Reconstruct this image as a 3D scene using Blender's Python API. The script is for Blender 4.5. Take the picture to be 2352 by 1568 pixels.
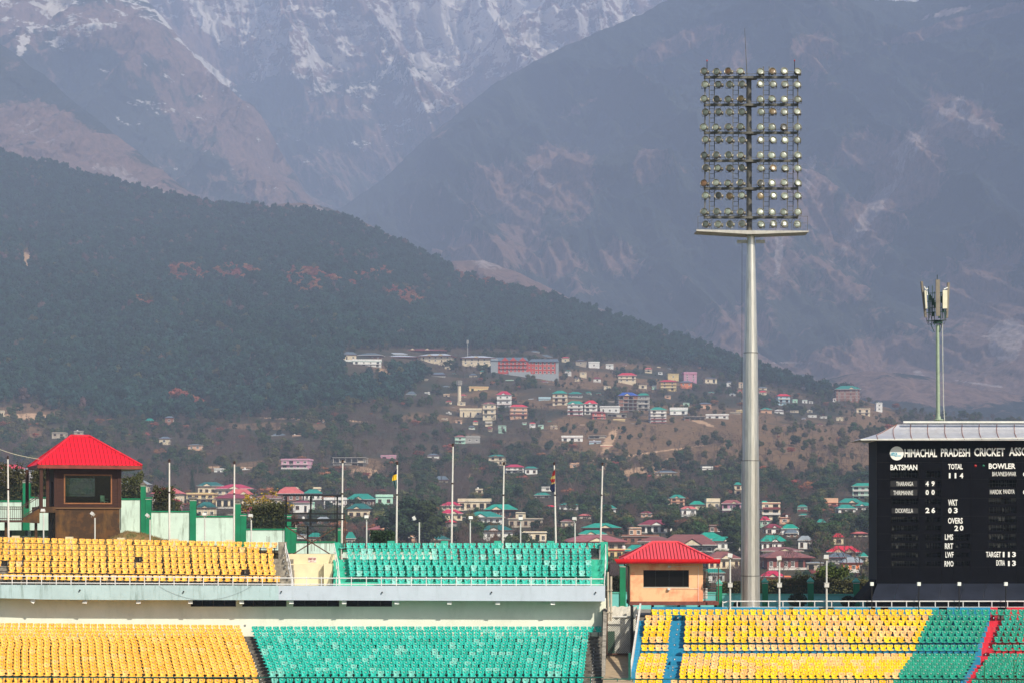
import bpy, math, random
import numpy as np
from mathutils import Vector, Matrix

# ------------------------------------------------------------------ scene, camera, light
sc = bpy.context.scene
col = sc.collection
for o in list(bpy.data.objects):
    bpy.data.objects.remove(o)
F = 4651.0            # focal length in units of a 2352 wide picture
VH, UC, ZC = 1206.0, 1176.0, 14.0
cd = bpy.data.cameras.new('camera'); cam = bpy.data.objects.new('camera', cd); col.objects.link(cam)
cam.location = (0, 0, ZC); cam.rotation_euler = (math.radians(90), 0, 0)
cd.sensor_width = 36.0; cd.lens = F / 2352.0 * 36.0; cd.shift_y = (VH - 783.5) / 2352.0
cd.clip_start = 0.5; cd.clip_end = 40000.0
sc.camera = cam
SUN_EL, SUN_AZ = 40.0, 143.0      # azimuth clockwise from +Y: behind the camera, to its right
w = bpy.data.worlds.new('World'); sc.world = w; w.use_nodes = True
nt = w.node_tree; nt.nodes.clear()
sky = nt.nodes.new('ShaderNodeTexSky'); sky.sky_type = 'NISHITA'; sky.sun_disc = False
sky.sun_elevation = math.radians(SUN_EL); sky.sun_rotation = math.radians(SUN_AZ)
sky.air_density = 1.0; sky.dust_density = 2.5; sky.ozone_density = 2.0
bg = nt.nodes.new('ShaderNodeBackground'); bg.inputs[1].default_value = 0.10
wo = nt.nodes.new('ShaderNodeOutputWorld')
nt.links.new(sky.outputs[0], bg.inputs[0]); nt.links.new(bg.outputs[0], wo.inputs[0])
sl = bpy.data.lights.new('sun', 'SUN'); sun = bpy.data.objects.new('sun', sl); col.objects.link(sun)
sl.energy = 5.0; sl.angle = math.radians(0.6); sl.color = (1.0, 0.92, 0.78)
a, e = math.radians(SUN_AZ), math.radians(SUN_EL)
SD = Vector((math.sin(a) * math.cos(e), math.cos(a) * math.cos(e), math.sin(e)))
sun.rotation_euler = SD.to_track_quat('Z', 'Y').to_euler()
sun.location = SD * 300
sc.view_settings.view_transform = 'Standard'; sc.view_settings.look = 'None'
sc.view_settings.exposure = 0.17; sc.view_settings.gamma = 1.0; sc.view_settings.use_curve_mapping = False
cy = sc.cycles
cy.max_bounces = 6; cy.diffuse_bounces = 3; cy.glossy_bounces = 3; cy.transmission_bounces = 4
cy.volume_bounces = 3; cy.transparent_max_bounces = 8; cy.use_denoising = True
HAZE_DENSITY, HAZE_COLOR = 1.28e-4, (0.59, 0.72, 1.0)
R = random.Random(7)

# ------------------------------------------------------------------ helpers
def W(u, v, D):
    return Vector(((u - UC) / F * D, D, ZC - (v - VH) / F * D))

def link(o, parent=None):
    col.objects.link(o)
    if parent is not None:
        o.parent = parent
    return o

def tag(o, label=None, cat=None, group=None, kind=None):
    if label: o['label'] = label
    if cat: o['category'] = cat
    if group: o['group'] = group
    if kind: o['kind'] = kind
    return o

def thing(name, loc, label, cat, group=None, rz=0.0):
    o = bpy.data.objects.new(name, None); col.objects.link(o)
    o.empty_display_size = 0.2
    o.location = loc; o.rotation_euler = (0, 0, rz)
    return tag(o, label, cat, group)

class MB:
    """collects faces; build() links them as one mesh object"""
    def __init__(s): s.v, s.f, s.m = [], [], []
    def add(s, vs, fs, m=0):
        n = len(s.v); s.v.extend([tuple(p) for p in vs])
        for f in fs: s.f.append(tuple(i + n for i in f)); s.m.append(m)
        return s
    def hexa(s, p, m=0):   # p: 4 bottom ring then 4 top ring
        return s.add(p, [(3,2,1,0),(4,5,6,7),(0,1,5,4),(1,2,6,5),(2,3,7,6),(3,0,4,7)], m)
    def box(s, x0, x1, y0, y1, z0, z1, m=0):
        return s.hexa([(x0,y0,z0),(x1,y0,z0),(x1,y1,z0),(x0,y1,z0),(x0,y0,z1),(x1,y0,z1),(x1,y1,z1),(x0,y1,z1)], m)
    def uv(s, uL, uR, vT, vB, D, dep, m=0, o=(0,0,0)):
        """box whose front face fills a picture rectangle at distance D; vT, vB may be (left, right)"""
        tl, tr = vT if isinstance(vT, tuple) else (vT, vT)
        bl, br = vB if isinstance(vB, tuple) else (vB, vB)
        DL, DR = D if isinstance(D, tuple) else (D, D)
        a_, b_, c_, d_ = W(uL, bl, DL), W(uR, br, DR), W(uL, tl, DL), W(uR, tr, DR)
        k = Vector((0, dep, 0)); O = Vector(o)
        return s.hexa([a_-O, b_-O, b_+k-O, a_+k-O, c_-O, d_-O, d_+k-O, c_+k-O], m)
    def bar(s, p, q, r, m=0, n=6, r2=None):
        p, q = Vector(p), Vector(q); d = (q - p)
        if d.length < 1e-6: return s
        d.normalize(); up = Vector((0,0,1)) if abs(d.z) < 0.9 else Vector((1,0,0))
        a_ = d.cross(up).normalized(); b_ = d.cross(a_)
        r2 = r if r2 is None else r2
        vs = [p + (a_*math.cos(t)+b_*math.sin(t))*r for t in [2*math.pi*(i+.5)/n for i in range(n)]]
        vs += [q + (a_*math.cos(t)+b_*math.sin(t))*r2 for t in [2*math.pi*(i+.5)/n for i in range(n)]]
        fs = [(i, (i+1) % n, n+(i+1) % n, n+i) for i in range(n)] + [tuple(range(n-1, -1, -1)), tuple(range(n, 2*n))]
        return s.add(vs, fs, m)
    def tube(s, pts, r, m=0, n=5):
        for p, q in zip(pts[:-1], pts[1:]): s.bar(p, q, r, m, n)
        return s
    def prism(s, pts, k, m=0):   # pts: polygon corners, k: extrusion vector
        n = len(pts); pts = [Vector(p) for p in pts]; k = Vector(k)
        return s.add(pts + [p + k for p in pts], [tuple(range(n)), tuple(range(2*n-1, n-1, -1))] + [(i, n+i, n+(i+1) % n, (i+1) % n) for i in range(n)], m)
    def lathe(s, prof, m=0, n=16, c=(0,0,0), axis='z'):
        vs = []
        for r_, z_ in prof:
            for i in range(n):
                t = 2*math.pi*i/n
                x, y, z = r_*math.cos(t), r_*math.sin(t), z_
                if axis == 'y': x, y, z = x, z, y
                vs.append((c[0]+x, c[1]+y, c[2]+z))
        fs = [(j*n+i, j*n+(i+1) % n, (j+1)*n+(i+1) % n, (j+1)*n+i) for j in range(len(prof)-1) for i in range(n)]
        fs += [tuple(range(n-1, -1, -1)), tuple(range((len(prof)-1)*n, len(prof)*n))]
        return s.add(vs, fs, m)
    def mesh(s, name, mats, smooth=False):
        me = bpy.data.meshes.new(name); me.from_pydata(s.v, [], s.f)
        for m in (mats if isinstance(mats, (list, tuple)) else [mats]): me.materials.append(m)
        if any(s.m): me.polygons.foreach_set('material_index', s.m)
        if smooth: me.polygons.foreach_set('use_smooth', [True]*len(s.f))
        me.update(); fixn(me)
        return me
    def build(s, name, mats, parent=None, org=None, smooth=False, **kw):
        """org: world origin that the collected world coordinates are taken relative to"""
        if org is not None:
            s.v = [(x-org[0], y-org[1], z-org[2]) for x, y, z in s.v]
        o = bpy.data.objects.new(name, s.mesh(name, mats, smooth))
        if parent is None and org is not None: o.location = org
        link(o, parent)
        return tag(o, **kw) if kw else o

import bmesh
def fixn(me):
    if len(me.polygons) > 4000: return
    bm = bmesh.new(); bm.from_mesh(me); bmesh.ops.recalc_face_normals(bm, faces=bm.faces); bm.to_mesh(me); bm.free()

def inst(name, me, parent, loc=(0,0,0), scale=(1,1,1), rz=0.0, rot=None):
    o = bpy.data.objects.new(name, me); o.location = loc; o.scale = scale
    o.rotation_euler = rot if rot else (0, 0, rz)
    return link(o, parent)

# ------------------------------------------------------------------ materials
MC = {}
def mat(name, c, rough=0.7, var=0.12, scale=1.5, metal=0.0, streak=0.0, streak_col=(0.05,0.045,0.035), bump=0.0, spec=0.35, c2=None, stretch=(1,1,1), aniso_scale=3.0, rnd=0.0):
    """procedural surface: base colour broken by noise, optional run-off streaks, blotches of c2, bump"""
    if name in MC: return MC[name]
    m = bpy.data.materials.new(name); m.use_nodes = True; t = m.node_tree; N = t.nodes; L = t.links
    b = N['Principled BSDF']; b.inputs['Roughness'].default_value = rough; b.inputs['Metallic'].default_value = metal
    b.inputs['Specular IOR Level'].default_value = spec
    tc = N.new('ShaderNodeTexCoord'); mp = N.new('ShaderNodeMapping'); mp.inputs['Scale'].default_value = stretch
    L.new(tc.outputs['Object'], mp.inputs[0])
    n1 = N.new('ShaderNodeTexNoise'); n1.inputs['Scale'].default_value = scale; n1.inputs['Detail'].default_value = 6
    n1.inputs['Roughness'].default_value = 0.65
    L.new(mp.outputs[0], n1.inputs['Vector'])
    mx = N.new('ShaderNodeMix'); mx.data_type = 'RGBA'
    d = tuple(max(0, x*(1-var*1.6)) for x in c); l = tuple(min(1, x*(1+var)) for x in c)
    if c2 is not None: d, l = c, c2
    mx.inputs[6].default_value = (*d, 1); mx.inputs[7].default_value = (*l, 1)
    mr = N.new('ShaderNodeMapRange'); mr.inputs[1].default_value = 0.3; mr.inputs[2].default_value = 0.7
    if c2 is not None: mr.inputs[1].default_value = 0.47; mr.inputs[2].default_value = 0.6
    L.new(n1.outputs[0], mr.inputs[0]); L.new(mr.outputs[0], mx.inputs[0])
    out = mx.outputs[2]
    if rnd > 0:
        oi = N.new('ShaderNodeObjectInfo'); hs = N.new('ShaderNodeHueSaturation')
        r1 = N.new('ShaderNodeMapRange'); r1.inputs[3].default_value = 1-rnd; r1.inputs[4].default_value = 1+rnd
        L.new(oi.outputs['Random'], r1.inputs[0]); L.new(r1.outputs[0], hs.inputs['Value'])
        r2 = N.new('ShaderNodeMapRange'); r2.inputs[3].default_value = 0.5-rnd*0.09; r2.inputs[4].default_value = 0.5+rnd*0.09
        ml = N.new('ShaderNodeMath'); ml.operation = 'MULTIPLY'; ml.inputs[1].default_value = 7.31
        fr = N.new('ShaderNodeMath'); fr.operation = 'FRACT'
        L.new(oi.outputs['Random'], ml.inputs[0]); L.new(ml.outputs[0], fr.inputs[0]); L.new(fr.outputs[0], r2.inputs[0]); L.new(r2.outputs[0], hs.inputs['Hue'])
        L.new(out, hs.inputs['Color']); out = hs.outputs[0]
    if streak > 0:
        m2 = N.new('ShaderNodeMapping'); m2.inputs['Scale'].default_value = (aniso_scale, aniso_scale, 0.35)
        n2 = N.new('ShaderNodeTexNoise'); n2.inputs['Scale'].default_value = 1.0; n2.inputs['Detail'].default_value = 7; n2.inputs['Roughness'].default_value = 0.7
        L.new(tc.outputs['Object'], m2.inputs[0]); L.new(m2.outputs[0], n2.inputs['Vector'])
        r3 = N.new('ShaderNodeMapRange'); r3.inputs[1].default_value = 0.52; r3.inputs[2].default_value = 0.78; r3.inputs[4].default_value = streak
        L.new(n2.outputs[0], r3.inputs[0])
        m3 = N.new('ShaderNodeMix'); m3.data_type = 'RGBA'; m3.inputs[7].default_value = (*streak_col, 1)
        L.new(r3.outputs[0], m3.inputs[0]); L.new(out, m3.inputs[6]); out = m3.outputs[2]
    L.new(out, b.inputs['Base Color'])
    if bump > 0:
        bp = N.new('ShaderNodeBump'); bp.inputs['Strength'].default_value = bump; bp.inputs['Distance'].default_value = 0.05
        L.new(n1.outputs[0], bp.inputs['Height']); L.new(bp.outputs[0], b.inputs['Normal'])
    MC[name] = m
    return m

# ------------------------------------------------------------------ noise
def _h(ix, iy, s):
    h = (ix * 374761393 + iy * 668265263 + s * 974634777) & 0xffffffff
    h = ((h ^ (h >> 13)) * 1274126177) & 0xffffffff
    return (h ^ (h >> 16)) / 4294967295.0
def vnoise(x, y, s=0):
    x = np.asarray(x, float); y = np.asarray(y, float)
    ix = np.floor(x).astype(np.int64); iy = np.floor(y).astype(np.int64)
    fx = x-ix; fy = y-iy; fx = fx*fx*fx*(fx*(fx*6-15)+10); fy = fy*fy*fy*(fy*(fy*6-15)+10)
    a_ = _h(ix, iy, s); b_ = _h(ix+1, iy, s); c_ = _h(ix, iy+1, s); d_ = _h(ix+1, iy+1, s)
    return (a_*(1-fx)+b_*fx)*(1-fy) + (c_*(1-fx)+d_*fx)*fy
def fbm(x, y, s=0, o=5, g=0.5):
    r, am, t = 0, 1, 0
    for i in range(o):
        r = r + am*vnoise(x*2**i+i*17.3, y*2**i+i*9.1, s+i); t += am; am *= g
    return r/t
def ridged(x, y, s=0, o=5, g=0.5):
    r, am, t = 0, 1, 0
    for i in range(o):
        r = r + am*(1-np.abs(2*vnoise(x*2**i+i*17.3, y*2**i+i*9.1, s+i)-1)); t += am; am *= g
    return r/t
# ------------------------------------------------------------------ the near hill and valley floor
RIDGE_U = [-600, -200, 0, 60, 130, 200, 330, 480, 620, 700, 800, 950, 1060, 1250, 1400, 1600, 1700, 1850, 1950, 2050, 2150, 2352, 2700]
RIDGE_V = [ 230,  300, 348, 372, 375, 400, 432, 466, 482, 486, 503, 572, 622, 672, 722, 792, 832, 884, 898, 928, 945, 962, 985]
RIDGE_D = [3900, 3900, 3900, 3900, 3850, 3800, 3750, 3650, 3550, 3500, 3400, 3300, 3200, 3000, 2850, 2650, 2450, 2250, 2200, 2150, 2100, 2050, 2000]
NEAR_U = [-600, 350, 800, 1393, 2900]; NEAR_Z = [12.8, 12.8, 11.3, 7.2, 7.0]
GT = [0, .135, .227, .31, .42, .5, 1.0]; GV = [0, .138, .26, .37, .52, .63, 1.0]
def rv(u): return np.interp(u, RIDGE_U, RIDGE_V)+9
def rd(u): return np.interp(u, RIDGE_U, RIDGE_D)
Z700 = ZC - (1240-VH)/F*700
def base_z(u, D):
    """smooth height of the land at picture column u and distance D: a shallow valley, then the hill"""
    u = np.asarray(u, float); D = np.asarray(D, float)
    nz = np.interp(u, NEAR_U, NEAR_Z); DR = rd(u)
    t = np.clip((D-700)/(DR-700), 0, 1)
    v = 1240 + (rv(u)-1240)*np.interp(t, GT, GV)
    z = ZC - (v-VH)/F*D
    k = np.clip((D-175)/(430-175), 0, 1); k = k*k*(3-2*k)
    zv = np.interp(D, [430, 560, 600, 650, 700], [-3.4, -3.3, 1.8, 5.8, Z700])
    z = np.where(D < 700, np.where(D < 430, nz + (-3.4-nz)*k, zv), z)
    zr = ZC - (rv(u)-VH)/F*DR
    return np.where(D > DR, zr - (D-DR)*0.55, z)
def land_z(u, D):
    u = np.asarray(u, float); D = np.asarray(D, float); X = (u-UC)/F*D
    amp = np.interp(D, [160, 400, 1000, 2000, 3500], [0.0, 0.8, 3.5, 17, 48])
    n = ridged(X/330., D/700., 3, 5)-0.62 + 0.35*(fbm(X/60., D/60., 9, 4)-0.5)
    return base_z(u, D) + amp*n*1.5*np.clip(np.abs(rd(u)-D)/900, .2, 1)
def D_at(u, v):
    """distance at which the smooth land shows at picture point (u, v)"""
    Ds = np.linspace(430, float(rd(u)), 900)
    vs = VH - (base_z(np.full_like(Ds, u), Ds)-ZC)/Ds*F
    i = np.argmax(vs <= v)
    return float(Ds[i]) if vs[i] <= v else float(rd(u))*0.99

def attr(me, name, arr):
    a_ = me.attributes.new(name, 'FLOAT', 'POINT'); a_.data.foreach_set('value', np.ascontiguousarray(arr, dtype=np.float32).ravel())

def grid_mesh(name, X, Y, Z, attrs, m, **kw):
    r, c = X.shape
    me = bpy.data.meshes.new(name)
    me.vertices.add(r*c); me.vertices.foreach_set('co', np.stack([X, Y, Z], -1).astype(np.float32).ravel())
    i = np.arange(r*c).reshape(r, c)
    q = np.stack([i[:-1,:-1], i[:-1,1:], i[1:,1:], i[1:,:-1]], -1).reshape(-1, 4)
    me.loops.add(q.size); me.loops.foreach_set('vertex_index', q.ravel().astype(np.int32))
    me.polygons.add(len(q)); me.polygons.foreach_set('loop_start', np.arange(0, q.size, 4, dtype=np.int32))
    me.polygons.foreach_set('use_smooth', np.ones(len(q), bool))
    me.update(calc_edges=True)
    for k, v in attrs.items(): attr(me, k, v)
    me.materials.append(m)
    o = bpy.data.objects.new(name, me); col.objects.link(o)
    return tag(o, **kw)

def land_mat(name, layers, nscale, bump=0.6, bdist=2.0, rough=0.95):
    """layers: first (colour a, colour b) is the ground; each next (attribute, colour a, colour b, noise amount, sharpness, noise scale)"""
    m = bpy.data.materials.new(name); m.use_nodes = True; t = m.node_tree; N = t.nodes; L = t.links
    b = N['Principled BSDF']; b.inputs['Roughness'].default_value = rough; b.inputs['Specular IOR Level'].default_value = 0.1
    tc = N.new('ShaderNodeTexCoord')
    def noise(s, d=8, r=0.62, st=None):
        n = N.new('ShaderNodeTexNoise'); n.inputs['Scale'].default_value = s; n.inputs['Detail'].default_value = d; n.inputs['Roughness'].default_value = r
        if st:
            mp = N.new('ShaderNodeMapping'); mp.inputs['Scale'].default_value = st[:3]
            if len(st) > 3: mp.inputs['Rotation'].default_value = (0, st[3], 0)
            L.new(tc.outputs['Object'], mp.inputs[0]); L.new(mp.outputs[0], n.inputs['Vector'])
        else: L.new(tc.outputs['Object'], n.inputs['Vector'])
        return n.outputs[0]
    def mixc(f, c0, c1):
        x = N.new('ShaderNodeMix'); x.data_type = 'RGBA'
        for k, c in ((6, c0), (7, c1)):
            if isinstance(c, tuple): x.inputs[k].default_value = (*c, 1)
            else: L.new(c, x.inputs[k])
        L.new(f, x.inputs[0]); return x.outputs[2]
    def rng(v, lo, hi):
        x = N.new('ShaderNodeMapRange'); x.inputs[1].default_value = lo; x.inputs[2].default_value = hi; L.new(v, x.inputs[0]); return x.outputs[0]
    nf = noise(nscale*18, 8, .7); out = mixc(rng(noise(nscale), .38, .62), layers[0][0], layers[0][1])
    nfr = rng(nf, .35, .65)
    for (an, ca, cb, na, sh, ns, *st) in layers[1:]:
        at = N.new('ShaderNodeAttribute'); at.attribute_name = an
        s1 = N.new('ShaderNodeMath'); s1.operation = 'MULTIPLY_ADD'; s1.inputs[1].default_value = na; s1.inputs[2].default_value = -0.5*na - 0.5
        L.new(noise(ns, 10, .72, st[0] if st else None), s1.inputs[0])
        s2 = N.new('ShaderNodeMath'); s2.operation = 'ADD'; L.new(s1.outputs[0], s2.inputs[0]); L.new(at.outputs['Fac'], s2.inputs[1])
        s3 = N.new('ShaderNodeMath'); s3.operation = 'MULTIPLY_ADD'; s3.inputs[1].default_value = sh; s3.inputs[2].default_value = 0.5; s3.use_clamp = True
        L.new(s2.outputs[0], s3.inputs[0])
        out = mixc(s3.outputs[0], out, mixc(nfr, ca, cb))
    L.new(out, b.inputs['Base Color'])
    bp = N.new('ShaderNodeBump'); bp.inputs['Strength'].default_value = bump; bp.inputs['Distance'].default_value = bdist
    L.new(nf, bp.inputs['Height']); L.new(bp.outputs[0], b.inputs['Normal'])
    return m

def blobs(u, v, L_):
    r = np.zeros_like(u)
    for (cu, cv, ru, rv_, rot, s) in L_:
        c_, s_ = math.cos(math.radians(rot)), math.sin(math.radians(rot))
        du, dv = u-cu, v-cv
        a_ = (du*c_+dv*s_)/ru; b_ = (-du*s_+dv*c_)/rv_
        r = np.maximum(r, s*np.exp(-(a_*a_+b_*b_)**1.5*0.7))
    return r

# open brown slopes, bare cuts among the trees (picture position of the places, size)
BROWN = [(1560,1010,330,55,0,1),(1330,980,80,30,0,.9),(1450,1060,130,22,-5,1),(1850,1030,250,60,0,1),(2000,1000,80,80,0,.9),(1340,870,110,22,0,.9),(1480,885,90,16,0,.9),
         (1280,925,90,14,0,.9),(60,945,80,18,0,1),(60,990,50,16,0,.8),(640,978,140,9,0,.9),(840,1075,40,22,0,1),(980,960,100,13,0,.8),(1120,905,90,13,0,.7),
         (600,1065,140,10,-4,.85),(470,1075,120,8,0,.8),(1700,960,120,26,0,.8),(1560,940,160,12,0,.8),(1090,935,70,10,0,.8),(1750,900,120,12,5,.6),(1420,840,80,10,0,.7),(880,850,30,10,20,.9),
         (1060,1000,60,8,0,.6),(60,595,9,32,0,.9),(1500,1090,110,10,-6,.9)]
SANDY = [(1450,1088,75,12,-12,1),(1330,1118,50,12,0,.6),(60,955,60,8,0,.9),(835,1085,32,14,0,1),(890,858,28,9,20,1),(1610,968,40,5,20,.8),(1480,1040,200,3,-8,.7),(730,963,150,2.5,2,.9),(62,598,8,25,0,1),
         (480,1072,110,2.2,0,1),(1085,1090,14,8,0,.8),(1490,1072,60,4,-25,.9),(1400,1010,12,40,30,.7)]
us = np.linspace(-420, 2780, 640); Ds = np.concatenate([np.linspace(160, 600, 70), np.geomspace(606, 5200, 420)])
U, Dg = np.meshgrid(us, Ds)
Zg = land_z(U, Dg); Xg = (U-UC)/F*Dg
Vg = VH - (Zg-ZC)/Dg*F
brown = blobs(U, Vg, BROWN); sand = blobs(U, Vg, SANDY)
hillm = land_mat('hillside_ground', [((.035,.042,.026), (.095,.068,.045)),
        ('brown', (.26,.145,.075), (.11,.08,.045), 1.7, 4.0, .03), ('sand', (.62,.40,.24), (.42,.26,.15), 1.3, 7.0, .05)], .02, bump=.6, bdist=1.5)
grid_mesh('hillside', Xg, Dg, Zg, {'brown': brown, 'sand': sand}, hillm, kind='structure', label='wooded hillside and valley floor behind the stadium')

# cricket ground side of the stands: one sheet that reaches under everything
g = MB(); g.box(-400, 400, -300, 175, -0.6, 0.0)
g.build('ground', mat('outfield_grass', (.05,.10,.03), .95, .2, .4), kind='structure', label='grass outfield in front of the stands')

# ------------------------------------------------------------------ the mountains
def mountain(name, label, uL, uR, crest_u, crest_v, Df, Dc, vf, nu, nt_, amp, lam, seed, m, masks, p=1.0, crest_amp=3.0, lean=0.0, back=6, wave=None):
    u1 = np.linspace(uL, uR, nu); t1 = np.concatenate([np.linspace(0, 1, nt_), 1+np.linspace(0.02, 0.5, back)])
    U_, T = np.meshgrid(u1, t1)
    cv = np.interp(U_, crest_u, crest_v) + crest_amp*(fbm(U_/38., U_*0+seed, seed, 6, .6)-.5)*4
    Df_ = Df if not callable(Df) else Df(U_); Dc_ = Dc if not callable(Dc) else Dc(U_)
    D_ = Df_ + (Dc_-Df_)*T
    tt = np.clip(T, 0, 1)
    vv = vf + (cv-vf)*tt**p
    Z_ = ZC - (vv-VH)/F*D_
    X_ = (U_-UC)/F*D_
    over = np.clip(T-1, 0, 1)
    Z_ -= over*(Dc_-Df_)*1.2
    wx = X_/lam + lean*Z_/lam + 0.6*(fbm(X_/lam/1.7, Z_/lam/1.7, seed+40, 4)-.5)
    wy = Z_/(lam*1.5) + .5*(fbm(X_/lam, Z_/lam, seed+44, 4)-.5)
    n = ridged(wx, wy, seed, 7, .56)-0.62
    env = np.clip(tt*6, 0, 1)*np.clip((1.0-tt)*7+0.12, 0, 1)
    Y_ = D_ - amp*n*env*1.6          # relief pushes spurs out towards the valley
    Z_ = Z_ + amp*n*env*0.35
    X_ = X_
    if wave is not None:
        dy = wave(U_, vv); Y_ = Y_ + dy*env
    ue, ve = UC + X_/Y_*F, VH - (Z_-ZC)/Y_*F
    return grid_mesh(name, X_, Y_, Z_, {k: f(ue, ve, n) for k, f in masks.items()}, m, kind='structure', label=label)

FOR = ((.016,.03,.028), (.055,.065,.05))
def mt(name, snow=False):
    L_ = [FOR, ('bare', (.40,.235,.18), (.19,.12,.10), 2.0, 7.0, .0052), ('scree', (.66,.52,.46), (.32,.24,.21), 1.9, 8.0, .010)]
    if snow: L_.append(('snow', (1.0,.93,.84), (.92,.84,.76), 3.6, 14.0, .0085, (.8, .5, 2.0, .62)))
    return land_mat(name, L_, .0021, bump=1.0, bdist=24)

m_far = mt('far_range_rock', True); m_mid = mt('mountain_slope')
# snow range at the back
SN = [(620,70,110,75,40,.62),(480,50,22,75,-38,.9),(500,175,9,60,-48,1.0),(760,60,190,80,0,.6),(900,60,160,90,0,.55),(1060,60,170,95,0,.68),(1180,60,170,100,0,.7),(960,160,170,60,-20,.6),
      (110,35,110,45,-30,.62),(60,80,14,60,25,.9),(170,80,70,16,-18,.78),(1380,20,160,60,0,.6),(700,120,120,60,30,.66),(760,190,60,22,-20,.5),(1000,230,110,40,-35,.45),(620,120,30,70,30,.6),
      (870,300,120,20,-20,.42),(300,20,120,30,10,.45),(390,70,30,20,0,.35),(2050,0,120,16,0,.9)]
mountain('snow_range', 'far rocky mountain range with streaks of old snow', -140, 2240,
         [-200, 100, 340, 600, 900, 1200, 1500, 1900], [-60, -90, -45, -110, -90, -120, -60, -60],
         8000, 11000, 560, 1000, 330, 700, 520, 11, m_far,
         {'bare': lambda u, v, n: np.clip(.80 - .35*np.clip((v-170)/260, 0, 1) - blobs(u, v, [(620,220,90,60,-20,.6),(860,180,140,30,-10,.5),(700,300,150,50,0,.3)]), 0, 1),
          'scree': lambda u, v, n: .12 + .2*np.clip(n, 0, 1),
          'snow': lambda u, v, n: .90*blobs(u, v, SN)*np.clip(1.06 - 1.1*np.clip(n, -.1, .5), .4, 1.2)}, crest_amp=6, lean=.35)
# left spur that falls from the upper left to the valley head
mountain('left_spur', 'hazy brown mountain spur falling from the upper left', -160, 790,
         [-200, 120, 330, 440, 540, 600, 640, 700, 740, 790], [-300, -150, -10, 118, 215, 262, 335, 440, 486, 500],
         6200, lambda u: np.interp(u, [0, 400, 790], [8300, 7900, 7200]), 620, 420, 260, 380, 480, 23, m_far,
         {'bare': lambda u, v, n: .38 + blobs(u, v, [(560,330,60,190,-30,.42),(440,250,200,60,30,.3),(200,60,250,60,10,.35),(700,430,40,60,0,.2)]) - .25*blobs(u, v, [(250,250,160,90,40,1)]),
          'scree': lambda u, v, n: .05 + .3*blobs(u, v, [(480,170,12,80,-42,1)]),
          'snow': lambda u, v, n: .66*blobs(u, v, [(110,30,100,50,-30,.72),(60,85,14,60,25,1.0),(165,85,80,22,-18,.95),(385,45,14,60,-35,1.05),(455,125,9,50,-42,1.0),(300,20,100,40,10,.5),(20,20,40,40,0,.6)])}, crest_amp=4, lean=-.5)
mountain('left_slope', 'sunlit brown slope above the forest at the left', -160, 560,
         [-200, 0, 100, 230, 330, 420, 480, 560], [-20, 100, 172, 282, 360, 430, 474, 520],
         4600, lambda u: np.interp(u, [0, 560], [6300, 5200]), 640, 320, 220, 190, 300, 31, m_mid,
         {'bare': lambda u, v, n: .42 + blobs(u, v, [(240,380,230,45,32,.6),(60,300,120,60,25,.25)]) - .15*blobs(u, v, [(60,180,100,60,40,1)]),
          'scree': lambda u, v, n: .1 + blobs(u, v, [(330,430,170,18,27,.45),(90,300,110,22,20,.3)])}, crest_amp=2.5, lean=-.6)
# the great ridge on the right
RC_U = [700, 790, 850, 950, 1050, 1150, 1250, 1350, 1450, 1550, 1700, 1900, 2010, 2110, 2200, 2352, 2800]
RC_V = [520, 470, 428, 345, 262, 185, 130, 82, 38, -12, -80, -60, -4, 4, -60, -90, -120]
BARE_R = [(1290,410,85,70,30,.6),(1150,430,70,60,40,.5),(1200,500,50,110,10,.45),(1490,375,28,38,0,.5),(1420,590,60,40,20,.38),(1250,590,90,50,20,.35),(1560,100,110,22,-22,.5),(1680,130,50,55,-30,.4),
          (1850,430,70,90,-15,.45),(1990,350,60,50,0,.5),(2200,275,90,50,15,.66),(2090,380,70,110,35,.55),(1960,560,90,130,20,.36),(2250,40,120,12,-14,.7),(2120,80,100,10,-12,.5),(1780,600,60,130,0,.3),
          (2060,840,250,50,0,.5),(2230,680,90,120,30,.4),(2150,890,220,30,0,.6),(1700,760,100,60,0,.3),(1100,600,90,40,30,.45),(1880,120,50,60,30,.3),(1330,250,70,16,-25,.35),(2300,740,90,90,0,.5)]
SCR_R = [(2240,290,60,20,30,.5),(2180,250,50,14,-40,.5),(1990,500,18,140,38,.55),(1790,560,12,110,3,.45),(1860,400,14,60,20,.45),(2080,350,30,90,38,.45),(2310,775,38,45,30,.9),(2110,856,16,10,20,.45),
         (2110,868,32,4,8,.6),(1480,370,16,30,0,.3),(1240,400,60,40,0,.25),(2250,880,60,3,8,.6),(1830,832,70,3,0,.6),(2170,30,90,8,-14,.4)]
mountain('great_ridge', 'dark forested mountain ridge with brown scree gullies behind the floodlight', 690, 2760, RC_U, RC_V,
         3900, lambda u: np.interp(u, [700, 1200, 2400], [7600, 7600, 6800]), 985, 860, 430, 420, 430, 5, m_mid,
         {'bare': lambda u, v, n: .15 + .18*np.clip((v-300)/500, 0, 1) + 1.3*blobs(u, v, BARE_R) + .3*np.clip(n, -.3, .4),
          'scree': lambda u, v, n: .04 + 1.25*blobs(u, v, SCR_R)}, crest_amp=3.5, lean=.45, p=.92)
# knoll behind the forested hill
mountain('brown_knoll', 'brown grassy knoll just behind the forested hill', 540, 1480,
         [500, 600, 640, 690, 760, 830, 900, 960, 1010, 1060, 1110, 1180, 1250, 1340, 1500], [520, 486, 470, 465, 480, 508, 542, 582, 604, 600, 596, 622, 655, 700, 760],
         3500, 4300, 760, 300, 110, 70, 140, 51, m_mid,
         {'bare': lambda u, v, n: .62 + 0*u, 'scree': lambda u, v, n: .15 + blobs(u, v, [(1110,606,60,10,10,.5),(700,480,60,8,0,.3),(930,575,60,8,40,.3)])}, crest_amp=2.2)
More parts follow.
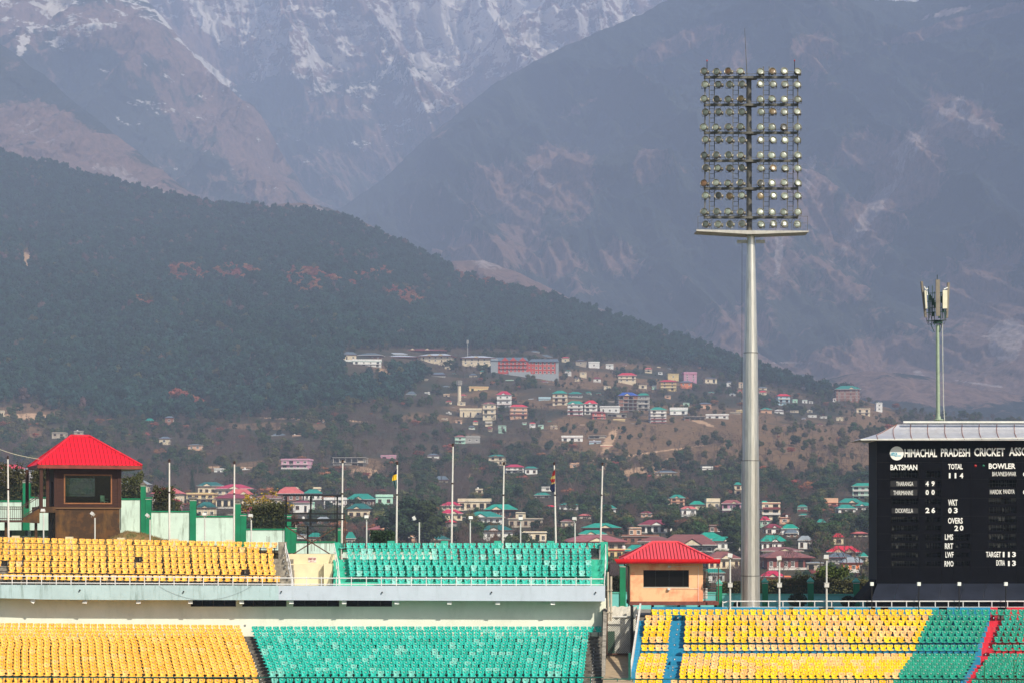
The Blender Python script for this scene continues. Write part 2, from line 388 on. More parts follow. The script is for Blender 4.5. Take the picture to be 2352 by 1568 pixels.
# a fold of lower wooded spur on the right
mountain('lower_spur', 'low hazy wooded spur in the valley at the right', 1780, 2760,
         [1700, 1800, 1900, 2000, 2100, 2250, 2352, 2760], [930, 900, 868, 850, 858, 893, 905, 940],
         3000, 3700, 1010, 240, 90, 80, 180, 61, m_mid,
         {'bare': lambda u, v, n: .25 + blobs(u, v, [(2120,900,180,26,5,.7),(2000,860,60,20,0,.3)]), 'scree': lambda u, v, n: .05 + .3*np.clip(n, 0, 1)}, crest_amp=2)

# ------------------------------------------------------------------ haze: one closed box of air
hb = MB(); hb.box(-9000, 9000, -600, 17500, -8.0, 4800.0)
hz = bpy.data.materials.new('haze_air'); hz.use_nodes = True; t_ = hz.node_tree; t_.nodes.clear()
pv = t_.nodes.new('ShaderNodeVolumePrincipled'); ho = t_.nodes.new('ShaderNodeOutputMaterial')
pv.inputs['Color'].default_value = (*HAZE_COLOR, 1); pv.inputs['Density'].default_value = HAZE_DENSITY; pv.inputs['Anisotropy'].default_value = -0.25
t_.links.new(pv.outputs[0], ho.inputs['Volume'])
hb.build('haze', hz, kind='stuff', label='blue valley haze')

# ------------------------------------------------------------------ trees
def clump_tree(seed, h, r, n, leaf, lobes, cz0=0.35, trunk=True, flat=1.0, mats=None):
    """broadleaf or pine: trunk, limbs and many leaf faces gathered in clumps; returns (trunk mesh, crown mesh)"""
    q = random.Random(seed); T = MB(); C = MB()
    cs = []
    for i in range(lobes):
        a_ = q.uniform(0, 6.283); k = q.random()**.6; z = h*(cz0+(1-cz0)*q.uniform(.08, .86))
        env = math.sin(min(1, max(.05, (z/h-cz0)/(1-cz0)*.8+.2))*math.pi)**.6
        rr = r*(.30+.2*q.random()); cs.append((Vector((math.cos(a_)*k*r*.72*env, math.sin(a_)*k*r*.72*env, z)), rr))
    T.bar((0,0,-2), (0,0,h*cz0), .035*h*.6, n=6, r2=.025*h*.6); T.bar((0,0,h*cz0), (0,0,h*.8), .025*h*.6, n=5, r2=.006*h)
    for c_, rr in cs[:9]: T.bar((0,0,h*cz0*(.7+.5*q.random())), c_, .010*h, n=4, r2=.003*h)
    for c_, rr in cs:
        C.lathe([(rr*.25, -rr*.55*flat), (rr*.62, -rr*.25*flat), (rr*.66, rr*.1*flat), (rr*.3, rr*.5*flat)], n=6, c=c_)
        for j in range(n//lobes):
            d = Vector((q.gauss(0,1), q.gauss(0,1), q.gauss(0,1)*flat)).normalized()
            p = c_ + Vector((d.x, d.y, d.z*flat))*rr*q.uniform(.6, 1.08); s = leaf*q.uniform(.6, 1.3)
            a_ = Vector((q.gauss(0,1), q.gauss(0,1), q.gauss(0,.6))).normalized()
            nrm = (d+Vector((q.gauss(0,.5), q.gauss(0,.5), q.gauss(0,.5)))).normalized()
            b_ = nrm.cross(a_)
            if b_.length < .1: continue
            b_.normalize(); a_ = b_.cross(nrm)
            C.add([p-a_*s*.5-b_*s*.2, p+a_*s*.1-b_*s*.45, p+a_*s*.5+b_*s*.1, p-a_*s*.1+b_*s*.45], [(0,1,2,3)])
    return T, C
def bare_tree(seed, h, spread, twigs=420):
    q = random.Random(seed); T = MB(); C = MB(); tips = []
    def br(p, d, l, r_, k):
        e_ = p + d*l; T.bar(p, e_, r_, n=3 if k else 5, r2=r_*.6)
        if k >= 4 or l < .3: tips.append((p, e_)); return
        for _ in range(3 if k < 3 else 2):
            nd = (d + Vector((q.gauss(0,.42*spread), q.gauss(0,.42*spread), q.gauss(.12,.25)))).normalized()
            br(p + d*l*q.uniform(.55, 1), nd, l*q.uniform(.55, .78), r_*.55, k+1)
    br(Vector((0,0,-1.5)), Vector((0,0,1)), h*.36+1.5, h*.017, 0)
    for _ in range(twigs):
        p, e_ = q.choice(tips); o_ = p.lerp(e_, q.random()); d = (Vector((q.gauss(0,1), q.gauss(0,1), q.gauss(.4,.8)))).normalized()*h*q.uniform(.05, .11)
        s = Vector((q.gauss(0,1), q.gauss(0,1), 0)).normalized()*h*.0035
        C.add([o_-s, o_+s, o_+d], [(0,1,2)])
    return T, C
def conifer(seed, h, r):
    q = random.Random(seed); T = MB(); C = MB(); T.bar((0,0,-1), (0,0,h), .018*h, r2=.002*h)
    for i in range(26):
        z = h*(.08+.9*i/26); R_ = r*(1-i/26.5)**.9
        for j in range(9):
            a_ = j*.698+i*1.3+q.uniform(-.2, .2); R2 = R_*q.uniform(.75, 1.1); w_ = .24*R_+.12
            d = Vector((math.cos(a_), math.sin(a_), 0)); s = Vector((-d.y, d.x, 0))*w_
            C.add([d*.05+Vector((0,0,z+h*.02)), d*R2*.6-s+Vector((0,0,z-.06*R2)), d*R2+Vector((0,0,z-R2*.28)), d*R2*.6+s+Vector((0,0,z-.06*R2))], [(0,1,2,3)])
    return T, C
bark = mat('tree_bark', (.12,.09,.07), .9, .25, 3)
LEAF = {'dark': mat('leaf_dark_green', (.022,.045,.018), .75, .35, .5, spec=.2, rnd=.35), 'green': mat('leaf_mid_green', (.04,.07,.02), .75, .3, .5, spec=.2, rnd=.35),
        'olive': mat('leaf_olive', (.085,.085,.03), .8, .3, .5, spec=.2, rnd=.3), 'orange': mat('leaf_rust', (.30,.11,.06), .85, .3, .5, spec=.1, rnd=.25),
        'bare': mat('bare_twigs', (.13,.085,.075), .9, .25, .5, spec=.1, rnd=.25), 'yellow': mat('leaf_yellow', (.33,.22,.03), .8, .3, .8, spec=.2),
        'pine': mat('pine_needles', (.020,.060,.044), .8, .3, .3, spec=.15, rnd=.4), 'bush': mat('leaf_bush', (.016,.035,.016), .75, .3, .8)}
TM = {}
def add_tm(kind, i, TC, leafm):
    TM.setdefault(kind, []).append((TC[0].mesh('trunk', bark), TC[1].mesh('crown', leafm), TC))
for i in range(3):
    add_tm('dark', i, clump_tree(10+i, 10, 4.3, 1500, .62, 17, .22), LEAF['dark'])
    add_tm('green', i, clump_tree(20+i, 9, 4.2, 1400, .62, 15, .2), LEAF['green'])
    add_tm('olive', i, clump_tree(30+i, 8, 3.7, 1100, .55, 13, .25), LEAF['olive'])
    add_tm('bare', i, bare_tree(40+i, 9, 1.0), LEAF['bare'])
add_tm('orange', 0, clump_tree(50, 9, 4.5, 900, .6, 12, .4, flat=.6), LEAF['orange'])
add_tm('conifer', 0, conifer(60, 12, 2.6), LEAF['dark'])
add_tm('tall', 0, clump_tree(61, 16, 4.6, 2600, .62, 26, .18), LEAF['dark'])
add_tm('tall', 1, clump_tree(62, 15, 4.4, 2400, .62, 24, .18), LEAF['green'])

def joined(name, TC, leafm):
    """trunk and crown in one mesh, for the woods nobody could count"""
    J = MB(); J.add(TC[0].v, TC[0].f, 0); J.add(TC[1].v, TC[1].f, 1)
    return bpy.data.objects.new(name, J.mesh(name, [bark, leafm]))
def wood(name, label, pts, D_, rot, scl, pick, templates):
    me = bpy.data.meshes.new(name); me.vertices.add(len(pts)); me.vertices.foreach_set('co', pts.astype(np.float32).ravel())
    a1 = me.attributes.new('rot', 'FLOAT_VECTOR', 'POINT'); a1.data.foreach_set('vector', np.stack([rot*0, rot*0, rot], -1).astype(np.float32).ravel())
    a2 = me.attributes.new('scl', 'FLOAT_VECTOR', 'POINT'); a2.data.foreach_set('vector', scl.astype(np.float32).ravel())
    a3 = me.attributes.new('pick', 'INT', 'POINT'); a3.data.foreach_set('value', pick.astype(np.int32))
    o = bpy.data.objects.new(name, me); col.objects.link(o)
    c = bpy.data.collections.new(name + '_kinds')
    for t in templates: c.objects.link(t)
    ng = bpy.data.node_groups.new(name, 'GeometryNodeTree')
    ng.interface.new_socket('Geometry', in_out='INPUT', socket_type='NodeSocketGeometry'); ng.interface.new_socket('Geometry', in_out='OUTPUT', socket_type='NodeSocketGeometry')
    N = ng.nodes; L = ng.links; gi = N.new('NodeGroupInput'); go = N.new('NodeGroupOutput')
    ci = N.new('GeometryNodeCollectionInfo'); ci.inputs['Collection'].default_value = c; ci.inputs['Separate Children'].default_value = True; ci.inputs['Reset Children'].default_value = True
    ip = N.new('GeometryNodeInstanceOnPoints'); ip.inputs['Pick Instance'].default_value = True
    def na(nm, ty):
        n = N.new('GeometryNodeInputNamedAttribute'); n.data_type = ty; n.inputs['Name'].default_value = nm
        return next(s for s in n.outputs if s.enabled)
    L.new(gi.outputs[0], ip.inputs['Points']); L.new(ci.outputs[0], ip.inputs['Instance'])
    L.new(na('pick', 'INT'), ip.inputs['Instance Index']); L.new(na('rot', 'FLOAT_VECTOR'), ip.inputs['Rotation']); L.new(na('scl', 'FLOAT_VECTOR'), ip.inputs['Scale'])
    L.new(ip.outputs[0], go.inputs[0])
    md = o.modifiers.new('scatter', 'NODES'); md.node_group = ng
    return tag(o, label, kind='stuff')

rg = np.random.default_rng(5)
# pine forest on the hill: uniform over the slope, thinning where the slope is bare
n0 = 80000
uu = rg.uniform(-380, 2300, n0); dd = np.sqrt(rg.uniform(1150**2, 4050**2, n0))
zz = land_z(uu, dd); vv = VH - (zz-ZC)/dd*F; DRr = rd(uu)
lim = np.interp(uu, [-400, 0, 250, 500, 780, 900, 1000, 1100, 1400, 1600, 1850, 2050, 2352], [1000, 930, 965, 965, 940, 930, 860, 800, 820, 850, 895, 930, 940])
lim = lim + 18*(fbm(uu/40, uu*0, 4, 3)-.5)
dens = 1 - blobs(uu, vv, [b_ for b_ in BROWN if b_[1] < 960 and b_[0] < 1000]+[(60,595,10,34,0,1.2)])*1.1
keep = (dd < DRr*1.02) & (vv < lim) & (rg.random(n0) < dens)
keep &= ~((uu > 784) & (uu < 900) & (vv > 805) & (vv < 888)) & ~((uu > 875) & (uu < 1062) & (vv > 802) & (vv < 862)) & ~((np.abs(uu-1190) < 145) & (vv > 805) & (vv < 885))
uu, dd, zz, vv = uu[keep], dd[keep], zz[keep], vv[keep]
pts = np.stack([(uu-UC)/F*dd, dd, zz], -1)
tem = [joined('forest_tree', clump_tree(70+i, 11, 4.4, 420, 1.25, 9, .25), LEAF['pine']) for i in range(4)]
tem += [joined('forest_tree', clump_tree(75, 9, 4.6, 300, 1.3, 8, .3), LEAF['olive']), joined('forest_tree', clump_tree(77, 9, 5.0, 380, 1.2, 8, .45, flat=.45), LEAF['orange']), joined('forest_tree', clump_tree(78, 9, 4.2, 300, 1.1, 9, .3), LEAF['bare'])]
for i, t in enumerate(tem): t.name = 'forest_tree_%d' % i
pk = rg.integers(0, 4, len(uu)); rr = rg.random(len(uu))
nn = fbm(uu/60, vv/30, 77, 3)
purple = np.clip((nn-.5)*4, 0, 1)*np.clip((760-vv)/150, 0, 1)
pk = np.where(rr < .03, 4, pk); pk = np.where(rr > 1-.3*purple-.01, 6, pk)
org = blobs(uu, vv, [(430,640,45,22,0,.9),(540,640,60,18,0,.8),(690,660,40,26,20,.8),(750,650,60,14,15,.7),(930,695,42,18,15,.9),(860,640,60,12,0,.7),(330,705,24,9,0,.8),(430,932,26,16,0,1.2),(400,520,120,30,15,.25),(1100,650,80,16,15,.5),(1480,860,40,12,20,.5)])
on = fbm(uu/14, vv/7, 15, 2)
pk = np.where((org*(.35+on*1.3) > .36) & (rg.random(len(uu)) < .8), 5, pk)
s_ = rg.uniform(.7, 1.55, len(uu)); scl = np.stack([s_, s_, s_*rg.uniform(.85, 1.2, len(uu))], -1)
wood('pine_forest', 'dense pine forest covering the hill', pts, dd, rg.uniform(0, 6.28, len(uu)), scl, pk, tem)
# ------------------------------------------------------------------ the town: every house a thing with its own parts
ROOF = {'red': (.66,.02,.05), 'crimson': (.50,.025,.08), 'salmon': (.58,.13,.12), 'maroon': (.23,.03,.05), 'brown': (.23,.085,.075), 'rose': (.32,.10,.10), 'teal': (.012,.25,.20), 'dark teal': (.01,.13,.12),
        'green': (.008,.30,.22), 'grey': (.27,.31,.34), 'slate': (.12,.16,.20), 'blue': (.03,.10,.42), 'orange': (.70,.2,.07), 'concrete': (.36,.34,.31), 'pale': (.6,.58,.54)}
WALL = {'white': (.85,.84,.80), 'cream': (.76,.64,.45), 'yellow': (.74,.56,.26), 'pink': (.62,.30,.42), 'peach': (.68,.40,.26), 'orange': (.78,.24,.10), 'mint': (.45,.72,.58), 'pale blue': (.42,.60,.68),
        'brick': (.29,.13,.09), 'grey': (.33,.32,.30), 'brown': (.16,.08,.055), 'red': (.52,.07,.05), 'beige': (.48,.41,.32)}
def rmat(c): return mat('roof_sheet_'+c.replace(' ', '_'), ROOF[c], .5, .16, .5, streak=.25, streak_col=(.12,.08,.06), aniso_scale=.6)
def wmat(c): return mat('plaster_'+c.replace(' ', '_'), WALL[c], .9, .12, .6, streak=.35, streak_col=(.16,.13,.10), aniso_scale=.9)
M_glass = mat('window_glass_dark', (.02,.022,.026), .15, .3, 2, spec=.6); M_frame = mat('window_frame_brown', (.20,.11,.07), .7); M_framew = mat('window_frame_white', (.7,.68,.64), .7)
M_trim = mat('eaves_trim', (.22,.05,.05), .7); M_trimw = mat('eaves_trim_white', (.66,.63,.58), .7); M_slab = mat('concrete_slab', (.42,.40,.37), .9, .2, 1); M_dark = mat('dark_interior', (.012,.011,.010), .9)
def window_mesh(name, fm, kind=0):
    b = MB()   # unit window: 1 wide, 1 high, pane set back inside a real frame
    t = .10
    b.box(-.5, .5, -.06, .04, .5-t, .5); b.box(-.5, .5, -.06, .04, -.5, -.5+t); b.box(-.5, -.5+t, -.06, .04, -.5+t, .5-t); b.box(.5-t, .5, -.06, .04, -.5+t, .5-t)
    if kind == 0: b.box(-.03, .03, -.04, .03, -.5+t, .5-t)
    if kind == 1: b.box(-.18, -.13, -.04, .03, -.5+t, .5-t); b.box(.13, .18, -.04, .03, -.5+t, .5-t)
    b.box(-.5+t, .5-t, 0.0, .03, -.5+t, .5-t, 1)
    if kind < 2: b.box(-.56, .56, -.16, .0, -.56, -.5)
    return b.mesh(name, [fm, M_glass])
WM = [window_mesh('window', M_frame, 0), window_mesh('window', M_framew, 1), window_mesh('window', M_framew, 0)]
DM = window_mesh('door', M_frame, 2)
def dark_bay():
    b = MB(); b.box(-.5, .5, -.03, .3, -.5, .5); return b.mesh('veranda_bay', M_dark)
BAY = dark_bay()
CR = {'E': (287.1, 1004.9, .24414), 'C3': (1148.4, 1062.3, .24414), 'C4': (1665.2, 1062.3, .20866), 'C1': (1205.9, 775.2, .24414), 'C2': (1665.2, 803.9, .21975),
      'C0': (746.5, 746.5, .26857), 'c2': (574.2, 1004.9, .36621), 'P': (0, 976.2, .18307), 'L': (0, 861.4, .3418)}
# crop, left, right, ridge, eave, base, roof, wall, form, storeys, extras
HS = '''
E -60 225 385 435 530 grey cream h 1 g
E 240 530 462 522 640 salmon cream h 1 g
E 672 925 410 450 540 dark_teal cream h 1 g
E 840 1200 430 478 540 crimson cream h 1 g
E 955 1210 475 530 600 salmon cream h 1 g
E 570 840 512 530 610 maroon yellow f 2 b
E 375 545 570 600 690 crimson pink h 1 -
E 660 860 597 655 760 dark_teal cream h 1 g
E 835 1190 520 566 660 maroon cream h 1 b
E 1185 1475 530 567 670 brown cream h 1 -
E 1095 1320 645 692 760 crimson pink h 1 -
E 1400 1670 455 522 600 salmon brick h 1 -
E 1675 1860 480 522 590 teal white h 1 -
E 1590 1850 458 476 520 pale cream f 1 g
E 2075 2340 520 577 650 teal brown h 1 g
E 2080 2310 612 667 770 dark_teal cream h 1 g
E 1690 1785 600 612 690 mint_ mint f 2 -
E 1865 2070 556 580 670 pale white f 2 b
E 1570 1750 585 608 700 maroon white h 1 -
E 1460 1735 192 207 330 pale pink f 3 b
E 1945 2260 170 182 280 concrete grey s 2 -
E 838 932 298 304 334 pale white f 1 -
E 1100 1174 290 296 324 pale white f 1 -
E 1795 1925 738 768 830 grey brown h 1 -
E 1715 1860 888 932 1000 teal beige h 1 -
E 2070 2165 880 945 1000 teal beige h 1 -
P -110 285 482 540 640 red white h 1 b
P 275 430 530 572 650 grey white h 1 -
c2 732 1042 535 574 668 rose peach h 2 gb
c2 1040 1262 600 638 680 dark_teal peach h 1 g
c2 1190 1330 398 424 452 crimson cream h 1 g
c2 1188 1340 445 474 512 crimson cream h 1 g
c2 1300 1522 378 398 452 pale cream f 1 b
c2 1464 1684 413 450 500 green brown h 1 gb
c2 1335 1585 458 496 540 teal white h 1 g
c2 1180 1300 512 528 575 red grey h 1 b
c2 1665 1730 463 469 510 pale cream f 1 -
c2 1615 1842 500 508 560 concrete beige f 1 -
c2 1420 1660 545 580 640 dark_teal white h 1 g
c2 1700 1865 585 592 660 pale cream f 1 b
c2 1945 2028 508 524 560 brown cream h 1 -
c2 1490 1602 102 116 165 teal cream h 2 g
c2 1596 1725 163 182 218 crimson white h 2 b
c2 1720 1808 176 191 228 teal white h 1 -
c2 1108 1188 96 109 134 slate white h 1 -
c2 818 918 106 113 142 pale pink f 1 b
c2 1780 1888 340 358 378 teal grey h 1 -
c2 1932 2060 403 421 460 teal white h 1 g
c2 1412 1466 316 323 350 pale cream f 1 -
c2 1155 1245 236 262 290 slate beige h 1 -
c2 785 900 352 368 420 mint_ mint f 1 -
c2 2003 2066 155 163 186 pale peach f 1 -
C3 1296 1638 531 583 668 maroon white h 1 gb
C3 1480 2045 670 772 850 brown grey h 1 g
C3 1835 2130 650 715 770 green white h 1 -
C3 1985 2275 690 736 825 green white h 1 gb
C3 1940 2275 830 900 1000 brown cream h 1 g
C3 1140 1500 672 690 760 concrete brick f 1 -
C3 625 1215 675 742 830 rose beige h 1 g
C3 775 1152 563 611 690 green brown h 1 g
C3 725 1010 628 670 740 green beige h 1 g
C3 1010 1240 806 818 900 red yellow f 1 -
C3 1598 1748 294 328 396 teal peach h 2 g
C3 1496 1597 336 350 400 red cream f 2 -
C3 1775 1935 353 391 440 green cream h 1 -
C3 1935 2075 330 366 430 pale cream f 1 -
C3 1700 1855 405 432 530 salmon white h 2 g
C3 2080 2275 344 380 505 rose pink h 2 gb
C3 2200 2280 178 206 300 teal cream h 2 -
C3 1462 1670 68 88 135 slate cream h 1 -
C3 1898 2008 30 45 72 pale white f 1 -
C3 1205 1335 603 612 690 pale peach f 1 -
C3 1955 2105 582 588 660 concrete brick f 1 -
C3 388 502 220 228 258 pale white f 1 -
C3 1165 1400 768 832 900 teal brown h 1 -
C3 1290 1640 690 740 800 brown cream h 1 -
C4 385 692 792 866 960 green white h 1 g
C4 395 865 922 968 1060 brown cream h 1 g
C4 425 992 966 1042 1180 brown maroon_ h 1 b
C4 380 668 1184 1250 1400 crimson orange h 1 g
C4 630 730 1240 1256 1400 rose orange f 1 -
C4 1118 1505 910 980 1040 red peach h 1 gg
C4 1110 1420 985 1040 1120 slate grey h 1 -
C4 1280 1560 1036 1098 1300 grey orange h 2 b
C4 895 1090 1085 1100 1310 slate beige h 2 b
C4 436 640 666 712 790 maroon white h 1 g
C4 612 824 670 722 790 green white h 1 -
C4 380 505 585 632 690 crimson mint h 1 -
C4 380 505 412 462 600 green cream h 2 b
C4 400 615 428 442 625 salmon cream f 3 b
C4 598 722 596 604 660 rose peach f 1 -
C4 1056 1250 383 436 510 orange peach f 2 b
C4 1250 1525 385 437 490 teal cream h 1 g
C4 1236 1450 453 500 560 teal white h 1 -
C4 1430 1625 428 472 540 teal white h 1 g
C4 1392 1640 216 254 410 green mint h 3 b
C4 660 812 728 772 820 slate brown h 1 -
C4 798 965 798 850 950 grey white h 1 -
C4 1188 1312 772 816 900 red cream h 1 -
C4 1008 1115 613 655 690 teal white h 1 -
C4 -250 5 1160 1210 1330 teal white h 1 -
C4 1455 1575 982 1030 1090 teal cream h 1 -
C4 1590 1680 1060 1068 1110 pale white f 1 -
C0 150 275 223 250 300 slate cream h 1 -
C0 268 492 230 256 295 slate brown h 1 -
C0 232 488 288 306 380 mint_ white f 3 b
C0 162 240 292 310 340 mint_ white f 1 -
C0 513 708 228 248 268 silver cream h 1 -
C0 511 795 248 271 310 silver brown h 1 -
C0 798 1092 233 262 312 silver cream h 2 gg
C0 1155 1465 252 279 335 silver cream h 2 g
C0 575 1045 188 217 232 maroon brown h 1 gg
C0 1228 1402 520 530 582 red yellow f 1 b
C0 1462 1598 558 592 718 crimson white h 3 gb
C0 1342 1464 653 672 798 rose cream h 3 gb
C0 1575 1740 673 697 798 red peach h 3 b
C0 1148 1345 706 724 785 pale cream f 1 -
C0 1938 2078 552 582 718 green cream h 4 b
C0 2073 2204 563 587 655 teal grey h 2 b
C0 2066 2214 642 672 802 green white h 4 gb
C0 2211 2333 636 668 795 red white h 4 gb
C0 1543 1612 463 470 495 pale mint f 1 -
C0 903 1034 398 420 474 slate grey h 1 -
C0 1048 1122 450 459 484 pale white f 1 -
C0 1010 1064 584 592 612 orange cream f 1 -
C0 690 780 560 590 608 slate mint h 1 -
C0 850 900 570 576 598 pale white f 1 -
C0 1850 1930 540 548 580 pale white f 1 -
C0 1400 1450 530 545 565 rose pink h 1 -
C0 750 880 455 462 490 concrete beige f 1 -
C0 1105 1205 935 952 1010 rose mint h 2 b
C0 1200 1330 940 955 1005 pale grey f 1 -
C0 870 976 1092 1110 1140 slate white h 1 -
C0 528 612 1105 1112 1150 pale pink f 1 b
C0 1750 1840 212 228 262 slate beige h 1 -
C0 1820 1945 246 270 280 slate grey h 1 -
C0 2255 2345 308 322 362 pale mint f 2 -
C1 625 765 686 702 800 rose red h 3 b
C1 700 892 638 650 712 pale white f 1 -
C1 875 1072 506 542 712 blue grey s 5 g
C1 1048 1174 516 541 700 green grey h 4 b
C1 1170 1340 646 677 825 green white h 5 b
C1 868 1054 323 353 412 red cream h 2 b
C1 1266 1434 390 412 495 red yellow h 3 b
C1 1490 1620 318 336 404 red pink f 3 -
C1 1360 1535 652 682 755 green white f 2 b
C1 1495 1705 722 738 812 concrete grey s 2 -
C1 1696 1915 712 728 796 rose white f 2 b
C1 1630 1760 603 620 672 slate peach h 1 b
C1 765 960 703 714 770 concrete grey s 2 -
C1 825 945 760 770 812 pale yellow f 1 b
C1 338 548 916 936 975 rose white f 1 b
C1 593 758 903 917 968 concrete grey s 2 -
C1 600 720 965 975 1015 red pale_blue f 1 b
C1 706 826 1003 1016 1052 red cream f 1 -
C1 596 704 222 236 280 pale white f 1 -
C1 758 834 244 252 275 pale white f 1 -
C1 340 420 176 188 235 red cream h 1 -
C1 470 580 205 215 262 slate beige h 1 -
C1 125 245 553 572 610 concrete pale_blue f 1 b
C1 185 240 476 484 518 pale white f 1 -
C1 1685 1815 368 380 424 slate cream h 1 b
C1 1455 1580 400 418 455 slate orange h 1 -
C1 1340 1450 334 344 384 slate yellow f 1 -
C1 1895 1952 405 418 452 slate white h 1 -
C1 2010 2060 416 424 470 red cream f 2 -
C1 1985 2055 676 684 712 pale yellow f 1 -
C1 780 890 595 602 632 rose beige f 1 b
C1 1240 1275 270 280 298 orange cream f 1 -
C2 543 690 450 476 572 red pale_blue h 3 b
C2 366 497 594 618 676 teal peach h 1 g
C2 512 618 613 632 678 pale white h 1 g
C2 1148 1422 360 404 532 teal brick h 4 g
C2 1370 1522 604 614 680 rose cream f 2 b
C2 1162 1238 698 708 746 concrete cream f 1 -
C2 1578 1648 543 552 630 pale white f 2 -
C2 806 862 513 520 548 mint_ white f 1 -
C2 953 1032 333 346 364 slate cream h 1 -
C2 878 922 530 536 552 pale white f 1 -
C2 1128 1164 498 506 532 salmon white f 1 -
C2 348 444 376 390 412 slate cream h 1 -
C2 352 440 418 436 466 red cream h 1 -
C2 704 760 508 520 548 mint_ mint f 1 -
C2 50 160 640 650 690 concrete beige f 1 -
L 975 1032 286 304 312 teal white h 1 -
L 1106 1166 270 284 320 slate brick h 1 -
L 345 440 380 386 410 concrete beige f 1 -
L 495 560 370 376 394 concrete beige f 1 -
L 1258 1356 458 466 500 slate peach h 1 -
L 1066 1142 408 424 455 slate cream h 1 -
L 1962 2022 398 404 432 pale peach f 1 -
L 2054 2110 424 436 452 slate beige h 1 -
L 1822 1930 386 404 420 slate beige h 1 -
L 2130 2182 316 320 344 red red f 1 -
L 0 30 234 240 276 pale cream f 1 -
L 1436 1504 622 630 662 pale white f 1 -
'''
ROOF['silver'] = (.50,.55,.60); ROOF['mint_'] = (.25,.55,.42); WALL['maroon_'] = (.24,.08,.07)
LANDMARKS = [(300, 'the brown pavilion'), (389, 'the bare pole right of the pavilion'), (538, 'the pole behind the yellow seats'), (715, 'the black scaffold'), (787, 'the pole beside the scaffold'), (911, 'the pole with the yellow and blue flag'),
             (1038, 'the tallest flagpole'), (1155, 'the bare pole beside the rebar'), (1275, 'the pole with the red and navy flag'), (1380, 'the flagpole at the end of the teal seats'), (1531, 'the orange hut'), (1725, 'the floodlight tower'), (1850, 'the leafy tree'), (2020, 'the scoreboard')]
def place(u, v):
    band = 'low in the town' if v > 1150 else 'above the town' if v > 1040 else 'on the middle slope' if v > 900 else 'high on the hill'
    if u < 300: return band + ', beside the brown pavilion'
    for (a_, an), (b_, bn) in zip(LANDMARKS[:-1], LANDMARKS[1:]):
        if a_ <= u < b_:
            return band + ', right of ' + an if u - a_ < b_ - u else band + ', left of ' + bn
    return band + ', left of the scoreboard'
LAB = {}      # label stem -> [(u, object)]
def want(stem_, u, v, o, tail=''): LAB.setdefault((stem_, place(u, v), tail), []).append((u, v, o))
ORD = ['first', 'second', 'third', 'fourth', 'fifth', 'sixth', 'seventh', 'eighth', 'ninth', 'tenth', 'eleventh', 'twelfth', 'thirteenth', 'fourteenth', 'fifteenth', 'sixteenth', 'seventeenth', 'eighteenth', 'nineteenth', 'twentieth', 'twenty-first', 'twenty-second', 'twenty-third', 'twenty-fourth', 'twenty-fifth', 'twenty-sixth', 'twenty-seventh', 'twenty-eighth', 'twenty-ninth', 'thirtieth']
NW = ['', 'one', 'two', 'three', 'four', 'five', 'six', 'seven', 'eight', 'nine', 'ten']
HOUSES = []
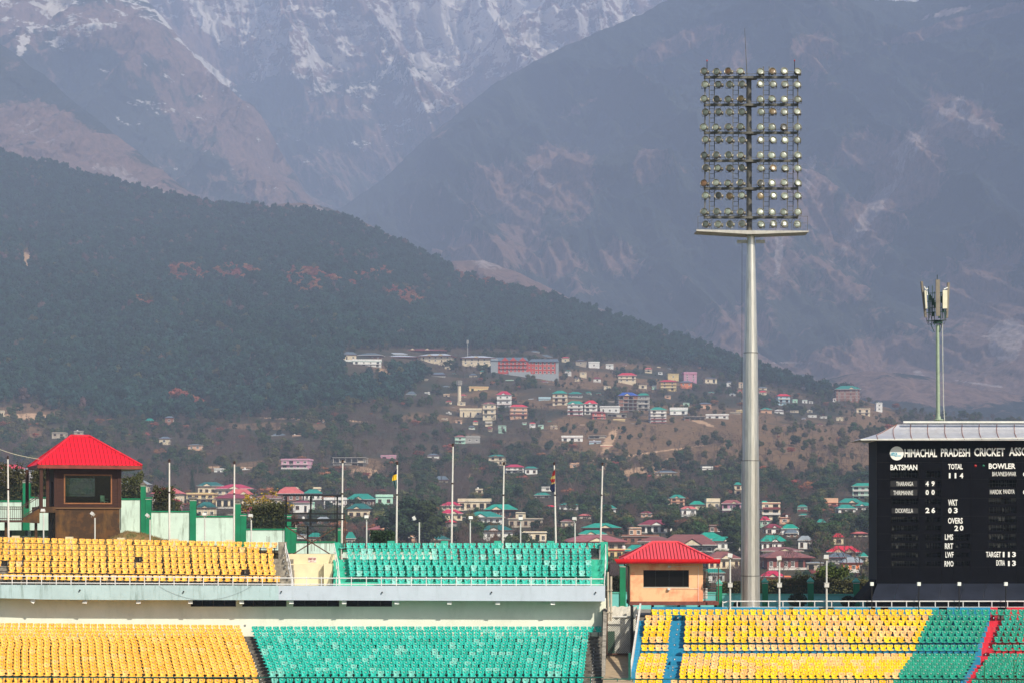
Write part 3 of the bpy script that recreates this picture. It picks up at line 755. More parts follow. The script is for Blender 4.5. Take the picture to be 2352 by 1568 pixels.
def house(crop, xl, xr, yr, ye, yb, rc, wc, form, st, ex, seed):
    q = random.Random(seed)
    cu, cv, cs = CR[crop]
    uL, uR, vR, vE, vB = cu+xl*cs, cu+xr*cs, cv+yr*cs, cv+ye*cs, cv+yb*cs
    um = (uL+uR)/2
    D = D_at(um, min(vB, 1345))
    k = D/F; Wd = (uR-uL)*k; Hw = (vB-vE)*k; Hr = max(.25, (vE-vR)*k)
    ov = .06*Wd if form == 'h' else .03*Wd
    bw = Wd-2*ov; dep = bw*q.uniform(.6, .85); yaw = math.radians(q.uniform(-9, 9))
    p = W(um, vB, D)
    gz = float(land_z(um, D)); found = max(1.0, p.z-gz+1.5)
    rn, wn = rc.replace('_', ' ').strip(), wc.replace('_', ' ').strip()
    cat_ = 'building' if st >= 3 or form == 's' else 'house'
    root = bpy.data.objects.new(('unfinished_building' if form == 's' else 'apartment_building' if st >= 3 else 'house'), None)
    col.objects.link(root); root.location = p; root.rotation_euler = (0, 0, yaw); root.empty_display_size = .2
    root['category'] = cat_; root['group'] = 'hillside buildings beyond the stadium'
    rn2 = {'mint': 'mint', 'pale': 'white', 'concrete': 'bare concrete'}.get(rn, rn)
    desc = ('%s-storey ' % NW[st] if st > 1 else 'small ' if uR-uL < 26 else 'wide ' if uR-uL > 75 else '') + (wn if form != 's' else 'unfinished grey') + ' %s with %s %s roof' % (cat_, rn2, 'pitched' if form == 'h' else 'hipped' if form == 's' and rc == 'blue' else 'flat')
    want(desc, um, vB, root)
    wm_ = wmat(wc if wc in WALL else wn); rm_ = rmat(rc if rc in ROOF else rn)
    x0, x1 = -bw/2, bw/2
    ink = max(st, 1); sh = Hw/ink
    if form == 's':
        b = MB(); 
        for i in range(ink+1): b.box(x0-.4, x1+.4, -.4, dep, i*sh-.12, i*sh+.16)
        b.build('floor_slab', M_slab, root)
        b = MB(); nc = max(3, int(bw/3.6))
        for i in range(nc+1):
            for yy in (.2, dep*.5, dep-.5): b.box(x0+(bw-.35)*i/nc, x0+(bw-.35)*i/nc+.35, yy, yy+.35, .16, Hw-.12)
        b.build('column', M_slab, root)
        b = MB(); b.box(x0+.2, x1-.2, dep*.6, dep*.64, 0, Hw-.2); b.box(x0, x1*.1, .1, .3, sh*(ink-1)*.0+.16, sh*.7); b.build('brick_wall', wmat('brick' if q.random() < .5 else 'grey'), root)
        b = MB()
        for i in range(nc):
            for s in range(ink):
                if q.random() < .45: b.box(x0+(bw-.35)*i/nc+.36, x0+(bw-.35)*(i+1)/nc-.01, .25, .42, s*sh+.17, s*sh+(sh-.13)*q.choice([.4, 1.0, 1.0]))
        if b.v: b.build('infill_wall', wmat('beige' if q.random() < .5 else 'brick'), root)
        b = MB(); b.box(x0, x1, 0, dep, -found, -.12); b.build('foundation', M_slab, root)
    else:
        b = MB(); b.box(x0, x1, 0, dep, -found, Hw-.02)
        wall = b.build('wall', wm_, root)
        if ink > 1:
            b = MB()
            for i in range(1, ink): b.box(x0-.25, x1+.25, -.35, dep+.1, i*sh-.14, i*sh+.06)
            b.build('floor_band', M_trim if q.random() < .4 else M_trimw, root)
        # windows: each its own part
        pxw = (uR-uL); nw = max(1, min(6, int(pxw/15))) if pxw > 14 else 1
        me = WM[q.randrange(3)]; ww = min(bw/nw*.52, 1.9); wh = min(sh*.52, 1.7)
        for s in range(ink):
            for i in range(nw):
                xc = x0 + bw*(i+.5)/nw + q.uniform(-.1, .1)*ww; zc = s*sh + sh*.52
                r_ = q.random()
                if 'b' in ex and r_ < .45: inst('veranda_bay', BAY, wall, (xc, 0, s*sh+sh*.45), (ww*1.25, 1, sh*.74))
                elif r_ < .12: inst('door', DM, wall, (xc, -.03, s*sh+sh*.38), (ww*.6, 1, sh*.68))
                else: inst('window', me, wall, (xc, -.03, zc), (ww*q.uniform(.85, 1.1), 1, wh))
        for s in range(ink):          # two windows on each flank
            for sx, rz in ((x0-.02, -math.pi/2), (x1+.02, math.pi/2)):
                inst('window', me, wall, (sx, dep*.4, s*sh+sh*.52), (ww, 1, wh), rz)
        if 'b' in ex:
            for s in range(0 if ink == 1 else 1, ink):
                z = s*sh; b = MB(); b.box(x0+.1, x1-.1, -1.25, -.36, z-.13, z+.02)
                b.box(x0+.1, x1-.1, -1.25, -1.19, z+.84, z+.92)
                nb = max(4, int(bw/.9))
                for i in range(nb+1): b.box(x0+.1+(bw-.28)*i/nb, x0+.18+(bw-.28)*i/nb, -1.25, -1.19, z+.02, z+.84)
                if q.random() < .4: b.box(x0+.1, x1-.1, -1.23, -1.2, z+.02, z+.7)
                b.build('balcony', M_trim if q.random() < .3 else M_trimw, wall)
    if form == 'h' or rc == 'blue' and form == 's':
        y0, y1 = -ov-.3, dep+ov; e0, e1 = -Wd/2, Wd/2; t = max(.16, .012*Wd)
        ins = min(Wd*.36, (y1-y0)*.5)*q.uniform(.7, 1.0); ym = (y0+y1)/2
        b = MB(); bt = [(e0,y0,Hw),(e1,y0,Hw),(e1,y1,Hw),(e0,y1,Hw)]; tp = [(x, y, z+t) for x, y, z in bt]
        b.add(bt+tp, [(3,2,1,0),(0,1,5,4),(1,2,6,5),(2,3,7,6),(3,0,4,7)], 1)
        r0, r1 = (e0+ins, ym, Hw+Hr), (e1-ins, ym, Hw+Hr)
        b.add(tp+[r0, r1], [(0,1,5,4),(2,3,4,5),(1,2,5),(3,0,4)], 0)
        roof = b.build('roof', [rm_, M_trim if q.random() < .45 else M_trimw], root)
        ng = ex.count('g')
        for gi in range(ng):
            gx = (e0+ins + (e1-e0-2*ins)*(q.uniform(.2, .8) if ng == 1 else (.15, .85)[gi])); gw = min(Wd*.17, 3.2); gh = min(Hr*.55, gw*.62)
            gy = y0-.25
            yb_ = y0 + (ym-y0)*min(1, (gh+t)/Hr)
            b = MB(); z0 = Hw+t*.9
            b.prism([(gx-gw*.82, gy+.25, z0), (gx+gw*.82, gy+.25, z0), (gx, gy+.25, z0+gh*.86)], (0, .25, 0), 0)
            gable = b.build('gable', wm_ if wc in ('white', 'cream', 'peach') else wmat('cream'), roof)
            b = MB(); th = .16
            b.add([(gx-gw, gy, z0-.1), (gx, gy, z0+gh), (gx, yb_+.4, z0+gh), (gx-gw, yb_*.2+gy*.8, z0-.1), (gx-gw, gy, z0-.1+th), (gx, gy, z0+gh+th), (gx, yb_+.4, z0+gh+th), (gx-gw, yb_*.2+gy*.8, z0-.1+th)],
                  [(0,1,2,3),(4,5,6,7),(0,1,5,4),(1,2,6,5),(2,3,7,6),(3,0,4,7)])
            b.add([(gx+gw, gy, z0-.1), (gx, gy, z0+gh), (gx, yb_+.4, z0+gh), (gx+gw, yb_*.2+gy*.8, z0-.1), (gx+gw, gy, z0-.1+th), (gx, gy, z0+gh+th), (gx, yb_+.4, z0+gh+th), (gx+gw, yb_*.2+gy*.8, z0-.1+th)],
                  [(0,1,2,3),(4,5,6,7),(0,1,5,4),(1,2,6,5),(2,3,7,6),(3,0,4,7)])
            b.build('gable_roof', rm_, roof)
    elif form == 'f':
        b = MB(); b.box(-Wd/2, Wd/2, -.5, dep+.3, Hw-.02, Hw+.14)
        roof = b.build('roof_slab', rm_, root)
        b = MB(); hp = max(.3, Hr-.14)
        b.box(-Wd/2+.2, Wd/2-.2, -.4, -.25, Hw+.14, Hw+.14+hp); b.box(-Wd/2+.2, Wd/2-.2, dep, dep+.15, Hw+.14, Hw+.14+hp)
        b.box(-Wd/2+.2, -Wd/2+.35, -.25, dep, Hw+.14, Hw+.14+hp); b.box(Wd/2-.35, Wd/2-.2, -.25, dep, Hw+.14, Hw+.14+hp)
        b.build('parapet', wm_, roof)
        if q.random() < .5:
            tx = q.uniform(x0*.6, x1*.6); b = MB(); b.lathe([(.55, 0), (.6, .1), (.6, 1.0), (.3, 1.25)], n=10, c=(tx, dep*.5, Hw+.15))
            b.build('water_tank', mat('tank_plastic_black', (.03,.03,.03), .5) if q.random() < .5 else M_framew, roof)
    else:
        b = MB(); nc = max(3, int(bw/3.0))
        for i in range(nc*3+1):
            xx = x0+bw*i/(nc*3); b.bar((xx, .3, Hw), (xx+q.uniform(-.1, .1), .3, Hw+Hr+q.uniform(.3, 1.0)), .05, n=3)
        b.build('rebar', mat('rusty_rebar', (.12,.06,.04), .8), root)
    HOUSES.append((uL, uR, vR, vB, D, rn2, wn))
    return root
for i, ln in enumerate([x for x in HS.strip().split('\n') if x.strip()]):
    c = ln.split(); rc = c[6].replace('dark_teal', 'dark teal'); wc = c[7].replace('pale_blue', 'pale blue')
    house(c[0], *map(float, c[1:6]), rc, wc, c[8], int(c[9]), c[10], 100+i)

# small houses scattered between the ones above
q9 = random.Random(77); made = 0
for it in range(9000):
    if made >= 92: break
    if made < 65: u_, v_ = q9.uniform(1010, 1900), q9.uniform(838, 985)
    else: u_, v_ = q9.choice([q9.uniform(330, 800), q9.uniform(1030, 2000)]), q9.uniform(1168, 1238)
    w_ = q9.uniform(10, 21) if made < 65 else q9.uniform(20, 42); h_ = w_*q9.uniform(.35, .6)
    if v_ < float(rv(u_))+25: continue
    if any(uL-w_*.7 < u_ < uR+w_*.7 and vR-4 < v_ and v_-h_ < vB+4 for (uL, uR, vR, vB, *_r) in HOUSES) or (1120 < u_ < 1300 and v_ < 880): continue
    CR['S'] = (0, 0, 1)
    fm = q9.choice('hhf'); rc_ = q9.choice(['grey', 'teal', 'red', 'brown', 'slate', 'salmon', 'maroon']) if fm == 'h' else 'pale'
    house('S', u_-w_/2, u_+w_/2, v_-h_, v_-h_*(.62 if fm == 'h' else .85), v_, rc_, q9.choice(['white', 'white', 'cream', 'cream', 'peach', 'beige', 'mint']), fm, 1 if made >= 65 or q9.random() < .6 else 2, q9.choice('b-g'), 900+made); made += 1

# the red hotel high on the hill: two wings, windows in rows, grey plinth and grey end wall
def hotel():
    cu, cv, s = CR['C0']; X = lambda x: cu+x*s; Y = lambda y: cv+y*s
    D = D_at(X(1700), Y(450)); P = W(X(1700), Y(420), D)
    t = thing('hotel', P, 'long red hotel with grey roofs and rows of white windows, high on the hill', 'hotel')
    rb, gw, gr = wmat('red'), mat('hotel_grey_wall', (.33,.36,.38), .9), rmat('slate')
    b = MB(); b.uv(X(1480), X(1738), Y(300), Y(412), D, 14); b.uv(X(1738), X(1972), Y(308), Y(412), D+.6, 14); w1 = b.build('wall', rb, t, P); w1.location = (0,0,0)
    b = MB(); b.uv(X(1418), X(1479), Y(282), Y(425), D-.3, 14); b.uv(X(1973), X(1998), Y(312), Y(470), D+.2, 14); b.uv(X(1570), X(1760), Y(396), Y(470), D-3, 8); b.uv(X(1760), X(1973), Y(413), Y(490), D-.2, 14); b.uv(X(1480), X(1569), Y(413), Y(440), D-.2, 14)
    w = b.build('grey_wall', gw, t, P); w.location = (0,0,0)
    b = MB()
    for x0, x1, r0, r1, ye, yr in ((1412, 1742, 1470, 1722, 303, 266), (1738, 2000, 1770, 1990, 310, 280)):
        a_, b_ = W(X(x0), Y(ye), D-1), W(X(x1), Y(ye), D-1); c_, d_ = W(X(r0), Y(yr), D-1)+Vector((0,8,0)), W(X(r1), Y(yr), D-1)+Vector((0,8,0))
        k = Vector((0,16,0)); th = Vector((0,0,.4))
        b.add([a_, b_, b_+k, a_+k, a_+th, b_+th, b_+k+th, a_+k+th, c_, d_], [(3,2,1,0),(0,1,5,4),(1,2,6,5),(2,3,7,6),(3,0,4,7),(4,5,9,8),(6,7,8,9),(5,6,9),(7,4,8)])
    rf = b.build('roof', gr, t, P); rf.location = (0,0,0)
    for gx in (1540, 1610, 1690):
        b = MB(); b.prism([W(X(gx-32), Y(302), D-1.6), W(X(gx+32), Y(302), D-1.6), W(X(gx), Y(270), D-1.6)], (0, 3, 0)); g_ = b.build('gable', rb, rf, P); g_.location = (0,0,0)
    wn = window_mesh('window', M_framew, 0); px = D/F*s
    for row, yy in enumerate((320, 352, 384)):
        for x in (1506, 1540, 1575, 1608, 1643, 1676, 1712):
            p = W(X(x), Y(yy), D)-P; inst('window', wn, w1, (p.x, -.05, p.z), (15*px, 1, 19*px))
    for yy in (325, 362, 400):
        for x in (1808, 1842, 1880, 1915, 1950): p = W(X(x), Y(yy-2), D)-P; inst('window', wn, w1, (p.x, .55, p.z), (20*px, 1, 22*px))
        for x in (1748, 1776): p = W(X(x), Y(yy-5), D)-P; inst('window', wn, w1, (p.x, .55, p.z), (10*px, 1, 14*px))
    for yy in (333, 366):
        b = MB(); b.uv(X(1488), X(1732), Y(yy-8), Y(yy-6), D-1.3, .15); b.uv(X(1488), X(1732), Y(yy), Y(yy+2), D-1.3, 1.2)
        for x in range(1488, 1732, 8): b.uv(X(x), X(x+.8), Y(yy-6), Y(yy), D-1.3, .1)
        o = b.build('balcony', rb, w1, P); o.location = (0,0,0)
hotel()
cu, cv, s = CR['C0']
D = D_at(cu+1148*s, cv+655*s); P = W(cu+1148*s, cv+658*s, D)
t = thing('water_tower', P, 'tall cream water tower with a grey tank on top, left of the apartment blocks', 'tower'); k = D/F*s
b = MB(); b.lathe([(17*k, 0), (15*k, 140*k)], n=16); b.build('shaft', wmat('cream'), t)
b = MB(); b.lathe([(15*k, 140*k), (23*k, 148*k), (23*k, 152*k), (22*k, 156*k), (22*k, 182*k), (20*k, 188*k)], n=16); tk = b.build('tank', mat('tank_concrete', (.25,.24,.22), .9, .3, 1), t)
b = MB()
for i in range(10):
    a_ = i*.628; b.bar((23.5*k*math.cos(a_), 23.5*k*math.sin(a_), 150*k), (23.5*k*math.cos(a_), 23.5*k*math.sin(a_), 186*k), .18, n=4)
b.build('rib', M_slab, tk)
D = D_at(cu+1220*s, cv+310*s); P = W(cu+1220*s, cv+330*s, D); k = D/F*s
t = thing('radio_mast', P, 'thin white radio mast with antennas above the cream hillside lodges', 'mast')
b = MB(); b.bar((0,0,-3), (0,0,185*k), 2.4*k, n=8, r2=1.4*k); b.build('mast', M_framew, t)
b = MB()
for dx in (-6, 0, 6): b.box(dx*k-1.5*k, dx*k+1.5*k, -2*k, 2*k, 180*k, 203*k)
b.build('antenna', M_framew, t)

# ------------------------------------------------------------------ trees one can tell apart in the town
TH = {'dark': 10, 'green': 9, 'olive': 8, 'bare': 9, 'orange': 9, 'conifer': 12, 'tall': 16}
DESC = {'dark': 'dark green leafy tree', 'green': 'mid green leafy tree', 'olive': 'dull olive leafy tree', 'bare': 'bare brown winter tree', 'orange': 'rust coloured tree', 'conifer': 'pointed dark conifer', 'tall': 'tall dark green tree'}
TREES = []
def tree(kind, u, vbase, hpx, wf=1.0, D=None, label=None, idx=None, group=None):
    D = D or D_at(u, min(vbase, 1345)); z = float(land_z(u, D)); X = (u-UC)/F*D
    H = hpx*D/F; s = H/TH[kind]; L_ = TM[kind]; tm, cm, _ = L_[R.randrange(len(L_)) if idx is None else idx]
    nm = {'conifer': 'conifer_tree', 'bare': 'bare_tree'}.get(kind, 'leafy_tree')
    t = bpy.data.objects.new(nm, None); col.objects.link(t); t.empty_display_size = .2
    top = W(u, vbase, D).z
    t.location = (X, D, min(z, top) if label is None else top); t.rotation_euler = (0, 0, R.uniform(0, 6.28)); t.scale = (s*wf, s*wf, s); t['category'] = 'tree'
    inst('trunk', tm, t); inst('crown', cm, t)
    if label: t['label'] = label
    else: want(DESC[kind], u, vbase, t); 
    t['group'] = group or 'trees among the town houses'
    TREES.append((u, vbase, hpx, D))
    return t
tree('tall', 935, 1262, 146, 1.35, 655, 'broad tall dark green tree behind the pole with the yellow and blue flag', 0)
tree('tall', 985, 1262, 124, 1.35, 648, 'dark green tree just left of the tallest flagpole', 1)
tree('dark', 905, 1262, 98, 1.2, 642, 'dark leafy tree just left of the broad tall dark green tree', 0)
tree('conifer', 442, 1140, 74, .75, None, 'lone dark pointed conifer just right of the first bare pole past the pavilion')
tree('conifer', 384, 1130, 62, .7, None, 'slim conifer directly behind the bare pole right of the pavilion')
tree('bare', 1315, 1152, 92, 1.05, None, 'large pale bare tree with spreading limbs between the last two flagpoles')
tree('tall', 1925, 1225, 58, 1.25, None, 'round dark green tree above the green roofed houses, left of the scoreboard')
tree('tall', 1885, 1258, 62, 1.1, None, 'dark green tree in front of the white house, halfway between tower and scoreboard')
tree('dark', 1995, 1235, 70, 1.1, None, 'dark green tree touching the left edge of the scoreboard')
tree('dark', 1675, 1228, 52, 1.0, None, 'dark bushy tree immediately left of the floodlight tower')
tree('dark', 1440, 1228, 40, 1.0, None, 'dark leafy tree between the green roofed house and the white house')
tree('tall', 1985, 1130, 60, 1.5, None, 'broad dark tree on the slope left of the scoreboard title')
tree('tall', 1890, 1150, 60, 1.7, None, 'wide dark tree clump on the slope halfway between tower and scoreboard')
tree('bare', 1980, 1345, 120, 1.0, 540, 'tall bare grey tree directly beside the left edge of the scoreboard')
tree('bare', 1945, 1320, 100, 1.0, 540, 'bare grey tree behind the red roofed house with two dormers')
tree('bare', 1885, 1320, 85, 1.1, 540, 'bare grey tree behind the leafy tree')
tree('bare', 1800, 1330, 70, 1.2, 540, 'bare grey tree in front of the long brown roof')
tree('bare', 600, 1255, 110, 1.0, 215, 'bare brown branching tree directly left of the black scaffold')
tree('bare', 640, 1250, 95, 1.1, 230, 'twiggy bare tree overlapping the left post of the black scaffold')
tree('olive', 385, 1190, 60, 1.2, 240, 'olive bushy tree above the mint wall right of the pavilion')
def blocked(u, vb, hpx, D):
    n = 0
    for (uL, uR, vR, vB, Dh, *_r) in HOUSES:
        if Dh > D-15 and u > uL-hpx*.32 and u < uR+hpx*.32 and vb-hpx < vB-(vB-vR)*.12 and vb > vR:
            return True
    return False
cnt = 0
for it in range(9000):
    if cnt >= 215: break
    u = R.uniform(-20, 2010); D = 575 + 900*R.random()**1.5
    v = VH - (float(base_z(u, D))-ZC)/D*F
    kind = R.choices(['dark', 'green', 'olive', 'bare', 'orange', 'conifer'], [.24, .18, .14, .42, .01, .01])[0]
    h = R.uniform(6.5, 11)*(1.0 if kind != 'bare' else 1.1); hpx = h/D*F
    if u > 1280 and 965 < v < 1095 and R.random() < .8: continue
    if any(abs(u-tu) < th*.28 and abs(v-tv) < th*.22 for tu, tv, th, _ in TREES) or blocked(u, v, hpx, D): continue
    tree(kind, u, v, hpx, R.uniform(.9, 1.25), D); cnt += 1
# the uncounted woods between: one mass
n1 = 112000
uu = rg.uniform(-250, 2420, n1); dd = np.exp(rg.uniform(np.log(500), np.log(2500), n1)); zz = land_z(uu, dd); vv = VH - (zz-ZC)/dd*F
bz = blobs(uu, vv, BROWN); cl = fbm(uu/45, vv/14, 88, 4)
keep = (rg.random(n1) < np.clip((cl-.30)*6, .30, 1)*(1-.78*np.clip(bz*1.3, 0, 1))) & (dd < rd(uu)) & ((vv > 900) | (uu > 760))
hh = rg.uniform(4.5, 9.5, n1)*np.interp(dd, [300, 450, 1000], [.6, .75, .9]); hp = hh/dd*F
for (uL, uR, vR, vB, Dh, *_r) in HOUSES + [(cu+1410*s, cu+2000*s, cv+265*s, cv+455*s, 1900), (1046, 1062, 872, 925, 1800)]:
    keep &= ~((dd < Dh+6) & (uu > uL-hp*.35) & (uu < uR+hp*.35) & (vv-hp*.9 < vB-(vB-vR)*.18) & (vv > vR) & (rg.random(n1) < .97))
    keep &= ~((dd >= Dh-4) & (dd < Dh+(uR-uL)*Dh/F+2) & (uu > uL-2) & (uu < uR+2))
uu, dd, zz, hh, vv = uu[keep], dd[keep], zz[keep], hh[keep], vv[keep]
tem2 = []
for i, (kd, j) in enumerate([('dark', 0), ('dark', 1), ('green', 0), ('green', 2), ('olive', 1), ('bare', 0), ('bare', 1), ('bare', 2), ('orange', 0)]):
    o_ = joined('wood_tree_%d' % i, TM[kd][j][2], LEAF[kd]); o_.name = 'wood_tree_%d' % i; tem2.append(o_)
cz = fbm(uu/70, vv/25, 99, 3); rr = rg.random(len(uu))
pk = np.where(rr < .28 + (cz-.5)*2.4, rg.choice([0,1,2,3,4], len(uu)), rg.choice([5,6,7], len(uu))); bz2 = bz[keep]; pk = np.where((bz2 > .25) & (rg.random(len(uu)) < .6), rg.choice([5,6,7,4], len(uu)), pk); pk = np.where(rg.random(len(uu)) < .012, 8, pk)
hh = np.where(rg.random(len(uu)) < .45, hh*.5, hh)
ht = np.array([10,10,9,9,8,9,9,9,9.])[pk]; s_ = hh/ht
wood('hillside_woods', 'mixed bare and green woods on the slopes around the houses', np.stack([(uu-UC)/F*dd, dd, zz], -1), dd, rg.uniform(0, 6.28, len(uu)), np.stack([s_*1.1, s_*1.1, s_], -1), pk, tem2)
print('woods', len(uu), 'town trees', cnt, 'houses', len(HOUSES))
# ------------------------------------------------------------------ seats
def seat_mb():
    b = MB()
    zs = [.49, .53, .58, .65, .73, .795, .825]; ws = [.195, .140, .165, .216, .230, .222, .175]; nx = 6
    fr, bk = [], []
    for z, w_ in zip(zs, ws):
        for i in range(nx):
            s = -1+2*i/(nx-1); x = s*w_; y = .06 - .075*s*s + .05*(z-.4)
            fr.append((x, y, z)); bk.append((x, y+.028, z))
    n = len(fr); fs = []
    for j in range(len(zs)-1):
        for i in range(nx-1):
            k = j*nx+i; fs.append((k, k+1, k+nx+1, k+nx)); fs.append((n+k, n+k+nx, n+k+nx+1, n+k+1))
    rim = [j*nx for j in range(len(zs))] + [(len(zs)-1)*nx+i for i in range(1, nx)] + [j*nx+nx-1 for j in range(len(zs)-2, -1, -1)]
    for p, q in zip(rim[:-1], rim[1:]): fs.append((p, q, n+q, n+p))
    b.add(fr+bk, fs, 0)
    ys = [.07, -.1, -.26, -.34, -.37]; wy = [.19, .215, .236, .228, .17]; zz = [.49, .465, .47, .465, .45]
    tp, bt = [], []
    for y, w_, z in zip(ys, wy, zz):
        for i in range(5):
            s = -1+2*i/4; tp.append((s*w_, y, z+.03*s*s)); bt.append((s*w_, y, z+.03*s*s-.035))
    n = len(tp); fs = []
    for j in range(4):
        for i in range(4):
            k = j*5+i; fs.append((k, k+1, k+6, k+5)); fs.append((n+k, n+k+5, n+k+6, n+k+1))
    rim = [j*5 for j in range(5)] + [21, 22, 23, 24] + [19, 14, 9, 4]
    for p, q in zip(rim[:-1], rim[1:]): fs.append((p, q, n+q, n+p))
    b.add(tp+bt, fs, 0)
    b.box(-.055, .055, .025, .035, .72, .765, 1)       # number plate
    b.box(-.03, .03, .0, .12, .02, .45, 2)              # bracket
    return b
SB = seat_mb(); SV = np.array(SB.v); SF = SB.f; SMI = SB.m
plate = mat('number_plate', (.5,.5,.47), .6); steel = mat('seat_frame_steel', (.03,.045,.045), .6)
def smat(n, c): return mat('seat_plastic_'+n, c, .42, .05, 3, spec=.45, rnd=.10)
SEATC = {'amber': [(.88,.47,.06), (.90,.50,.08), (.86,.43,.04), (.84,.52,.15)], 'honey': [(.88,.49,.085), (.90,.52,.10), (.86,.45,.065), (.82,.52,.20)],
         'teal': [(.010,.41,.33), (.025,.45,.37), (.010,.37,.29), (.16,.50,.43)], 'jade': [(.04,.46,.38), (.08,.49,.41), (.03,.42,.34), (.24,.58,.51)],
         'yellow': [(.88,.54,.008), (.9,.58,.012), (.85,.50,.006)], 'peach': [(.85,.49,.17), (.86,.53,.21), (.84,.46,.14)], 'green': [(.008,.28,.19), (.010,.31,.21), (.008,.25,.17)]}
PAL = {(k, i): smat('%s_%s' % (k, 'abcd'[i]), c) for k, cs_ in SEATC.items() for i, c in enumerate(cs_)}
PK = list(PAL)
SEATM = {}
for k in PK:
    me = SB.mesh('seat', [PAL[k], plate, steel]); me.polygons.foreach_set('use_smooth', [True]*len(me.polygons)); SEATM[k] = me
SINGLE, MASS = [], []       # every seat: (x, y, z, rz, palette key, info)
def row_seats(uL, uR, D, ztop, pal, dest, pitch=.505, gap=4, gw=.07, jit=.012, info=None, miss=0.0, skip=()):
    """a row of seats between two picture columns at distance D; ztop(u) gives the height of the seat back"""
    xL, xR = (uL-UC)/F*D, (uR-UC)/F*D
    n = max(1, int(round((xR-xL-.45)/(pitch+gw/max(gap,1)))) + 1)
    st = (xR-xL-.45)/max(1, n-1) - gw/max(gap, 1)
    x = xL+.225; q = R
    for i in range(n):
        u = UC + x/D*F
        if not (q.random() < miss) and not any(a_ < u < b_ for a_, b_ in skip) and -40 < u < 2400:
            dest.append((x + q.gauss(0, jit), D + q.gauss(0, .012), ztop(u)-.825 + q.gauss(0, .006), q.gauss(0, .03), pal(i, u), (info, u)))
        x += st + (gw if gap and i % gap == gap-1 else 0)
def weather(base, pale, idx_pale=3, s=0):
    def f(i, u, row=[0]):
        n = fbm(u/26.+s*7.7, s*1.3, 5, 2)
        if n > .60 and R.random() < pale*3: return (base, idx_pale)
        return (base, R.choices([0, 1, 2, idx_pale], [.5, .28, .2, .02])[0])
    return f

# ------------------------------------------------------------------ left grandstand
concr = mat('stand_concrete_aged', (.30,.27,.22), .95, .35, 2.5, streak=.8, streak_col=(.03,.028,.022), aniso_scale=2.2, bump=.3)
concr2 = mat('stand_concrete_black', (.16,.145,.12), .95, .5, 3, streak=.7, streak_col=(.015,.014,.012), aniso_scale=3, bump=.3)
cream = mat('cream_plaster', (.72,.62,.40), .9, .08, .8, streak=.25, streak_col=(.3,.26,.18), aniso_scale=1.2)
wallm = mat('stand_wall_white', (.80,.82,.69), .9, .05, .5, streak=.3, streak_col=(.36,.42,.30), aniso_scale=.8)
fasc = mat('fascia_pale_blue', (.43,.57,.59), .85, .07, .7, streak=1.0, streak_col=(.13,.20,.17), aniso_scale=2.6)
fasc2 = mat('fascia_pale_violet', (.52,.58,.66), .85, .05, .7, streak=.45, streak_col=(.28,.34,.36), aniso_scale=2.0)
tealp = mat('teal_paint_worn', (.03,.40,.27), .85, .15, 2, c2=(.05,.50,.36), streak=.5, streak_col=(.22,.24,.14), aniso_scale=2.5)
wrail = mat('white_rail_paint', (.74,.72,.70), .55, .05, 4, streak=.55, streak_col=(.25,.10,.05), aniso_scale=4)
grail = mat('green_rail_paint', (.005,.10,.075), .5, .2, 4)
lampm = mat('lamp_casing_white', (.72,.72,.68), .5)
ST_O = W(700, 1450, 147)
stand = thing('grandstand', ST_O, 'two tier concrete grandstand with pale blue parapet and cream back wall at the left', 'grandstand')
def sp(b, name, m, parent=None, root=stand, org=ST_O, **kw):
    return b.build(name, m, parent or root, org, **kw) if False else _sp(b, name, m, parent or root, org, kw)
def _sp(b, name, m, parent, org, kw):
    o = b.build(name, m, parent, org); o.location = (0, 0, 0)
    if kw: tag(o, **kw)
    return o
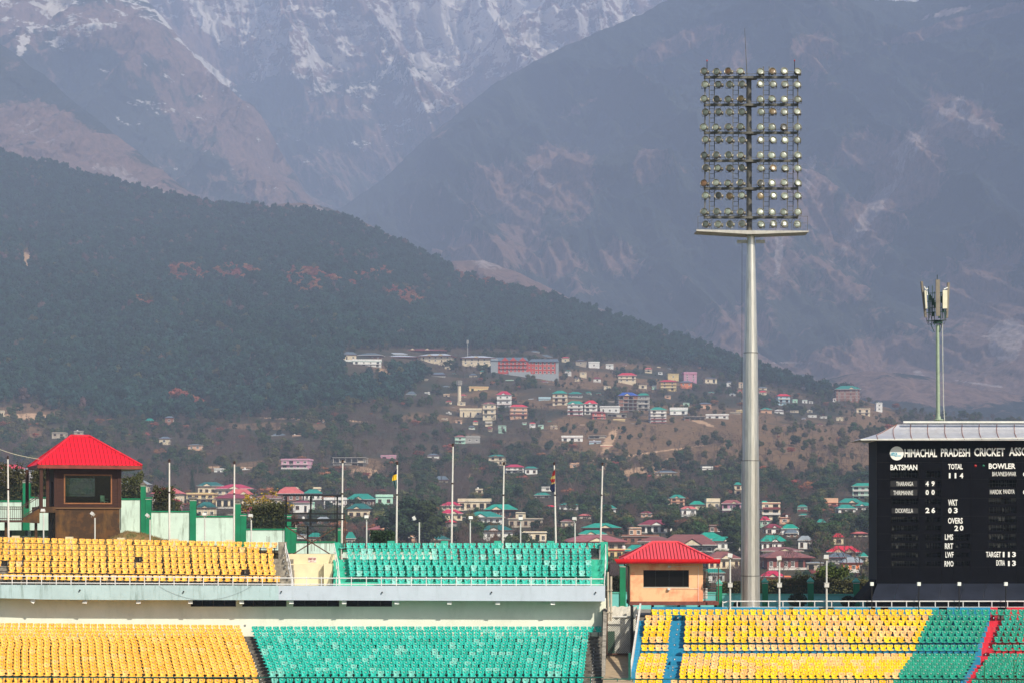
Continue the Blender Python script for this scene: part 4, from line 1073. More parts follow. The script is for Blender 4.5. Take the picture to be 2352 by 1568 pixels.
# upper tier rows
UPV_Y = [(1232.0,1243.9), (1246,1256.5), (1260,1269.5), (1273,1282.2), (1287.3,1294.5), (1300.5,1307), (1316.5,1322)]      # seat back top at u=6 and u=630
UPV_T = [1245.5, 1258.3, 1271.5, 1285, 1296, 1309.4, 1327.6]
UPD = [152.6, 151.8, 151.0, 150.2, 149.4, 148.6, 147.7]
UYR = [637, 628, 630, 630, 633, 636, 645]; UTL = [779, 797, 799, 800, 801, 802, 867]; UTR = [1380, 1358, 1359, 1359, 1359, 1360, 1361]
rs = MB()
for i in range(7):
    D = UPD[i]; (a0, a1) = UPV_Y[i]
    zt = lambda u, a0=a0, a1=a1, D=D: ZC-((a0+(a1-a0)*(u-6)/624.)-VH)/F*D
    row_seats(-12 + (R.random()*6), UYR[i], D, zt, weather('honey', .05, 3, i), MASS, miss=.012 if i in (1, 2, 3, 4, 5) else 0, skip=[(0, 14)] if i > 3 else ())
    zl, zr = zt(-420)-.82, zt(676)-.82
    if i > 1 or True:
        b = MB(); x0, x1 = W(-420, 0, D).x, W(675, 0, D).x; y0, y1 = D-.45, D+.38
        b.hexa([(x0,y0,zl-.5),(x1,y0,zr-.5),(x1,y1,zl-.5 if 0 else zr-.5),(x0,y1,zl-.5),(x0,y0,zl),(x1,y0,zr),(x1,y1,zr),(x0,y1,zl)])
        if i >= 1: _sp(b, 'step', concr, stand, ST_O, {})
    v = UPV_T[i]; zt2 = lambda u, v=v, D=D: ZC-(v-VH)/F*D
    row_seats(UTL[i], UTR[i], D, zt2, weather('jade', .12, 3, 20+i), MASS, jit=.01)
    b = MB(); z = zt2(0)-.82; b.box(W(767, 0, D).x, W(1386, 0, D).x, D-.45, D+.38, z-.5, z)
    if i >= 1: _sp(b, 'step', tealp, stand, ST_O, {})
    # seat frame beam under the row
    b = MB(); b.bar((W(-420, 0, D).x, D+.06, zt(-420)-.46), (W(UYR[i], 0, D).x, D+.06, zt(UYR[i])-.46), .03, n=4); b.bar((W(UTL[i], 0, D).x, D+.06, z+.36), (W(UTR[i], 0, D).x, D+.06, z+.36), .03, n=4)
    if i < 2:
        for u in range(20, 1370, 31):
            if 640 < u < 780: continue
            zz_ = (zt(u) if u < 700 else zt2(u)); b.bar((W(u, 0, D).x, D+.06, zz_-.95), (W(u, 0, D).x, D+.06, zz_-.46), .018, n=4)
    _sp(b, 'seat_beam', steel, stand, ST_O, {})
# cream block between the two stairs, stairs, sign
b = MB(); b.uv(654, 1396, 1345, 1560, 147.6, .3)
b.v = b.v  # body wall between tiers built below
b = MB(); b.uv(662, 771.5, 1271, 1294, 151.6, 3.0); _sp(b, 'stair_house_wall', cream, stand, ST_O, {})
b = MB(); b.uv(668, 741.7, 1293.4, 1343, 150.8, 1.0); b.uv(743.5, 763, 1293, 1343, 150.2, 1.6); _sp(b, 'stair_house_wall', cream, stand, ST_O, {})
sgn = MB(); sgn.uv(708, 726.5, 1278, 1290, 151.57, .03); sg = _sp(sgn, 'sign_board', mat('sign_white', (.62,.58,.55), .7), stand, ST_O, {})
red_ink = mat('sign_red_faded', (.55,.18,.18), .8)
def text_mesh(s, m, width, height, bold=.02, depth=.02, shear=0.0):
    cu_ = bpy.data.curves.new('lettering', 'FONT'); cu_.body = s; cu_.extrude = depth; cu_.offset = bold; cu_.shear = shear; cu_.resolution_u = 2
    to = bpy.data.objects.new('lettering', cu_); col.objects.link(to)
    dg = bpy.context.evaluated_depsgraph_get(); dg.update()
    me = bpy.data.meshes.new_from_object(to.evaluated_get(dg)); bpy.data.objects.remove(to)
    co = np.zeros(len(me.vertices)*3); me.vertices.foreach_get('co', co); co = co.reshape(-1, 3)
    mn, mxx = co.min(0), co.max(0); c = (co-(mn+mxx)/2)/np.maximum(mxx-mn, 1e-6)
    out = np.stack([c[:,0]*width, c[:,2]*depth*2, c[:,1]*height], -1)
    out = out*np.array([1, -1, 1])
    me.vertices.foreach_set('co', out.ravel()); me.materials.clear(); me.materials.append(m); me.update(); me.flip_normals()
    return me
def letter(s, uL, uR, vT, vB, D, m, parent, org, name='lettering', bold=.02, yaw=0, depth=.015, shear=0.0):
    k = D/F; me = text_mesh(s, m, (uR-uL)*k, (vB-vT)*k, bold, depth, shear)
    o = inst(name, me, parent, W((uL+uR)/2, (vT+vB)/2, D)-Vector(org))
    return o
letter('FIRST AID', 709, 725.7, 1279.3, 1284, 151.54, red_ink, sg, ST_O, bold=.012)
b = MB(); b.uv(713, 721, 1286.8, 1287.4, 151.55, .02); b.prism([W(712, 1287.1, 151.55), W(715, 1285.7, 151.55), W(715, 1288.5, 151.55)], (0, .02, 0)); _sp(b, 'arrow', red_ink, sg, ST_O, {})
# row letters on the stair risers
blackp = mat('letter_plate_black', (.02,.02,.02), .6); whitep = mat('letter_white', (.75,.75,.72), .6)
def plate_letter(ch, u, v, D, parent=stand, org=ST_O):
    b = MB(); b.uv(u-2.2, u+2.2, v-2, v+2, D-.02, .02); p = _sp(b, 'letter_plate', blackp, parent, org, {})
    letter(ch, u-1.3, u+1.3, v-1.4, v+1.4, D-.03, whitep, p, org, bold=.03)
for ch, u, v, i in (('X', 769+5, 1277.0, 2), ('W', 789.5, 1287, 3), ('V', 790.5, 1301.3, 4), ('U', 793.5, 1314.7, 5), ('X', 651, 1274, 2), ('W', 652, 1288, 3), ('V', 655, 1301, 4), ('U', 659.5, 1314.5, 5)):
    plate_letter(ch, u+(6 if u == 774 else 0), v, UPD[i]-.45)
# stair walls and stubs
b = MB(); b.uv(639, 657.5, 1243, 1282, 152.0, .35); _sp(b, 'stair_pier', concr, stand, ST_O, {})
b = MB(); b.uv(768, 779, 1244, 1330, 152.4, .35); _sp(b, 'stair_pier', tealp, stand, ST_O, {})
b = MB(); b.uv(1379.5, 1396, 1243, 1345, 152.0, .5); _sp(b, 'end_pier', tealp, stand, ST_O, {})
for u in (35, 158, 277, 400, 526): b = MB(); b.uv(u-8, u+8, 1228+u*.019, 1262, 153.4, .4); _sp(b, 'pier_stub', cream, stand, ST_O, {})
for u in (898, 1021, 1143, 1265): b = MB(); b.uv(u-8, u+8, 1240.5, 1262, 153.4, .4); _sp(b, 'pier_stub', tealp, stand, ST_O, {})
for i in range(7):
    u = 1116+R.uniform(0, 18); b = MB(); 
for i in range(9):
    u = 1126.5+i*2.0+R.uniform(-.6, .6)
    b = MB() if i == 0 else b; b.bar(W(u, 1243, 153.5), W(u+R.uniform(-.8, .8), 1190+R.uniform(0, 14), 153.5), .016, n=4)
_sp(b, 'rebar', mat('rusty_rebar', (.12,.06,.04), .8), stand, ST_O, {})
b = MB()
for u, v in ((613, 1229),(616, 1231),(619.5, 1230),(716,1246),(722,1244),(746,1243),(749,1246),(757,1246)): b.bar(W(u, 1244 if u < 650 else 1264, 153.5), W(u, v, 153.5), .018, n=4)
_sp(b, 'rebar', mat('rusty_rebar', (.12,.06,.04), .8), stand, ST_O, {})
# floor slab of the upper tier, parapet, wall, soffit
FL = lambda u: 1341.5+(min(u, 700)+0)*.0031; FBt = lambda u: np.interp(u, [-420, 0, 100, 250, 640, 1390], [1366, 1372, 1375, 1376, 1376.5, 1379.3])
b = MB(); usl = [-420, 0, 100, 250, 450, 640]
for a_, c_ in zip(usl[:-1], usl[1:]): b.uv(a_, c_, (FL(a_), FL(c_)), (FBt(a_), FBt(c_)), 146.0, .22)
parap = _sp(b, 'parapet', fasc, stand, ST_O, {})
b = MB(); usl = [640, 900, 1200, 1390]
for a_, c_ in zip(usl[:-1], usl[1:]): b.uv(a_, c_, (FL(a_), FL(c_)), (FBt(a_), FBt(c_)), 146.0, .22)
_sp(b, 'parapet', fasc2, stand, ST_O, {})
b = MB()
for u, v in ((184, 1353.5), (422, 1357), (646.5, 1357), (878, 1358.5), (1129, 1358.5), (1368, 1359)):
    b.lathe([(.05, 0), (.06, -.12)], n=8, c=tuple(W(u, v, 145.99)), axis='y')
_sp(b, 'drain_pipe', mat('pipe_black', (.02,.02,.02), .6), parap, ST_O, {})
zf = ZC-(1345-VH)/F*146
b = MB(); b.box(W(-420, 0, 146).x, W(1390, 0, 146).x, 146.22, 154, zf-.9, zf-.12); _sp(b, 'floor_slab', wallm, stand, ST_O, {})
b = MB()
WALLD = 147.35
wx0, wx1 = W(-420, 0, WALLD).x, W(1392, 0, WALLD).x; zw0 = ZC-(1562-VH)/F*135
segs = [(-420, 438), (542, 556), (658, 673), (779, 795), (900.5, 1392)]
ztw, zwt, zwb = zf-.9, ZC-(1376-VH)/F*WALLD, ZC-(1391.5-VH)/F*WALLD
for a_, c_ in segs: b.box(W(a_, 0, WALLD).x, W(c_, 0, WALLD).x, WALLD, WALLD+.3, zwb, ztw)
b.box(wx0, wx1, WALLD, WALLD+.3, zw0, zwb); _sp(b, 'back_wall', wallm, stand, ST_O, {})
for a_, c_ in ((438, 542), (556, 658), (673, 779), (795, 900.5)):
    b = MB(); x0, x1 = W(a_, 0, WALLD).x, W(c_, 0, WALLD).x
    b.box(x0, x1, WALLD+.28, WALLD+.3, zwb, ztw, 1)
    for f in (0, .25, .5, .75, 1): b.box(x0+(x1-x0-.05)*f, x0+(x1-x0-.05)*f+.05, WALLD+.08, WALLD+.14, zwb, ztw, 0)
    b.box(x0, x1, WALLD+.06, WALLD+.2, zwb, zwb+.05, 0)
    _sp(b, 'window', [mat('window_frame_dark', (.05,.04,.035), .6), mat('tinted_glass', (.006,.005,.004), .2, spec=.15)], stand, ST_O, {})
# little floodlights under the parapet
for i, u in enumerate((76, 196, 319, 438, 555, 669.5, 790.7, 911, 1032, 1143.6, 1269)):
    p = W(u, FBt(u)+5.0, 146.35)-ST_O; b = MB()
    b.box(-.13, .13, -.1, .08, -.12, .10); b.box(-.16, .16, -.13, -.09, -.15, .13); b.bar((0,0,.1), (0,.05,.25), .02, n=5)
    o = b.build('small_floodlight', lampm, stand); o.location = p; o.rotation_euler = (-.35, 0.6 if i == 0 else R.uniform(-.1, .1), R.uniform(-.2, .2))
# sagging wire on the parapet
b = MB(); b.tube([W(u, 1343+33*math.sin(math.pi*(u-365)/(578-365))**.8, 145.96) for u in np.linspace(366, 577, 24)], .008, n=4); _sp(b, 'sagging_wire', mat('grey_wire', (.2,.22,.24), .7), stand, ST_O, {})
# white guard rail
def guard_rail(root, org, us, vt, vb, D, m, r=.042, pr=.022):
    b = MB(); b.tube([W(u, vt(u), D) for u in us], r, n=6); _sp(b, 'top_rail', m, root, org, {})
    b = MB(); b.tube([W(u, vb(u), D) for u in us], r*.85, n=6); _sp(b, 'bottom_rail', m, root, org, {})
gr_ = thing('guard_rail', W(700, 1342, 146.1), 'white tubular guard rail along the upper tier of the left grandstand', 'railing')
vt_ = lambda u: np.interp(u, [-420, 0, 640, 1386], [1318, 1321, 1325.8, 1328]); vb_ = lambda u: np.interp(u, [-420, 0, 640, 1386], [1334, 1336.5, 1340, 1341.3])
guard_rail(gr_, gr_.location, [-420, 0, 640, 1386], vt_, vb_, 146.1, wrail)
pm = MB(); pm.bar((0,0,-.02), (0,0,.66), .034, n=6); pmm = pm.mesh('post', wrail)
u = -6.0
while u < 1390: p = W(u, vb_(u)+3.5, 146.1); inst('post', pmm, gr_, p-Vector(gr_.location)); u += 33.8 if u < 700 else 34.4
# sloping handrails of the two stairs
for k, (ua, va, ub, vb2, lab) in enumerate(((655, 1246, 673, 1340, 'peeling white stair handrail beside the yellow upper seats'), (767, 1246, 781, 1338, 'white stair handrail beside the green upper seats'), (1391, 1249, 1388, 1338, 'peeling white handrail at the right end of the upper tier'))):
    A_, B_ = W(ua, va, 152), W(ub, vb2, 147); t = thing('handrail', B_, lab, 'railing')
    b = MB(); b.tube([A_, A_.lerp(B_, .5)+Vector((.08, 0, .05)), B_], .03, n=6); b.tube([A_-Vector((0,0,.35)), B_-Vector((0,0,.3))], .025, n=6); o = b.build('rail', wrail, t, B_); o.location = (0,0,0)
    for f in (0, .2, .4, .6, .8, 1): b = MB(); p = A_.lerp(B_, f); b.bar(p, p-Vector((0,0,.75)), .025, n=6); o = b.build('post', wrail, t, B_); o.location = (0,0,0)
# lower tier
LV = [1430.6+7.65*i for i in range(15)] + [1555]; LDs = [146.3-.8*i for i in range(16)]
LTV = [1436.9+7.32*i for i in range(15)] + [1556.5]
for i in range(16):
    D = LDs[i]; v = LV[i]
    yr = 552+41*i/14.; tl = 577.8+42*i/14.; tr = (1381 if i == 0 else 1352.8-11*(i-1)/13.)
    zt = lambda u, v=v, D=D: ZC-(v+ (u-200)*.010-VH)/F*D
    row_seats(-14-R.uniform(0, 8), yr, D, zt, weather('amber', .05, 3, 40+i), MASS, jit=.012, gw=.04)
    v2 = LTV[i]; zt2 = lambda u, v2=v2, D=D: ZC-(v2-VH)/F*D
    row_seats(tl, tr, D, zt2, weather('teal', .12, 3, 60+i), MASS, jit=.012, gw=.04)
    zc = zt(580)-.82
    b = MB(); b.box(W(-420, 0, D).x, W(1385, 0, D).x, D-.42, D+.38, zc-.5, zc-.0)
    _sp(b, 'step', concr2, stand, ST_O, {})
    b = MB(); b.bar((W(-420, 0, D).x, D+.06, zc+.36), (W(yr, 0, D).x, D+.06, zc+.36), .03, n=4); b.bar((W(tl, 0, D).x, D+.06, zc+.36), (W(tr, 0, D).x, D+.06, zc+.36), .03, n=4); _sp(b, 'seat_beam', steel, stand, ST_O, {})
    if 1 <= i < 16 and i % 1 == 0:
        ch = 'PONMLKJIHGFEDCBA'[i-1]
        uu_ = (yr+tl)/2; p = W(uu_, 0, D-.42); vv_ = VH-(zc-.1-ZC)/(D-.42)*F
        if i > 3: plate_letter(ch, uu_-1, vv_, D-.42)
        if i > 2: plate_letter(ch, 1366-8*i/15., vv_, D-.42)
b = MB(); b.box(W(-420, 0, 133).x, W(1386, 0, 133).x, 133.2, 133.5, .4, ZC-(1556-VH)/F*134-.82); _sp(b, 'front_wall', concr, stand, ST_O, {})
plate_letter('Q', 562.5, 1435, WALLD)
# end wall of the left stand and the rough concrete edge
b = MB(); b.hexa([W(1382,1568,135), W(1390,1568,135), W(1394,1420,147), W(1386,1420,147), W(1382,1548,135), W(1390,1548,135), W(1394,1395,147), W(1386,1395,147)]); _sp(b, 'side_wall', concr, stand, ST_O, {})
b = MB(); b.uv(1384.5, 1393, 1398, 1470, 146.6, .7); _sp(b, 'side_pier', mat('raw_concrete', (.15,.13,.11), .95, .4, 4, bump=.5), stand, ST_O, {})
for u, top, lab in ((1397.5, 1312, 'left'), (1403.5, 1322, 'right')):
    t = thing('drain_pipe', W(u, 1425, 146.2), 'tall beige drain pipe at the end of the grandstand, %s one of two' % lab, 'pipe')
    b = MB(); b.bar((0,0,0), (-.05 if lab == 'left' else 0, 0, (1425-top)*146.2/F), .085, n=8); b.build('pipe', mat('pipe_beige', (.50,.43,.33), .7, .2, 3), t)
    b = MB(); b.box(-.12, .12, -.12, .12, .6, .68); b.box(-.12, .12, -.12, .12, 2.2, 2.28); b.build('clamp', mat('pipe_beige', (.5,.43,.33)), t)

# green front railing of both stands
def green_rail(uL, uR, v, D, label):
    t = thing('front_rail', W((uL+uR)/2, v+34, D), label, 'railing'); o_ = Vector(t.location)
    b = MB(); b.bar(W(uL, v, D), W(uR, v, D), .035, n=6); o = b.build('top_rail', grail, t, o_); o.location = (0,0,0)
    b = MB(); b.bar(W(uL, v+26, D), W(uR, v+26, D), .03, n=6); o = b.build('bottom_rail', grail, t, o_); o.location = (0,0,0)
    pm = MB(); pm.bar((0,0,-.2), (0,0,34*D/F), .03, n=6); me = pm.mesh('post', grail); u = uL+32
    while u < uR: inst('post', me, t, W(u, v+34, D)-o_); u += 34.6
green_rail(-60, 1386, 1554.0, 133.4, 'dark green tubular rail in front of the left grandstand')
green_rail(1386, 2420, 1558.0, 133.1, 'dark green tubular rail in front of the right stand')

# ------------------------------------------------------------------ right stand
blue = mat('blue_paint', (.012,.24,.42), .8, .12, 2, streak=.35, streak_col=(.30,.36,.38), aniso_scale=2.5)
blue2 = mat('blue_paint_deep', (.008,.15,.30), .8, .15, 2)
redp = mat('red_paint', (.62,.02,.045), .8, .12, 2, streak=.3, streak_col=(.55,.35,.35), aniso_scale=2.5)
RO = W(1900, 1450, 147)
rst = thing('seating_stand', RO, 'low seating stand with blue steps, yellow and green seats below the scoreboard', 'grandstand')
RV = [1398, 1411.6, 1423.4, 1435.5, 1448, 1460.8, 1479, 1499, 1506.2, 1513.3, 1520.4, 1527.5, 1534.8, 1542.6, 1560.5]
RD = [146.6, 145.8, 145.0, 144.2, 143.4, 142.6, 141.3, 139.4, 138.7, 138.0, 137.3, 136.6, 135.9, 135.2, 134.2]
def lin(i, pts): return float(np.interp(i, [p[0] for p in pts], [p[1] for p in pts]))
ZT = []
for i in range(15):
    D, v = RD[i], RV[i]; z = ZC-(v-VH)/F*D; ZT.append(z)
    l0 = lin(i, [(0,1496),(1,1482),(5,1474),(6,1472),(7,1470),(13,1457.5),(14,1456)])
    a0 = lin(i, [(0,1543),(1,1543),(5,1535.6),(6,1535.6),(7,1533),(13,1523),(14,1521)]); a1 = lin(i, [(0,1543),(1,1574),(5,1570),(6,1569.6),(7,1568),(13,1560),(14,1541)])
    g0 = lin(i, [(0,2141.8),(1,2132),(3,2121),(5,2109),(6,2102),(7,2095.6),(13,2063),(14,2052)])
    r0 = lin(i, [(0,2272),(1,2272),(5,2252),(6,2247),(7,2240),(13,2213.6),(14,2204)]); r1 = lin(i, [(0,2272),(1,2305),(5,2284),(6,2279),(7,2273),(13,2242),(14,2232)])
    dest = SINGLE if i < 7 else MASS
    zt = lambda u, z=z: z
    pat = random.Random(1000+i)
    pn = [0]
    def py(j, u, i=i):
        if i == 0: return ('yellow', pat.randrange(3))
        n = fbm(u/30.+i*3.1, i*2.7, 12, 2) + pat.uniform(-.22, .22)
        return ('peach', pat.randrange(3)) if n > .545 else ('yellow', pat.randrange(3))
    gr = lambda j, u: ('green', R.randrange(3))
    if i == 0:
        row_seats(l0, g0, D, zt, py, dest, gap=4, gw=.02, info=(i, 'y')); row_seats(g0, 2420, D, zt, gr, dest, gw=.02, info=(i, 'g'))
    else:
        row_seats(l0, a0, D, zt, py, dest, gap=0, gw=0, info=(i, 'l')); row_seats(a1, g0, D, zt, py, dest, gap=0, gw=0, info=(i, 'y'))
        row_seats(g0, r0, D, zt, gr, dest, gap=0, gw=0, info=(i, 'g')); row_seats(r1, 2420, D, zt, gr, dest, gap=0, gw=0, info=(i, 'r'), miss=0)
    zs_ = z-.82; nx_ = RD[i+1] if i < 14 else 133.4
    zlow = (ZC-(RV[i+1]-VH)/F*RD[i+1]-.82 if i < 14 else zs_-.6)
    y0, y1 = (D+nx_)/2+.0, D+.40
    xs_l, xs_r, xe = W(1462-i*.8, 0, D).x, W(lin(i, [(0,2285),(5,2266),(14,2226)]), 0, D).x, W(2900, 0, D).x
    b = MB(); b.box(xs_l, xs_r-W(UC+15, 0, D).x*0-.5, y0, y1, zlow-.2, zs_); _sp(b, 'step', blue, rst, RO, {})
    b = MB(); b.box(xs_r-.5+.003, xe, y0, y1, zlow-.2, zs_); _sp(b, 'step', redp, rst, RO, {})
    # aisle half steps
    if i > 0:
        for (a_, c_, m_) in ((a0+1, a1-1, blue), (r0+3, r1-1, redp)):
            if i in (6, 7, 13): 
                b = MB(); b.box(W(a_, 0, D).x, W(c_, 0, D).x, y0-.45, y0-.002, zlow-.15, (zs_+zlow)/2); _sp(b, 'step', m_, rst, RO, {})
    b = MB(); b.bar((W(l0-4, 0, D).x, D+.06, zs_+.36), (W(a0 if i else 1543, 0, D).x, D+.06, zs_+.36), .03, n=4)
    b.bar((W(a1, 0, D).x, D+.06, zs_+.36), (W(r0, 0, D).x, D+.06, zs_+.36), .03, n=4); b.bar((W(r1, 0, D).x, D+.06, zs_+.36), (xe, D+.06, zs_+.36), .03, n=4)
    _sp(b, 'seat_beam', steel, rst, RO, {})
for ch, u, v, i in (('P', 1557.5, 1417.5, 0), ('O', 1558, 1431.5, 1), ('N', 1556, 1444, 2), ('M', 1554, 1455.5, 3), ('K', 1549.5, 1479.5, 5), ('I', 1549.5, 1512.5, 7), ('H', 1545.5, 1531, 9), ('G', 1545, 1537.5, 10), ('E', 1541, 1551.8, 12),
                    ('P', 2282.7, 1417.5, 0), ('O', 2293, 1434.5, 1), ('N', 2288.5, 1446, 2), ('M', 2283, 1457.5, 3), ('L', 2278, 1471, 4), ('K', 2272.5, 1484, 5), ('J', 2263.5, 1501, 6)):
    plate_letter(ch, u, v, (RD[i]+RD[i+1])/2-.0, rst, RO)
# back wall panels behind the top row
zb = ZT[0]-.82
b = MB(); b.box(W(1498, 0, 147.3).x, W(1672, 0, 147.3).x, 147.2, 147.35, zb-1, ZC-(1392.6-VH)/F*147.2)
for a_, c_ in ((1676, 1812), (1822, 1880), (1915, 2000), (2010, 2022), (2040, 2156), (2175, 2274)): b.box(W(a_, 0, 147.3).x, W(c_, 0, 147.3).x, 147.2, 147.35, zb-1, ZC-(1393.2-VH)/F*147.2)
_sp(b, 'back_wall', blue, rst, RO, {})
b = MB(); b.box(W(2274.2, 0, 147.3).x, W(2291, 0, 147.3).x, 147.2, 147.35, zb-1, ZC-(1393.2-VH)/F*147.2); b.box(W(2312, 0, 147.3).x, W(2600, 0, 147.3).x, 147.2, 147.35, zb-1, ZC-(1393.2-VH)/F*147.2)
_sp(b, 'back_wall', redp, rst, RO, {})
b = MB(); b.box(W(1497, 0, 147.5).x, W(2700, 0, 147.5).x, 147.38, 148.6, 1.0, ZC-(1400-VH)/F*147.4); _sp(b, 'rear_slab', mat('raw_concrete', (.15,.13,.11)), rst, RO, {})
# left flank wall (blue) and slanting white wall of the passage
b = MB(); b.hexa([W(1449,1568,134), W(1458,1568,134), W(1480,1480,147), W(1466,1480,147), W(1449,1540,134), W(1458,1540,134), W(1480,1440,147), W(1466,1440,147)]); _sp(b, 'side_wall', blue, rst, RO, {})
b = MB(); b.hexa([W(1446,1553,133.8), W(1449.5,1553,133.8), W(1472.5,1394,147.4), W(1468.5,1394,147.4), W(1446,1536,133.8), W(1449.5,1536,133.8), W(1473,1384,147.4), W(1469,1384,147.4)]); _sp(b, 'passage_wall', mat('passage_white', (.62,.60,.56), .9, .1, 1, streak=.5, streak_col=(.2,.16,.13)), rst, RO, {})
b = MB(); b.box(W(1446, 0, 133.6).x, W(2700, 0, 133.6).x, 133.3, 133.45, .4, ZT[14]-.9); _sp(b, 'front_wall', grail, rst, RO, {})
b = MB(); b.uv(1443.5, 1449, 1498, 1570, 133.6, .12); _sp(b, 'gate_leaf', grail, rst, RO, {})
# white rail at the back of the right stand
t = thing('guard_rail', W(1900, 1393, 147.4), 'white guard rail behind the top row, in front of the scoreboard', 'railing'); o_ = Vector(t.location)
b = MB(); b.tube([W(1660, 1383, 147.4), W(1672, 1379.3, 147.4), W(2420, 1379.3, 147.4)], .045, n=6); o = b.build('top_rail', wrail, t, o_); o.location = (0,0,0)
b = MB(); b.bar(W(1660, 1392.5, 147.4), W(2420, 1392.5, 147.4), .02, n=6); o = b.build('bottom_rail', wrail, t, o_); o.location = (0,0,0)
pm = MB(); pm.bar((0,0,0), (0,0,.46), .04, n=6); pmm = pm.mesh('post', wrail); u = 1660
while u < 2410: inst('post', pmm, t, W(u, 1393.3, 147.4)-o_); u += R.choice([33, 34, 36, 39, 30])
# mesh fence at the bottom right
t = thing('mesh_fence', W(2300, 1568, 133.0), 'green welded mesh fence panel at the front of the right stand', 'fence'); o_ = Vector(t.location)
for u in (2261.5, 2329, 2396): b = MB(); b.bar(W(u, 1575, 133.0), W(u, 1512, 133.0), .03, n=6); o = b.build('post', mat('fence_post_green', (.02,.14,.05), .6), t, o_); o.location = (0,0,0)
b = MB()
for j in range(24): u = 2261.5+j*5.6; b.bar(W(u, 1570, 133), W(u, 1513, 133), .006, n=3)
for j in range(9): v = 1514+j*7; b.bar(W(2261.5, v, 133), W(2400, v, 133), .006, n=3)
o = b.build('wire_mesh', mat('fence_post_green', (.02,.14,.05)), t, o_); o.location = (0,0,0)

# ---- link the seats: rows behind the aisle as things, the rest of the rows as one mass
SINGLE = [s for s in SINGLE if s[5][1] < 2362]
SINGLE.sort(key=lambda s: (s[5][0][0] if True else 0, s[0]))
if len(SINGLE) > 300:
    MASS += SINGLE[300:]; SINGLE = SINGLE[:300]
rn_ = ['top row', 'second row', 'third row', 'fourth row', 'fifth row', 'sixth row', 'seventh row']
blockn = {'y': 'yellow block', 'g': 'green block', 'l': 'left corner block', 'r': 'right corner block'}
def ordn(n):
    if n <= 20: return ORD[n-1]
    t_ = {2: 'twenty', 3: 'thirty', 4: 'forty'}[n//10]; r_ = n % 10
    return (t_[:-1]+'ieth') if r_ == 0 else t_ + '-' + ORD[r_-1]
cntr = {}
for (x, y, z, rz, pk_, (info, u)) in SINGLE:
    k = cntr[info] = cntr.get(info, 0)+1
    o = inst('stadium_seat', SEATM[pk_], None, (x, y, z), (1,1,1), rz)
    tag(o, '%s seat, %s from left in the %s, %s' % (pk_[0], ordn(k), rn_[info[0]].replace(', on the gangway', ''), blockn[info[1]]), 'seat', 'seats of the right stand, upper rows')
def mass(name, label, seats):
    n = len(seats); nv = len(SV); P_ = np.array([s[:3] for s in seats]); rz = np.array([s[3] for s in seats])
    c_, s_ = np.cos(rz)[:,None], np.sin(rz)[:,None]
    V = np.stack([SV[None,:,0]*c_-SV[None,:,1]*s_+P_[:,0:1], SV[None,:,0]*s_+SV[None,:,1]*c_+P_[:,1:2], np.repeat(SV[None,:,2], n, 0)+P_[:,2:3]], -1).reshape(-1, 3)
    me = bpy.data.meshes.new(name); me.vertices.add(len(V)); me.vertices.foreach_set('co', V.astype(np.float32).ravel())
    base = np.array([i for f in SF for i in f]); ls = np.array([len(f) for f in SF])
    loops = (base[None,:] + (np.arange(n)*nv)[:,None]).ravel(); me.loops.add(len(loops)); me.loops.foreach_set('vertex_index', loops.astype(np.int32))
    st_ = np.concatenate([[0], np.cumsum(ls)[:-1]]); starts = (st_[None,:]+(np.arange(n)*len(base))[:,None]).ravel()
    me.polygons.add(len(starts)); me.polygons.foreach_set('loop_start', starts.astype(np.int32)); me.polygons.foreach_set('use_smooth', np.ones(len(starts), bool))
    for k in PK: me.materials.append(PAL[k])
    me.materials.append(plate); me.materials.append(steel)
    sm = np.array(SMI); idx = np.array([PK.index(s[4]) for s in seats])
    mi = np.where(sm[None,:] == 0, idx[:,None], len(PK)+sm[None,:]-1).ravel(); me.polygons.foreach_set('material_index', mi.astype(np.int32))
    me.update(calc_edges=True); me.validate()
    o = bpy.data.objects.new(name, me); col.objects.link(o); return tag(o, label, kind='stuff')
SB2 = fixn(SEATM[PK[0]])
mass('stadium_seats', 'rows of yellow and green plastic seats filling both tiers of the grandstand', MASS)
print('seats', len(SINGLE), len(MASS))
# ------------------------------------------------------------------ ground right behind the stands
b = MB(); b.box(W(650, 0, 160).x, W(1392, 0, 160).x, 154.1, 176, 3, 11.2); b.build('terrace_ground', mat('bare_earth', (.20,.14,.09), .95, .3, 1), kind='structure')
b = MB(); b.box(W(1392.5, 0, 160).x, W(3000, 0, 160).x, 148.7, 176, 3, 7.22); b.build('terrace_paving', mat('worn_paving', (.28,.25,.21), .95, .3, 1), kind='structure')
nx_, ny_ = 120, 40
gx, gy = np.meshgrid(np.linspace(-62, W(652, 0, 158).x, nx_), np.linspace(154.2, 176, ny_))
gu = UC+gx/gy*F
top = np.interp(gu, [-600, 240, 290, 330, 380, 440, 520, 660], [12.75, 12.75, 13.45, 13.25, 12.75, 12.45, 12.2, 11.6])
gz = top + np.where(gy < 154.8, -2.5, 0) + .35*(fbm(gx*1.2, gy*1.2, 3, 4)-.5) + np.where(gu < 260, .0, .25*(fbm(gx*.7, gy*.7, 8, 3)-.5))
grassm = mat('dry_grass', (.22,.14,.055), .95, .3, 2.5, c2=(.10,.10,.03), bump=.8)
grid_mesh('embankment', gx, gy, gz, {}, grassm, kind='structure', label='dry grass bank between the upper seats and the boundary wall')
GB = MB(); q = random.Random(3)
